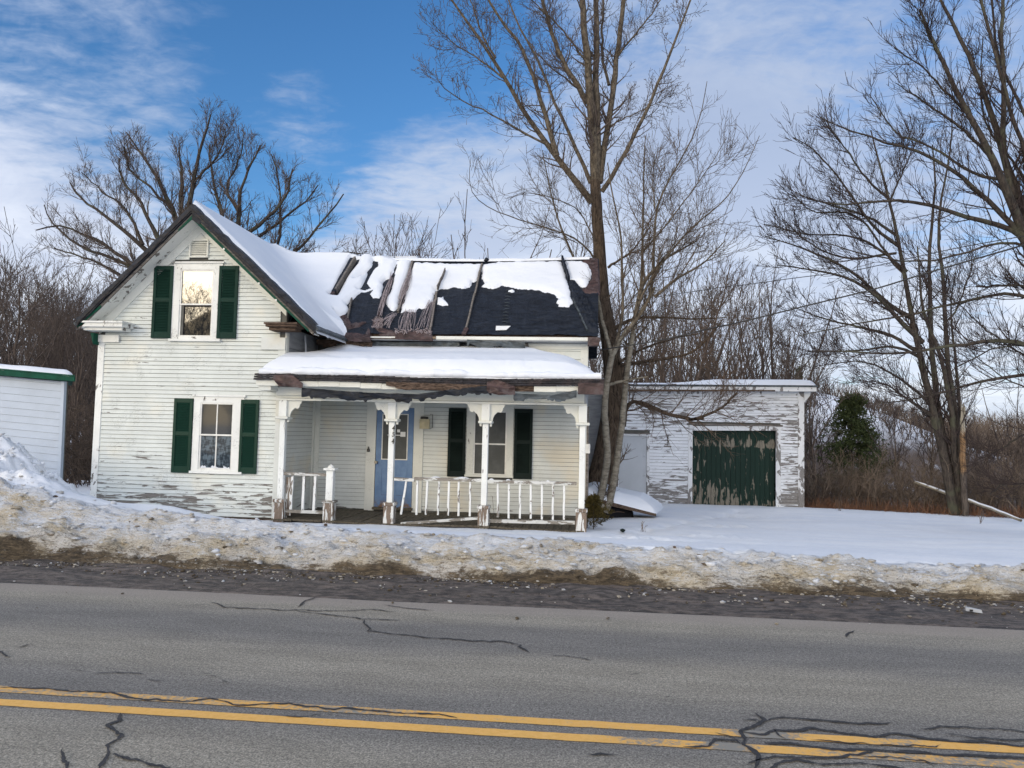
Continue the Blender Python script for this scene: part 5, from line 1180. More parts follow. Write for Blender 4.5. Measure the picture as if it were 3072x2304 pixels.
sdo = MB().box(sd_[0]+.006, sd_[1]-.006, YR+.0, YR+.03, -.7, sd_[3]-.006).build('door', m_steeldoor, garage, label='plain pale grey door of the garage')
for y in (950, 1160):
    p = PY(*S(ZG, 272, y), YR); MB().tube([(p[0], YR, p[2]), (p[0], YR-.06, p[2]), (p[0], YR-.065, p[2])], [.035, .035, .005], 10).build('door_knob' if y == 1160 else 'lock', m_steeldoor, sdo)
# eave: soffit, fascia, roof
ov = .32; er = PY(*S(ZG, 2135, 150), YR-ov); 
MB().hexa([(gx0-.5, YR-ov, 3.00), (gx1+.30, YR-ov, 3.11), (gx1+.30, YR-ov+.03, 3.11), (gx0-.5, YR-ov+.03, 3.00), (gx0-.5, YR-ov, 3.20), (gx1+.30, YR-ov, 3.27), (gx1+.30, YR-ov+.03, 3.27), (gx0-.5, YR-ov+.03, 3.20)]).build('fascia_board', m_gtrim, garage)
MB().hexa([(gx0-.5, YR-ov-.03, 2.99), (gx1-.9, YR-ov-.03, 3.09), (gx1-.9, YR-ov-.002, 3.09), (gx0-.5, YR-ov-.002, 2.99), (gx0-.5, YR-ov-.03, 3.07), (gx1-.9, YR-ov-.03, 3.13), (gx1-.9, YR-ov-.002, 3.13), (gx0-.5, YR-ov-.002, 3.07)]).build('gutter_strip', m_rotten, garage)
MB().box(gx0-.5, gx1+.28, YR-ov+.03, YR+.01, 3.10, 3.12).build('soffit', m_greyside, garage)
MB().box(gx0, gx1-.15, YR-.04, YR-.012, 2.99, 3.10).build('frieze_board', m_gtrim, garage)
MB().slab((gx0-.5, YR-ov-.03, 3.22), (gx1+.33, YR-ov-.03, 3.29), (gx1+.33, 30.3, 2.75), (gx0-.5, 30.3, 2.75), .05).build('roof', m_tarp_grey, garage)
MB().prism([(gx1+.02, 2.78), (gx1+.29, 3.12), (gx1+.02, 3.12)], YR-.03, YR+.1).build('eave_bracket', m_gtrim, garage)
X, Yv = np.meshgrid(np.linspace(gx0-.48, gx1+.31, 160), np.linspace(YR-ov-.05, 30, 40))
e_ = np.minimum(np.minimum(X-gx0+.48, gx1+.31-X), Yv-YR+ov+.05)
height_sheet('garage_roof_snow', X, Yv, 3.235+(X-gx0)*.010-(Yv-YR+ov)*.075+(.08+.13*sstep(X, 2.0, 4.0))*np.sqrt(np.clip(e_/.25, 0, 1))+.03*(fbm(X*.8, Yv, 3, 5)-.5)-.012, m_snow, label='snow layer on the flat garage roof', cat='snow', kind='stuff')
hk = PY(*S(ZG, 531, 770), YR-.03)
hook = thing('wall_tool', (hk[0], YR-.03, hk[2]), 'thin dark iron bracket fixed to the garage wall between its two doors', 'bracket')
MB().box(hk[0]-.012, hk[0]+.012, YR-.045, YR-.026, hk[2]-.17, hk[2]+.15).build('bar', m_black_pl, hook); MB().box(hk[0]-.12, hk[0]+.10, YR-.045, YR-.026, hk[2]-.22, hk[2]-.19).build('foot', m_greytimber, hook)
# low ell joining the house and garage
ell = thing('rear_ell', (0, 21.5, -.2), 'low peeling ell between the farmhouse and the garage', 'building')
ew = MB().box(.10, .20, 19.4, YR+.0, -.6, 2.95).build('wall', m_backing, ell)
for i in range(32):
    z0 = -.3+i*.10
    MB().hexa([(.199, 19.4, z0+.008), (.225, 19.4, z0+.008), (.225, YR-.05, z0+.008), (.199, YR-.05, z0+.008), (.199, 19.4, z0+.1), (.206, 19.4, z0+.1), (.206, YR-.05, z0+.1), (.199, YR-.05, z0+.1)]).build('clapboard', m_garage, ew)
MB().box(-4.0, .30, 19.35, 24.3, 2.95, 3.03).build('roof', m_tarp_grey, ell); MB().box(-.3, .2, 19.36, 19.40, -.6, 2.95).build('wall', m_greyside, ell)
setp(MB().box(-3.95, .28, 19.5, 24.2, 3.035, 3.13).build('ell_snow', m_snow), 'snow on the low ell roof behind the trunk', 'snow', kind='stuff')

# ================================================================ vinyl shed at the left edge
ZS = (0, 1050, .3617); YS = 15.2
shed = thing('shed', (-12.5, 15.5, .3), 'pale vinyl sided shed with green roof trim at the left edge', 'shed')
tr = PY(*S(ZS, 538, 262), YS); br_ = PY(*S(ZS, 505, 1120), YS); a0 = PY(*S(ZS, 0, 215), YS); sl = (tr[2]-a0[2])/(tr[0]-a0[0]); SX0 = -17.5
def stop_(x): return tr[2]+(x-tr[0])*sl
swl = MB().prism([(SX0, -.6), (br_[0], -.6), (tr[0], tr[2]), (SX0, stop_(SX0))], YS+.012, YS+.1).build('wall', m_backing, shed)
pitch = (PY(*S(ZS, 250, 360+ 58), YS)[2]-PY(*S(ZS, 250, 360), YS)[2]); pitch = abs(pitch)
ref = PY(*S(ZS, 520, 345), YS)
for i in range(-1, 16):
    zb_ = ref[2]-i*pitch
    z1_ = min(zb_+pitch, tr[2]) ; xr = tr[0]-.055+(br_[0]-tr[0])*(tr[2]-zb_)/(tr[2]-br_[2])
    if z1_-zb_ < .02: continue
    dz = sl*(SX0-xr)
    MB().hexa([(SX0, YS-.016, zb_+dz+.004), (xr, YS-.016, zb_+.004), (xr, YS+.012, zb_+.004), (SX0, YS+.012, zb_+dz+.004), (SX0, YS-.003, z1_+dz), (xr, YS-.003, z1_), (xr, YS+.012, z1_), (SX0, YS+.012, z1_+dz)]).build('siding_panel', m_shedside, swl)
MB().hexa([(br_[0]-.06, YS-.03, -.5), (br_[0]+.01, YS-.03, -.5), (br_[0]+.01, YS+.05, -.5), (br_[0]-.06, YS+.05, -.5), (tr[0]-.06, YS-.03, tr[2]), (tr[0]+.01, YS-.03, tr[2]), (tr[0]+.01, YS+.05, tr[2]), (tr[0]-.06, YS+.05, tr[2])]).build('corner_post', m_shedside, shed)
kx = 18.2/YS*1.035
MB().hexa([(br_[0]-.3, YS+.1, -.6), (br_[0]-.03, YS+.06, -.6), ((br_[0]-.03)*kx, 18.2, -.6), ((br_[0]-.3)*kx, 18.2, -.6), (tr[0]-.3, YS+.1, tr[2]-.1), (tr[0]-.03, YS+.06, tr[2]-.1), ((tr[0]-.03)*kx, 18.2, tr[2]-.1), ((tr[0]-.3)*kx, 18.2, tr[2]-.1)]).build('side_wall', m_shedside, shed)
xe = PY(*S(ZS, 615, 240), YS-.2)[0]
MB().hexa([(SX0, YS-.2, stop_(SX0)-.01), (xe, YS-.2, stop_(xe)+.02), (xe, YS-.16, stop_(xe)+.02), (SX0, YS-.16, stop_(SX0)-.01), (SX0, YS-.2, stop_(SX0)+.14), (xe, YS-.2, stop_(xe)+.12), (xe, YS-.16, stop_(xe)+.12), (SX0, YS-.16, stop_(SX0)+.14)]).build('green_trim', m_greentrim, shed)
MB().hexa([(SX0, YS-.215, stop_(SX0)+.145), (xe+.02, YS-.215, stop_(xe)+.125), (xe*kx, 18.5, stop_(xe)+.1), (SX0, 18.5, stop_(SX0)+.1), (SX0, YS-.215, stop_(SX0)+.175), (xe+.02, YS-.215, stop_(xe)+.15), (xe*kx, 18.5, stop_(xe)+.13), (SX0, 18.5, stop_(SX0)+.13)]).build('roof', m_greentrim, shed)
X, Yv = np.meshgrid(np.linspace(SX0, xe+.0, 120), np.linspace(YS-.2, 18.3, 24)); e_ = np.minimum(xe+.0-X, Yv-YS+.2); X = X+(xe*kx-xe)*(Yv-YS+.2)/(18.3-YS+.2)
height_sheet('shed_snow', X, Yv, stop_(X)+.13+.13*np.sqrt(np.clip(e_/.18, 0, 1))+.05*(fbm(X*1.5, Yv, 3, 4)-.5), m_snow, label='snow layer on the green trimmed shed roof', cat='snow', kind='stuff')

# ================================================================ cellar door, stones, litter
def gz(x, y): return float(ground_z(np.array([x]), np.array([y]))[0])
bk_ = thing('cellar_door', (1.4, 18.2, 0), 'low sloping cellar bulkhead half buried in snow behind the pale stems', 'bulkhead')
A = PZ(*S(Z8, 590, 1375), .32); a = PY(*S(Z8, 590, 1385), 16.8); b = PY(*S(Z8, 1110, 1520), 17.6); c = PY(*S(Z8, 1150, 1500), 18.6); d_ = PY(*S(Z8, 600, 1350), 18.6)
bd = MB(); bd.hexa([a-np.array([0, 0, .10]), b-np.array([0, 0, .06]), b+np.array([0, 1.2, -.1]), a+np.array([0, 1.2, -.1]), a, b, b+np.array([.0, 1.2, 0]), a+np.array([0, 1.2, 0])])
bd.build('lid', m_rotten, bk_); MB().hexa([a+np.array([.1, .08, -.75]), b+np.array([-.5, .08, -.3]), b+np.array([-.5, 1.1, -.3]), a+np.array([.1, 1.1, -.75]), a+np.array([.1, .08, -.1]), b+np.array([-.5, .08, .0]), b+np.array([-.5, 1.1, 0]), a+np.array([.1, 1.1, -.1])]).build('cheek_wall', m_dark, bk_)
n = 60; U, Vv = np.meshgrid(np.linspace(0, 1, n), np.linspace(0, 1, 20))
P = (a[None, None]*(1-U[..., None])+b[None, None]*U[..., None])+np.stack([0*U, Vv*1.35, .03*Vv], -1)
e_ = np.minimum(np.minimum(U*2.6, (1-U)*1.4+.0), Vv*1.3+.0); P[..., 2] += .24*np.sqrt(np.clip(e_/.35, 0, 1))+.03*(fbm(U*6, Vv*3, 3, 3)-.5)-.01; P[..., 0] += .28*U*Vv
height_sheet('bulkhead_snow', P[..., 0], P[..., 1], P[..., 2], m_snow, label='rounded snow cap on the sloping cellar bulkhead', cat='snow', kind='stuff')
def stone(x, y, r, m, label, cat, name, fl=.6, sd=1):
    bm_ = MB(); rr = random.Random(sd); nlat, nlon = 7, 12
    for i in range(nlat):
        th_ = math.pi*(i+.001)/(nlat-1)
        for j in range(nlon):
            ph = 2*math.pi*j/nlon; q = r*(1+.35*(rr.random()-.5)); bm_.v.append((x+q*math.sin(th_)*math.cos(ph), y+q*math.sin(th_)*math.sin(ph), gz(x, y)+q*fl*math.cos(th_)+r*fl*.4))
    for i in range(nlat-1):
        for j in range(nlon): bm_.f.append((i*nlon+j, i*nlon+(j+1) % nlon, (i+1)*nlon+(j+1) % nlon, (i+1)*nlon+j))
    setp(bm_.build(name, m), label, cat)
stone(-2.35, 9.95, .02, m_rotten, 'dark dirt clod on the clean snow in front of the porch steps', 'dirt clod', 'dirt_clod', .7, 2)
stone(-3.5, 9.95, .025, m_rotten, 'dark dirt clod on the bank crest below the short left railing', 'dirt clod', 'dirt_clod', .6, 3)
stone(-7.35, 9.95, .035, m_rotten, 'dark lump of dirty ice at the foot of the left snow heap', 'dirt clod', 'dirt_clod', .6, 4)
stone(.55, 14.1, .05, m_black, 'small dark stone in the snow at the foot of the evergreen shrub', 'stone', 'stone', .6, 5)
stone(1.0, 9.6, .02, m_rotten, 'dark clod at the top of the bank below the cellar bulkhead', 'dirt clod', 'dirt_clod', .6, 6)
p = PZ(2048+1800*.4846, 1500+668*.4846, .045)
lt_ = thing('litter', tuple(p), 'crumpled white scrap of litter lying at the roadside', 'litter')
lm = MB(); k = .16
lm.hexa([p+np.array(v) for v in ((-.08, -.02, -.03), (.075, -.03, -.045), (.08, .01, -.045), (-.075, .02, -.03), (-.08, -.01, .005), (.07, -.02, -.015), (.075, .01, -.015), (-.07, .02, .01))]); lm.build('scrap', m_greyside, lt_); MB().box(p[0]-.05, p[0]-.02, p[1]-.036, p[1]-.028, p[2]-.03, p[2]-.01).build('dark_mark', m_black_pl, lt_)
# ================================================================ trees
def resample(P, K, jit=0.0, rg=rng):
    P = np.array(P, float); L = np.concatenate([[0], np.cumsum(np.linalg.norm(np.diff(P, axis=0), axis=1))]); t = np.linspace(0, L[-1], K)
    Q = np.stack([np.interp(t, L, P[:, i]) for i in range(3)], -1)
    for _ in range(2): Q[1:-1] = .25*Q[:-2]+.5*Q[1:-1]+.25*Q[2:]
    if jit: Q[1:-1] += rg.normal(0, jit, (K-2, 3))
    return Q
def limb_px(pts, Y0, Y1, K=14, jit=.0, z=None):
    n = len(pts); out = []
    for i, p in enumerate(pts):
        x, y = S(z, *p) if z else p; out.append(PY(x, y, Y0+(Y1-Y0)*i/(n-1)))
    return resample(out, K, jit)
def children(P, Rd, m, t0, t1, ang, L, K, up=0.0, wander=.12, rr=.55, rg=rng, rmin=.0035, shrink=.55, side=None):
    """m side branches on each parent (N,K,3)"""
    N, Kp, _ = P.shape; t = rg.uniform(t0, t1, (N, m)); f = t*(Kp-1); i = np.minimum(f.astype(int), Kp-2); fr = (f-i)[..., None]
    n = np.arange(N)[:, None]; A, B = P[n, i], P[n, i+1]; st = A*(1-fr)+B*fr; T = B-A; T /= np.linalg.norm(T, axis=-1, keepdims=True)+1e-9
    ra = Rd[n, i]*(1-fr[..., 0])+Rd[n, i+1]*fr[..., 0]
    q = rg.normal(0, 1, T.shape)
    if side is not None: q = q+np.array(side)
    q -= (q*T).sum(-1, keepdims=True)*T; q /= np.linalg.norm(q, axis=-1, keepdims=True)+1e-9
    a = (ang*rg.uniform(.65, 1.3, (N, m)))[..., None]; D = (np.cos(a)*T+np.sin(a)*q).reshape(-1, 3)
    ln = (L*(1-shrink*t)*rg.uniform(.55, 1.25, (N, m))).reshape(-1); pos = st.reshape(-1, 3); out = [pos]
    for k in range(K-1):
        D = D+np.array([0, 0, up])+rg.normal(0, wander, D.shape); D /= np.linalg.norm(D, axis=-1, keepdims=True); pos = pos+D*(ln/(K-1))[:, None]; out.append(pos)
    Pn = np.stack(out, 1); r0 = np.maximum(ra.reshape(-1)*rr, rmin); Rn = np.maximum(r0[:, None]*np.linspace(1, .25, K)[None], rmin*.7); return Pn, Rn
def tubes(P, Rd, k=4):
    N, K, _ = P.shape; T = np.empty_like(P); T[:, 1:-1] = P[:, 2:]-P[:, :-2]; T[:, 0] = P[:, 1]-P[:, 0]; T[:, -1] = P[:, -1]-P[:, -2]
    T /= np.linalg.norm(T, axis=-1, keepdims=True)+1e-9
    ref = np.where(np.abs(T[..., 2:3]) < .9, np.array([0, 0, 1.0]), np.array([1.0, 0, 0])); ref = np.broadcast_to(ref[:, :1], T.shape)
    U = np.cross(T, ref); U /= np.linalg.norm(U, axis=-1, keepdims=True)+1e-9; W_ = np.cross(T, U)
    a = np.arange(k)*2*math.pi/k; V = P[:, :, None]+Rd[:, :, None, None]*(np.cos(a)[None, None, :, None]*U[:, :, None]+np.sin(a)[None, None, :, None]*W_[:, :, None])
    ii = np.arange(N*K*k).reshape(N, K, k); a0 = ii[:, :-1]; b0 = np.roll(ii, -1, 2)[:, :-1]; c0 = np.roll(ii, -1, 2)[:, 1:]; d0 = ii[:, 1:]
    return V.reshape(-1, 3), np.stack([a0, b0, c0, d0], -1).reshape(-1, 4)
def merge(parts):
    vs, fs, n = [], [], 0
    for V, F_ in parts: vs.append(V); fs.append(F_+n); n += len(V)
    return np.concatenate(vs), np.concatenate(fs)
def taper(K, r0, r1, flare=0.0): t = np.linspace(0, 1, K); return r0+(r1-r0)*t**.8+flare*np.exp(-t*14)
def limb_obj(P, Rd, m, par, name='limb', k=8, **kw): V, F_ = tubes(P[None], Rd[None], k); return npobj(name, V, F_, m, par, smooth=True, **kw)
def same(limbs, K):     # resample limbs to a common count
    return np.stack([resample(P, K) for P, r in limbs]), np.stack([np.interp(np.linspace(0, 1, K), np.linspace(0, 1, len(r)), r) for P, r in limbs])

# ---------- the poplar beside the house
ZT = (1150, 0, .5425)
pop = thing('poplar_tree', (1.6, 18.9, -.1), 'tall bare poplar with a rough brown trunk and fanned limbs, right of the porch', 'tree')
Yt = 18.9
tr_pts = [S(Z8, 700, 1370), S(Z8, 745, 1100), S(Z8, 790, 800), S(Z8, 810, 560), S(Z8, 790, 330), S(Z8, 735, 60), S(ZT, 1195, 1400), S(ZT, 1180, 1150), S(ZT, 1172, 1000)]
P = limb_px(tr_pts, Yt, Yt, 26, .008); Rt = np.interp(np.linspace(0, 1, 26), [0, .06, .15, .35, .6, .8, 1], [.40, .31, .255, .225, .19, .15, .13])
P[0, 2] -= .3; limb_obj(P, Rt, m_bark, pop, 'trunk', 14)
limb_obj(limb_px([S(Z8, 780, 1370), S(Z8, 815, 1000), S(Z8, 830, 760), S(Z8, 840, 500), S(Z8, 860, 470)], Yt-.1, Yt-.1, 14), taper(14, .19, .12), m_bark, pop, 'trunk', 10)
L_ = []
def PL_(pts, Y1, r0, r1, z=ZT, K=14, Y0=None): P = limb_px(pts, Y0 or Yt, Y1, K, .012, z); L_.append((P, taper(K, r0, r1))); return P
PL_([(1172, 1000), (1165, 800), (1150, 620), (1130, 350), (1110, 100), (1090, -120)], 18.7, .12, .07)
PL_([(1180, 1010), (1185, 800), (1182, 600), (1178, 300), (1176, 50), (1176, -120)], 19.1, .10, .06)
PL_([(1155, 1120), (1040, 980), (960, 860), (840, 720), (740, 560), (660, 420), (610, 310), (500, 180), (400, 30), (320, -90)], 17.6, .095, .022)
PL_([(960, 860), (900, 650), (860, 530), (800, 330), (720, 180), (620, 80), (560, -60)], 17.4, .07, .025, Y0=18.4)
PL_([(905, 800), (760, 720), (620, 645), (500, 585), (380, 530), (300, 470), (288, 390)], 17.0, .032, .008, Y0=18.2)
PL_([(1145, 1010), (1060, 800), (960, 600), (890, 430), (860, 330), (760, 180), (690, 0), (660, -80)], 19.8, .055, .018)
PL_([(1130, 570), (1060, 450), (1000, 370), (930, 180), (880, 0), (860, -80)], 18.3, .075, .04)
PL_([(1195, 1010), (1210, 900), (1235, 750), (1260, 560), (1290, 320), (1320, 100), (1335, -80)], 19.5, .085, .055)
PL_([(1248, 470), (1210, 330), (1208, 180), (1214, 100), (1222, -60)], 19.9, .04, .025, Y0=19.2)
PL_([(1208, 1060), (1280, 950), (1380, 780), (1440, 650), (1500, 510), (1560, 370), (1620, 200), (1700, 0), (1730, -80)], 18.0, .065, .02)
PL_([(1290, 320), (1400, 180), (1500, 60), (1560, -40)], 18.6, .03, .012, Y0=19.3)
PL_([(1160, 560), (1060, 470), (900, 350), (780, 200)], 20.2, .03, .01)
PL_([(1245, 700), (1360, 640), (1460, 600), (1560, 540)], 18.8, .022, .007)
PL_([(620, 320), (560, 220), (500, 60), (470, -60)], 18.2, .03, .012, Y0=17.9)
PL_([(660, 430), (520, 320), (400, 250), (300, 150), (270, 130)], 17.0, .026, .006, Y0=17.8)
PL_([(1130, 350), (1040, 230), (960, 130), (880, 60), (800, -20)], 18.0, .03, .012, Y0=18.7)
for P, r in L_: limb_obj(P, r, m_bark_pop, pop)
LP, LR = same(L_, 14)
A, AR = children(LP, LR, 27, .10, .98, .85, 1.0, 7, .10, .14, .30, rmin=.006, shrink=.35)
B, BR = children(A, AR, 5, .2, .97, .8, .42, 5, .12, .2, .6, rmin=.0045, shrink=.4)
Cc, CR_ = children(B, BR, 2, .25, .95, .9, .13, 3, .18, .15, .8, rmin=.0045, shrink=.2)
CR_[:, -1] = .0075
V, F_ = merge([tubes(A, AR), tubes(B, BR, 3), tubes(Cc, CR_, 3)]); npobj('crown', V, F_, m_wtwig, pop, kind='stuff')
# drooping low boughs on the right side of the poplar
lows = []
def LW(pts, Y1, r0, r1, z=Z8, Y0=Yt-.2, K=14): P = limb_px(pts, Y0, Y1, K, .008, z); lows.append((P, taper(K, r0, r1))); return P
ZB2 = (1800, 700, .27125)
LW([(880, 900), (890, 730), (940, 705), (1010, 715), (1120, 790), (1340, 850), (1450, 840)], 18.6, .055, .042)
LW([(760, 550), (830, 545), (1010, 475), (1130, 420), (1210, 340), (1300, 250)], 18.3, .042, .02, z=(1860, 1110, .27125))
LW([(220, 1460), (400, 1440), (620, 1400), (820, 1370), (1000, 1340), (1110, 1250), (1250, 1100), (1350, 960)], 18.2, .05, .016, z=ZB2)
LW([(210, 1430), (400, 1300), (600, 1230), (850, 1150), (1100, 1110)], 19.3, .04, .015, z=ZB2)
LW([(160, 1060), (290, 970), (400, 930), (560, 930), (800, 930), (1000, 950), (1400, 930)], 18.4, .05, .010, z=ZB2)
LW([(90, 380), (200, 300), (330, 230), (480, 30), (560, -80)], 18.2, .035, .012, z=ZB2)
for P, r in lows: limb_obj(P, r, m_bark, pop)
WP_, WR_ = same(lows, 14)
A, AR = children(WP_, WR_, 26, .08, .98, .9, 1.3, 8, -.02, .12, .28, rmin=.006, shrink=.3)
B, BR = children(A, AR, 7, .15, .97, .8, .6, 6, .0, .18, .6, rmin=.0048, shrink=.4)
V, F_ = merge([tubes(A, AR), tubes(B, BR, 3)]); npobj('low_branches', V, F_, m_twig, pop, kind='stuff')

# ---------- pale young stems in front of it (one clump)
yng = thing('young_poplar', (1.3, 16.9, -.05), 'clump of pale smooth young stems growing just in front of the big poplar trunk', 'tree')
Ys = 16.9; ST = []
def YS_(pts, Y1, r0, r1, z=Z8, K=18, Y0=Ys): P = limb_px(pts, Y0, Y1, K, .004, z); ST.append((P, taper(K, r0, r1))); return P
YS_([(700, 1450), (745, 1270), (768, 1120), (748, 900), (742, 700), (765, 550), (795, 400)], 16.9, .082, .066)
YS_([(795, 400), (850, 300), (870, 250), (960, 150), (1060, 0), (1100, -90)], 17.0, .055, .03)
YS_([(793, 400), (755, 240), (722, 130), (700, 0), (690, -60)], 16.8, .045, .036)
YS_([(745, 1510), (800, 1390), (830, 1130), (860, 950), (880, 750), (900, 550), (925, 350), (950, 180), (985, 0)], 17.4, .088, .05, Y0=17.1)
YS_([(740, 1480), (700, 1440), (720, 1400)], 17.0, .05, .06, K=6)
YS_([(780, 600), (850, 580), (960, 560), (1050, 545)], 16.6, .035, .012)
YS_([(1190, 1660), (1120, 1570), (1040, 1400), (960, 1200), (910, 1000), (880, 830)], 16.9, .042, .010, z=ZT, Y0=18.7)
YS_([(1253, 1975), (1323, 1800), (1325, 1720), (1322, 1500), (1318, 1300), (1260, 1050), (1240, 900)], 17.3, .042, .012, z=ZT)
YS_([(1388, 1760), (1420, 1690), (1432, 1500), (1435, 1250), (1440, 1000), (1450, 750)], 17.6, .045, .010, z=ZT)
YS_([(1388, 1780), (1480, 1700), (1500, 1400), (1500, 1150), (1600, 950), (1700, 800), (1770, 600), (1790, 450)], 17.2, .042, .007, z=ZT)
YS_([(1500, 1150), (1490, 1000), (1500, 850)], 17.4, .02, .006, z=ZT)
YS_([(1388, 1760), (1420, 1640), (1560, 1420), (1740, 1220), (1880, 1130), (1990, 960), (2080, 750)], 16.4, .03, .006, z=ZT)
YS_([(1430, 1400), (1560, 1250), (1660, 1120), (1800, 930), (1900, 760)], 16.8, .024, .006, z=ZT, Y0=17.3)
YS_([(1200, 1500), (1130, 1350), (980, 1280), (760, 1220), (600, 1160), (490, 1100), (465, 1000), (485, 870)], 16.6, .028, .005, z=ZT, Y0=18.8)
YS_([(1180, 1350), (1080, 1150), (900, 1080), (760, 1060), (700, 1100)], 17.5, .02, .006, z=ZT, Y0=18.8)
YS_([(985, 0), (1010, -120), (1180, -300), (1400, -420)], 17.0, .05, .015)
YS_([(1100, -20), (1250, -150), (1450, -260), (1600, -420)], 16.6, .04, .01)
for i_, (P, r) in enumerate(ST[:17]): limb_obj(P, r, m_bark_pale if i_ < 6 else m_bark_pop, yng, 'stem')
LP, LR = same(ST, 14)
A0, A0R = children(LP[6:], LR[6:], 5, .1, .75, .6, 1.3, 14, .045, .05, .5, rmin=.007, shrink=.45)
A1, A1R = children(LP[3:4], LR[3:4], 6, .6, 1, .9, 1.6, 14, .03, .05, .3, rmin=.007, shrink=.3)
LP = np.concatenate([LP, A0, A1]); LR = np.concatenate([LR, A0R, A1R])
A, AR = children(LP[1:], LR[1:], 9, .15, .98, .75, .95, 8, .07, .12, .28, rmin=.0048, shrink=.3)
B, BR = children(A, AR, 5, .2, .97, .7, .4, 6, .08, .2, .6, rmin=.0042, shrink=.4)
V, F_ = merge([tubes(LP[17:], LR[17:], 5), tubes(A, AR), tubes(B, BR, 3)]); npobj('crown', V, F_, m_twig_pale, yng, kind='stuff')

# ---------- big spreading tree behind the gable
ZL = (0, 300, .5424)
oak = thing('spreading_tree', (-10.5, 30.0, -.5), 'big spreading bare tree rising behind the gable roof', 'tree')
Yo = 30.0; oc = PY(*S(ZL, 1010, 1000), Yo)
Lo = [];
def OL(pts, Y1, r0, r1, K=14): P = limb_px(pts, Yo, Y1, K, .025, ZL); Lo.append((P, taper(K, r0, r1)))
OL([(1010, 1000), (1000, 700), (1010, 500), (1000, 350), (990, 260)], 30, .20, .03); OL([(1010, 1000), (1040, 620), (1070, 450), (1095, 300), (1130, 200), (1165, 80)], 28.5, .18, .03)
OL([(1000, 950), (970, 620), (880, 450), (800, 320), (740, 230), (700, 180)], 31, .16, .03); OL([(1040, 980), (1250, 680), (1200, 540), (1170, 400), (1160, 250)], 31.5, .15, .03)
OL([(1060, 980), (1330, 700), (1320, 550), (1340, 450), (1400, 330), (1440, 250)], 29, .16, .03); OL([(1100, 990), (1380, 730), (1540, 610), (1600, 500), (1620, 380)], 30, .15, .03)
OL([(980, 980), (850, 720), (780, 560), (660, 440), (660, 320)], 29, .15, .03); OL([(980, 1000), (800, 830), (650, 690), (500, 580), (400, 520), (390, 460)], 31.5, .14, .03)
OL([(970, 1050), (720, 900), (550, 770), (380, 700), (280, 680), (200, 720)], 29.5, .14, .025); OL([(970, 1080), (700, 900), (500, 830), (380, 780), (260, 640), (245, 580)], 32, .12, .025)
OL([(1100, 1000), (1560, 860), (1550, 660), (1560, 500), (1500, 300)], 31, .12, .025); OL([(1120, 1010), (1650, 850), (1750, 700), (1850, 600), (1900, 520)], 29, .12, .025)
OL([(1120, 1020), (1700, 880), (1850, 840), (1990, 850)], 30, .10, .025); OL([(1060, 980), (1420, 770), (1500, 700), (1700, 560), (1760, 470)], 32, .13, .025)
OL([(960, 1100), (700, 1000), (560, 900), (400, 850), (300, 820)], 30, .12, .025); OL([(960, 620), (860, 500), (700, 380), (690, 260)], 28.5, .07, .025); OL([(1080, 440), (1190, 330), (1250, 220), (1240, 160)], 29, .06, .02)
OL([(790, 800), (700, 600), (560, 500), (450, 400)], 30, .08, .02); OL([(1330, 640), (1240, 480), (1330, 330), (1350, 180)], 30.5, .07, .02)
P = resample([(oc[0]-.2, Yo, -1.5), (oc[0]-.1, Yo, 1), (oc[0], Yo, 3), oc], 10); limb_obj(P, taper(10, .42, .3), m_woods, oak, 'trunk', 12)
for P, r in Lo: limb_obj(P, r, m_bark_dark, oak, k=6)
LP, LR = same(Lo, 14)
A, AR = children(LP, LR, 22, .15, .93, .62, 1.35, 8, .12, .08, .36, rmin=.011, shrink=.3)
B, BR = children(A, AR, 6, .2, .97, .6, .75, 6, .12, .10, .6, rmin=.0075, shrink=.4)
Cc, CR_ = children(B, BR, 3, .3, .98, .7, .34, 3, .1, .15, .8, rmin=.0075, shrink=.3)
V, F_ = merge([tubes(A, AR), tubes(B, BR, 3), tubes(Cc, CR_, 3)]); npobj('crown', V, F_, m_wtwig, oak, kind='stuff')

# ---------- clump of stems at the right and the broken snag
ZC, ZH, ZK = (2300, 1050, .3616), (2200, 700, .3942), (2200, 0, .5427)
rt_ = thing('right_tree', (10.2, 22.6, -.5), 'many stemmed grey tree at the edge of the brush, white log leaning on it', 'tree')
Yr_ = 22.6; Lr = []
def RL(pts, Y1, r0, r1, K=18, Y0=Yr_): P = []; n = len(pts); P = resample([PY(x, y, Y0+(Y1-Y0)*i/(n-1)) for i, (x, y) in enumerate(pts)], K, .01); Lr.append((P, taper(K, r0, r1))); return P
sc = lambda *q: S(ZC, *q); sh = lambda *q: S(ZH, *q); sk = lambda *q: S(ZK, *q)
RL([sc(1560, 1370), sc(1500, 1000), sc(1400, 600), sc(1320, 300), sh(1350, 560), sh(1300, 300), sh(1250, 0), sk(900, 1300), sk(860, 1100), sk(800, 880), sk(760, 720)], 22.4, .15, .018)
RL([sc(1600, 1360), sc(1490, 900), sh(1560, 1350), sh(1500, 900), sh(1500, 500), sh(1490, 0), sk(1130, 1000), sk(1100, 800)], 23.2, .13, .02)
RL([sc(1620, 1360), sc(1560, 900), sh(1670, 1390), sh(1600, 1000), sh(1530, 800), sh(1430, 640), sh(1420, 300), sh(1400, 100)], 22.0, .12, .02)
RL([sc(1640, 1360), sc(1600, 900), sh(1720, 1320), sh(1690, 900), sh(1640, 560), sh(1690, 300)], 23.4, .09, .015)
RL([sc(1650, 1360), sc(1580, 600), sh(1620, 950), sh(1605, 400), sh(1560, 0), sk(1130, 1100), sk(1210, 900), sk(1210, 600)], 23.0, .11, .015)
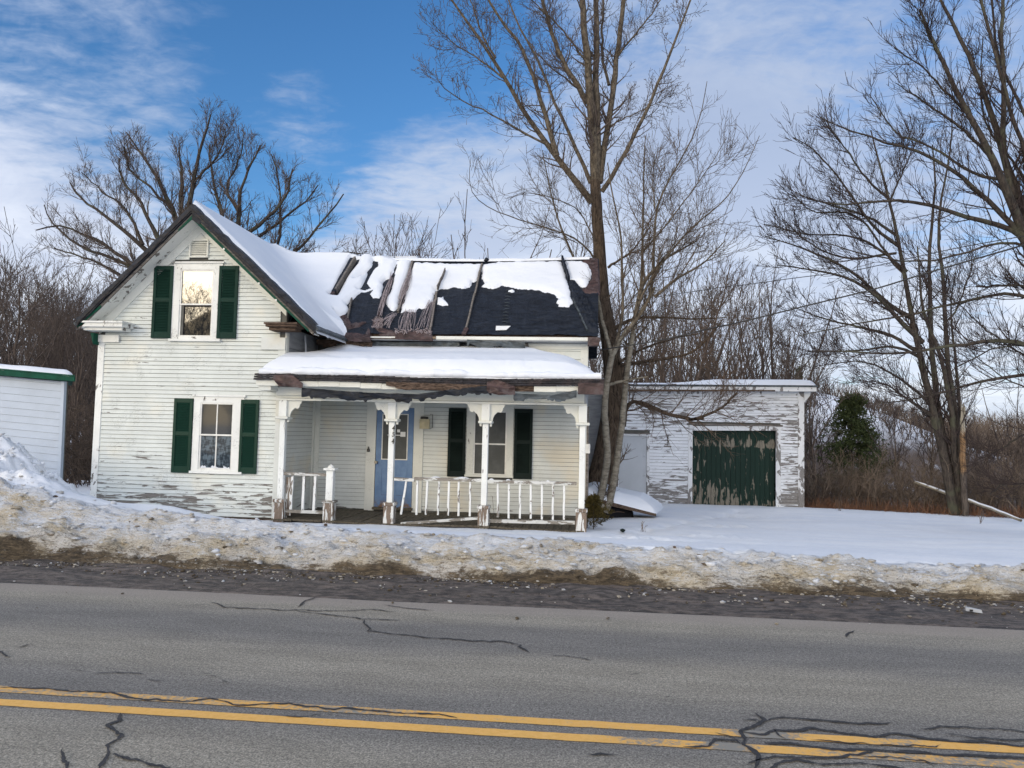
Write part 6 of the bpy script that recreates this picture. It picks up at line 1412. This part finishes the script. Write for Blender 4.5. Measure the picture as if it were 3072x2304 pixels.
for pts, y1, r0 in (([sh(1350, 640), sh(1200, 560), sh(1000, 370), sh(850, 250), sh(500, 100), sh(240, 20)], 21.6, .07), ([sh(1440, 830), sh(1290, 700), sh(1130, 500), sh(900, 330), sh(600, 280), sh(330, 240)], 21.4, .08), ([sh(1400, 900), sh(1200, 760), sh(900, 700), sh(650, 640), sh(450, 560)], 22.5, .06),
    ([sh(1260, 100), sh(1100, 0), sk(700, 1150), sk(560, 950), sk(430, 800), sk(330, 760)], 21.5, .05), ([sh(1430, 950), sh(1250, 850), sh(900, 900), sh(560, 900)], 21.8, .05), ([sh(1560, 1380), sh(1400, 1200), sh(1200, 1060), sh(1000, 960), sh(700, 1000)], 22.0, .05),
    ([sh(1560, 1420), sh(1300, 1250), sh(1180, 1150), sh(1050, 1120)], 21.5, .05), ([sk(900, 1300), sk(720, 1180), sk(520, 1130), sk(340, 1070)], 21.6, .045), ([sk(860, 1100), sk(740, 1000), sk(640, 850), sk(500, 650)], 21.3, .04), ([sh(1300, 300), sh(1160, 150), sk(700, 1180), sk(560, 1160), sk(440, 1200), sk(320, 1060)], 22.0, .04),
    ([sk(870, 1100), sk(960, 900), sk(1010, 780)], 22.8, .03), ([sh(1600, 700), sh(1700, 600), sh(1800, 300), sh(1850, 150)], 23.0, .03), ([sk(960, 1500), sk(700, 1300), sk(420, 1300), sk(170, 1240)], 21.9, .045), ([sk(900, 1400), sk(620, 1440), sk(420, 1350), sk(270, 1210)], 22.4, .04)):
    RL(pts, y1, r0, .012, 14)
for P, r in Lr[:5]: limb_obj(P, r, m_bark_dark, rt_, 'trunk', 8)
for P, r in Lr[5:]: limb_obj(P, r, m_bark_dark, rt_, 'limb', 6)
LP, LR = same(Lr, 16)
A, AR = children(LP, LR, 30, .2, .99, .7, 1.25, 8, .09, .08, .3, rmin=.0075, shrink=.3, side=(-.5, 0, .2))
B, BR = children(A, AR, 7, .15, .97, .65, .55, 5, .10, .12, .6, rmin=.0065, shrink=.4)
V, F_ = merge([tubes(A, AR), tubes(B, BR, 3)]); npobj('crown', V, F_, m_twig_dark, rt_, kind='stuff')
snag = thing('broken_snag', (10.5, 22.3, -.5), 'broken tree snag with pale splintered top and orange split wood', 'snag')
P = limb_px([(1650, 1370), (1635, 1100), (1625, 850), (1625, 650), (1618, 475)], 22.3, 22.3, 16, .006, ZC); limb_obj(P, np.interp(np.linspace(0, 1, 16), [0, .5, .85, 1], [.085, .078, .065, .02]), m_snag, snag, 'trunk', 9)
sp = MB()
for i in range(7): a = P[-2]+np.array([random.uniform(-.08, .08), random.uniform(-.05, .05), 0]); sp.tube([a, a+np.array([random.uniform(-.03, .03), 0, random.uniform(.15, .4)])], [.03, .004], 4)
sp.build('splinters', m_snag, snag, kind='stuff')
log = thing('fallen_log', (10.5, 20.6, 0), 'straight bleached log leaning down to the right through the brush', 'log')
P = limb_px([(1232, 1098), (1530, 1205), (1700, 1262), (1900, 1330), (2110, 1415)], 23.7, 20.6, 16, .006, ZC); limb_obj(P, taper(16, .045, .035), m_bark_pale, log, 'trunk', 8)
V, F_ = tubes(P[None]+np.array([0, 0, .03]), np.interp(np.linspace(0, 1, 16), [0, .1, .9, 1], [.015, .036, .028, .01])[None], 8); npobj('snow_strip', V, F_, m_snow, log, smooth=True)

# ---------- large tree standing outside the frame on the right, its limbs reach in
bt = thing('large_tree', (11.6, 15.5, -.2), 'large dark tree at the right edge whose limbs hang across the sky', 'tree')
Yb = 15.5; Lb = []
def BL(pts, Y1, r0, r1, K=16, Y0=Yb): r0 *= .70; n = len(pts); P = resample([PY(x, y, Y0+(Y1-Y0)*i/(n-1)) for i, (x, y) in enumerate(pts)], K, .01); Lb.append((P, taper(K, r0, r1)))
BL([(3230, 1750), (3200, 1200), (3140, 900), sk(1600, 1280), sk(1530, 1060), sk(1400, 840), sk(1310, 650), sk(1190, 420), sk(1100, 230), sk(1030, 50)], 15.0, .30, .02, 22)
BL([(3095, 772), sk(1640, 1340), sk(1620, 1150), sk(1520, 950), sk(1480, 820), sk(1420, 600), sk(1300, 300), sk(1180, 60), sk(1120, -60)], 16.0, .13, .025)
BL([(3090, 760), sk(1600, 1290), sk(1350, 1050), sk(1130, 880), sk(980, 820), sk(700, 750), sk(480, 650)], 14.6, .09, .008)
BL([(3090, 760), sk(1640, 1280), sk(1440, 1240), sk(1160, 1160), sk(1000, 1110), sk(860, 1100), sk(560, 1150), sk(340, 1060)], 14.8, .09, .008)
BL([sk(1560, 1100), sk(1480, 830), sk(1500, 500), sk(1480, 200), sk(1490, -60)], 15.8, .09, .03); BL([(3090, 760), sk(1640, 900), sk(1560, 700), sk(1470, 400), sk(1400, 100), sk(1340, -80)], 15.2, .07, .025)
BL([(3090, 760), sk(1640, 620), sk(1540, 520), sk(1450, 300), sk(1420, -50)], 16.2, .06, .02); BL([sk(1400, 840), sk(1250, 700), sk(1050, 560), sk(900, 460)], 14.8, .05, .008); BL([sk(1310, 650), sk(1150, 480), sk(1000, 330), sk(890, 260)], 14.6, .045, .007)
BL([sk(1200, 430), sk(1080, 200), sk(1000, 30)], 14.5, .035, .008); BL([sk(1520, 1000), sk(1300, 960), sk(1100, 800), sk(900, 760), sk(750, 520)], 15.6, .05, .008); BL([(3090, 760), sk(1640, 1000), sk(1530, 870), sk(1380, 700), sk(1360, 400), sk(1380, 200)], 16.4, .05, .01)
BL([(3177, 1085), sh(2300, 850), sh(2150, 810), sh(2000, 805), sh(1700, 860), sh(1560, 872), sh(1200, 925), sh(850, 900), sh(600, 890)], 15.0, .085, .010); BL([(3147, 935), sh(2300, 470), sh(2120, 445), sh(1980, 460), sh(1700, 530), sh(1300, 630), sh(900, 690), sh(500, 780)], 15.4, .06, .008)
BL([(3192, 1163), sh(2300, 1050), sh(2212, 1075), sh(1900, 1120), sh(1560, 1220), sh(1300, 1280), sh(1100, 1290)], 16.0, .07, .010); BL([(3095, 773), sh(2300, 60), sh(2000, 60), sh(1700, 180), sh(1300, 230), sh(900, 130), sh(500, 20)], 15.0, .045, .007)
BL([(3187, 1136), sh(2280, 980), sh(1950, 760), sh(1700, 520), sh(1500, 420)], 16.5, .035, .008); BL([(3176, 1081), sh(2212, 840), sh(1990, 870), sh(1740, 990), sh(1650, 1060)], 15.5, .03, .01); BL([(3200, 1215), sh(2260, 1180), sh(2060, 1110), sh(1940, 1020), sh(1800, 900), sh(1700, 740)], 16.2, .03, .007); BL([(3141, 907), sh(2300, 400), sh(2100, 395), sh(1850, 405)], 15.3, .045, .02)
BL([sc(2300, 640), sc(2110, 700), sc(1900, 850), sc(1750, 910)], 17.5, .035, .01); BL([sc(2250, 1100), sc(1950, 1120), sc(1850, 1200)], 18.0, .02, .006)
limb_obj(*Lb[0], m_bark_dark, bt, 'trunk', 10)
for P, r in Lb[1:]: limb_obj(P, r, m_bark_dark, bt, 'limb', 6)
LP, LR = same([(P[6:], r[6:]) if i == 0 else (P, r) for i, (P, r) in enumerate(Lb)], 16)
A, AR = children(LP, LR, 28, .10, .99, .75, 1.0, 8, .11, .08, .3, rmin=.0050, shrink=.4, side=(-.3, 0, .35))
B, BR = children(A, AR, 8, .15, .97, .65, .42, 5, .12, .12, .6, rmin=.0045, shrink=.4)
V, F_ = merge([tubes(A, AR), tubes(B, BR, 3)]); npobj('crown', V, F_, m_twig_dark, bt, kind='stuff')

# ---------- woodland trees: a few kinds, copied
def wood_tree(seed, H=11, spread=.33, nl=22, fan=False, tw=1.0, kids=7):
    rg = np.random.default_rng(seed); K = 12
    t = np.linspace(0, 1, K); P = np.stack([np.cumsum(rg.normal(0, .06, K)), np.cumsum(rg.normal(0, .06, K)), t*H*(.35 if fan else .72)], -1)
    P = P[None]; Rd = (np.linspace(.13, .06 if fan else .010, K)**1.0)[None]
    A, AR = children(P, Rd, nl, .25 if not fan else .1, .98, spread, H*(.42 if not fan else .85), 8, .07, .07, .5, rg=rg, rmin=.014, shrink=.35)
    B, BR = children(A, AR, kids, .15, .97, .6, H*.12, 6, .08, .12, .55, rg=rg, rmin=.010*tw, shrink=.3)
    Cc, CR_ = children(B, BR, 4, .2, .97, .6, H*.045, 4, .08, .15, .7, rg=rg, rmin=.0085*tw, shrink=.3)
    V1, F1 = tubes(P, Rd, 6); V2, F2 = merge([tubes(A, AR, 4), tubes(B, BR, 3), tubes(Cc, CR_, 3)])
    a = npmesh('trunk', V1, F1, True); a.materials.append(m_woods); b = npmesh('crown', V2, F2); b.materials.append(m_wtwig); return a, b
KIND = [wood_tree(11, 11, .45, 24), wood_tree(12, 11, .6, 24), wood_tree(13, 11, .35, 16, False, 1.0, 8), wood_tree(14, 9, .38, 14, True, .9, 7), wood_tree(15, 11, .8, 22)]
KTOP = [float(np.percentile([v.co.z for v in k[1].vertices], 97)) for k in KIND]
def put_tree(x, y, h, kind, name, label, group, z=None):
    e = bpy.data.objects.new(name, None); COL.objects.link(e); e.location = (x, y, yard(np.array([x]), np.array([y]))[0]-.1 if z is None else z)
    s = h/KTOP[kind]; e.scale = (s, s, s); e.rotation_euler = (0, 0, random.uniform(0, 6.28)); setp(e, label, 'tree', group)
    for me, nm in zip(KIND[kind], ('trunk', 'crown')):
        o = bpy.data.objects.new(nm, me); COL.objects.link(o); o.parent = e
        if nm == 'crown': o['kind'] = 'stuff'
for i in range(52):
    Yv = random.uniform(34, 62); px = random.uniform(-160, 420); d = ray(px, 1200); X_ = d[0]/d[1]*Yv
    top = np.interp(px, [-160, 0, 120, 260, 420], [760, 750, 800, 820, 900]); Ht = (PY(px, top, Yv)[2]+1.2)*random.uniform(.75, 1.06)
    put_tree(X_, Yv, Ht, random.choice([0, 1, 2, 2, 4]), 'woodland_tree', 'slender bare tree in the dense woods behind the shed, left of the house', 'woodland trees left of the house')
for px, tp, Yv, kd, lb in ((1165, 625, 34, 0, 'bare tree with reddish twigs above the roof ridge, tallest of the three beyond it'), (1240, 700, 36, 1, 'small bare tree just right of the tallest tree beyond the ridge'), (1365, 690, 38, 3, 'rounded shrubby treetop showing above the middle of the roof ridge'), (1480, 715, 38, 3, 'low fan of twigs above the ridge nearest the poplar'), (1030, 725, 36, 1, 'low pale treetop above the snowy left end of the ridge')):
    X_ = PY(px, 1200, Yv)[0]; put_tree(X_, Yv, PY(px, tp, Yv)[2]+.9, kd, 'distant_tree', lb, 'trees beyond the roof ridge')
for i in range(25):
    Yv = random.uniform(33, 50); px = 1560+(2450-1560)*((i+random.random())/25); X_ = PY(px, 1200, Yv)[0]
    tp = np.interp(px, [1560, 1850, 2100, 2300, 2400, 2450], [900, 880, 790, 830, 950, 1060])+random.uniform(-60, 60); put_tree(X_, Yv, PY(px, tp, Yv)[2]+1.2, random.choice([0, 1, 2, 3, 3]), 'garage_woods_tree', 'bare twiggy tree in the row behind the garage roof', 'trees behind the garage')
# trees across the road, behind the camera; they show in the window glass
for x_, y_, h_ in ((-20, -9, 8.3), (-23, -13, 9.2), (-18.5, -10, 7.6), (-25, -15, 9.6), (-21, -11.5, 8.6), (-15, -12, 6.0)):
    put_tree(x_, y_, h_, random.choice([0, 1, 4]), 'roadside_tree', 'bare tree across the road, mirrored in the window glass', 'trees across the road', z=.3)

# ---------- hill trees, brush, grass
def stems(n, fx, fy, hgt, bend, r, rg, K=6, up=.9, zoff=0.0):
    x = fx(rg, n); y = fy(rg, n); z = yard(x, y)+zoff; D = np.stack([rg.normal(0, bend, n), rg.normal(0, bend, n), np.full(n, up)], -1); D /= np.linalg.norm(D, axis=1, keepdims=True)
    L = hgt(rg, n); pos = np.stack([x, y, z-.1], -1); out = [pos]
    for k in range(K-1): D = D+rg.normal(0, .17, D.shape)+np.array([0, 0, -.02]); D /= np.linalg.norm(D, axis=1, keepdims=True); pos = pos+D*(L/(K-1))[:, None]; out.append(pos)
    P = np.stack(out, 1); return P, (r(rg, n)[:, None]*np.linspace(1, .35, K)[None])
rg = np.random.default_rng(99)
edge_y = lambda x: np.interp(x, [6.3, 12, 40], [24.6, 21.8, 20.0])
def brush_xy(rg, n, x0=6.4, x1=24): return rg.uniform(x0, x1, n)
bx_ = rg.uniform(6.5, 31, 2300); by_ = edge_y(bx_)+rg.gamma(1.4, 4.6, 2300)
P, Rd = stems(2300, lambda g_, n: bx_, lambda g_, n: by_, lambda g_, n: g_.uniform(.7, 2.1, n), .28, lambda g_, n: g_.uniform(.006, .017, n), rg, K=5)
A, AR = children(P, Rd, 5, .2, .97, .65, .85, 4, .04, .18, .6, rg=rg, rmin=.0065)
B, BR = children(A, AR, 3, .2, .97, .7, .44, 3, .02, .25, .6, rg=rg, rmin=.0055)
V, F_ = merge([tubes(P, Rd, 3), tubes(A, AR, 3), tubes(B, BR, 3)]); npobj('brush', V, F_, m_brush, kind='stuff', label='tangled brown brush thicket at the far edge of the yard, right of the garage', cat='brush')
gx_ = rg.uniform(6.4, 26, 7000); gy_ = edge_y(gx_)+rg.gamma(1.2, 1.4, 7000)-.5
P, Rd = stems(7000, lambda g_, n: gx_, lambda g_, n: gy_, lambda g_, n: g_.uniform(.18, .55, n), .6, lambda g_, n: g_.uniform(.005, .011, n), rg, K=3)
V, F_ = tubes(P, Rd, 3); npobj('dead_grass', V, F_, m_redgrass, kind='stuff', label='reddish dead grass and leaves under the brush', cat='dead grass')
# a few taller saplings in the brush
for px, tp, Yv in ((2450, 1150, 30), (2690, 1210, 31), (2800, 1180, 33), (2900, 1190, 30), (3040, 1180, 31)):
    X_ = PY(px, 1200, Yv)[0]; put_tree(X_, Yv, PY(px, tp, Yv)[2]+1.5, random.choice([1, 3, 4]), 'sapling', 'thin sapling standing in the brown brush right of the garage', 'saplings in the brush')
# wooded hills: dense short stems covering the slopes
hx = rg.uniform(26, 118, 4300); hy = rg.uniform(62, 150, 4300)
P, Rd = stems(4300, lambda g_, n: hx, lambda g_, n: hy, lambda g_, n: g_.uniform(2.4, 4.4, n)*np.interp(hx, [26, 36, 50], [.2, .6, 1.0]), .12, lambda g_, n: g_.uniform(.03, .06, n), rg, K=4)
A, AR = children(P, Rd, 6, .2, .97, .55, 2.0, 3, .06, .15, .6, rg=rg, rmin=.022)
V, F_ = merge([tubes(P, Rd, 3), tubes(A, AR, 3)]); npobj('hill_woods', V, F_, m_brush, kind='stuff', label='brown leafless woods covering the distant hill at the right', cat='woods')
hx = rg.uniform(8, 44, 1200); hy = rg.uniform(55, 100, 1200)
P, Rd = stems(1200, lambda g_, n: hx, lambda g_, n: hy, lambda g_, n: g_.uniform(1.0, 2.6, n), .25, lambda g_, n: g_.uniform(.025, .05, n), rg, K=4)
A, AR = children(P, Rd, 6, .2, .97, .7, 1.1, 3, .02, .2, .6, rg=rg, rmin=.02)
V, F_ = merge([tubes(P, Rd, 3), tubes(A, AR, 3)]); npobj('hill_scrub', V, F_, m_twig_dark, kind='stuff', label='dark snowy scrub on the white hillside round the evergreen', cat='scrub')
# scrub at the left between shed and house
sx_ = rg.uniform(-24, -10.5, 1000); sy_ = rg.uniform(22, 38, 1000)
P, Rd = stems(1000, lambda g_, n: sx_, lambda g_, n: sy_, lambda g_, n: g_.uniform(1.5, 4.2, n), .35, lambda g_, n: g_.uniform(.010, .022, n), rg)
A, AR = children(P, Rd, 7, .15, .97, .8, 1.0, 4, -.02, .2, .6, rg=rg, rmin=.009)
B, BR = children(A, AR, 3, .2, .97, .8, .5, 3, .0, .2, .6, rg=rg, rmin=.008)
V, F_ = merge([tubes(P, Rd, 3), tubes(A, AR, 3), tubes(B, BR, 3)]); npobj('undergrowth', V, F_, m_woods, kind='stuff', label='dark tangled undergrowth filling the gap between shed and house', cat='undergrowth')
# evergreens
def conifer(name, x, y, z0, H, Rm, m, label, cat, n=52, seed=3, spiky=1.0, group=None, droop=-.12, leafr=.018, nn=34, lean=0):
    rg_ = np.random.default_rng(seed); e = thing(name, (x, y, z0), label, cat, group); K = 8
    P = np.stack([np.full(K, x)+np.linspace(0, lean, K), np.full(K, y), np.linspace(z0-.1, z0+H, K)], -1)[None]; Rd = np.linspace(H*.016, .008, K)[None]
    V, F_ = tubes(P, Rd, 6); npobj('trunk', V, F_, m_bark_dark, e)
    t = rg_.uniform(.05, .98, n*4); ph = rg_.uniform(0, 6.28, n*4); L = Rm*(1-t)**.75*rg_.uniform(.55, 1.2, n*4)+.05*Rm
    st = np.stack([x+lean*t, np.full_like(t, y), z0+H*t], -1); D = np.stack([np.cos(ph), np.sin(ph), rg_.uniform(droop-.1, droop+.4, n*4)], -1)
    Pb = np.stack([st+D*(L*k/5)[:, None]+np.array([0, 0, -.06*L.mean()*(k/5)**2]) for k in range(6)], 1); Rb = np.full((n*4, 6), .006*H/2)*np.linspace(1, .4, 6)
    A, AR = children(Pb, Rb, 6, .15, 1, .9, Rm*.28, 3, .0, .2, .8, rg=rg_, rmin=leafr*.6)
    B, BR = children(A, AR, nn//5, .1, 1, .8, Rm*.12, 3, .02, .2, 1., rg=rg_, rmin=leafr)
    V, F_ = merge([tubes(Pb, Rb, 3), tubes(A, AR, 3), tubes(B, BR, 3)]); npobj('crown', V, F_, m, e, kind='stuff')
cp_ = PY(2555, 1320, 44); conifer('spruce_tree', cp_[0], 44, -1.6, PY(2545, 1185, 44)[2]+1.6, 2.5, m_spruce, 'dark green evergreen beyond the brush, right of the garage', 'tree', 46, 4, leafr=.026)
c2 = PY(2393, 1160, 60); conifer('spruce_tree', c2[0], 60, -1.5, PY(2393, 1098, 60)[2]+1.5, 1.3, m_spruce, 'small distant evergreen top just above the garage roof corner', 'tree', 30, 5, leafr=.03)
b1 = PY(*S(Z8, 665, 1560), 14.3); conifer('evergreen_shrub', b1[0], 14.35, -.05, .62, .40, m_bushm, 'low brownish green evergreen shrub beside the right porch corner', 'shrub', 26, 6, leafr=.0045, droop=.5)

# ---------- wires
def wire(pts, Ya, Yb_, r, label):
    n = len(pts); P = resample([PY(x, y, Ya+(Yb_-Ya)*i/(n-1)) for i, (x, y) in enumerate(pts)], 40)
    V, F_ = tubes(P[None], np.full((1, 40), r), 6); npobj('utility_wire', V, F_, m_black_pl, label=label, cat='wire', group=None)
wire([sh(2420, 20), sh(2212, 90), sh(1860, 190), sh(1440, 310), sh(1100, 420), sh(600, 540), sh(0, 690), S(ZB2, 1300, 1030), S(ZB2, 700, 1180), S(ZB2, 0, 1290)], 12.5, 16.2, .014, 'thicker dark service wire running down to the farmhouse corner')
wire([sh(2420, 0), sh(2212, 20), sh(1700, 110), sh(1300, 200), sh(900, 290), sh(500, 335), sh(0, 405), S(ZB2, 1500, 575), S(ZB2, 640, 700)], 13.0, 18.4, .008, 'thinner upper wire crossing in front of the trees behind the garage')
# dry weeds and fallen twigs
def weed(x, y, h, n, label, m=m_brush, sp=.25, name='dry_weed', z0=None):
    rg_ = np.random.default_rng(int(abs(x)*100+y*10)); z = gz(x, y) if z0 is None else z0; P = []
    for i in range(n):
        a = np.array([x+rg_.normal(0, .03), y+rg_.normal(0, .03), z-.03]); d = np.array([rg_.normal(0, sp), rg_.normal(0, sp), 1.0]); P.append(resample([a, a+d*h*.5, a+d*h*rg_.uniform(.6, 1.1)+np.array([rg_.normal(0, .06), 0, -.03])], 6))
    P = np.stack(P); Rd = np.full((n, 6), .0045)*np.linspace(1, .5, 6); A, AR = children(P, Rd, 3, .4, .97, .6, h*.3, 4, .03, .1, .7, rg=rg_, rmin=.003)
    V, F_ = merge([tubes(P, Rd, 4), tubes(A, AR, 3)]); npobj(name, V, F_, m, label=label, cat='weed')
weed(.95, 14.6, .22, 5, 'few dry stems in the snow right of the evergreen shrub')
weed(-1.75, 14.0, .50, 2, 'two thin dry stems standing behind the right porch balusters', z0=.05)
weed(6.9, 22.6, .45, 7, 'tuft of dry stalks at the right foot of the garage corner')
weed(9.2, 19.6, .40, 6, 'dry stalks poking from the snow below the leaning log')
weed(10.4, 18.6, .45, 7, 'dry stalks at the right edge of the yard under the log end')
tw = [resample([PZ(S(Z8, a, b)[0], S(Z8, a, b)[1], .02), PZ(S(Z8, a+50, b-14)[0], S(Z8, a+50, b-14)[1], .03), PZ(S(Z8, a+95, b-4)[0], S(Z8, a+95, b-4)[1], .02)], 6) for a, b in ((790, 1515),)]
V, F_ = tubes(np.stack(tw), np.full((1, 6), .008), 5); npobj('fallen_twig', V, F_, m_twig, label='small fallen twig on the snow below the bulkhead', cat='twig')
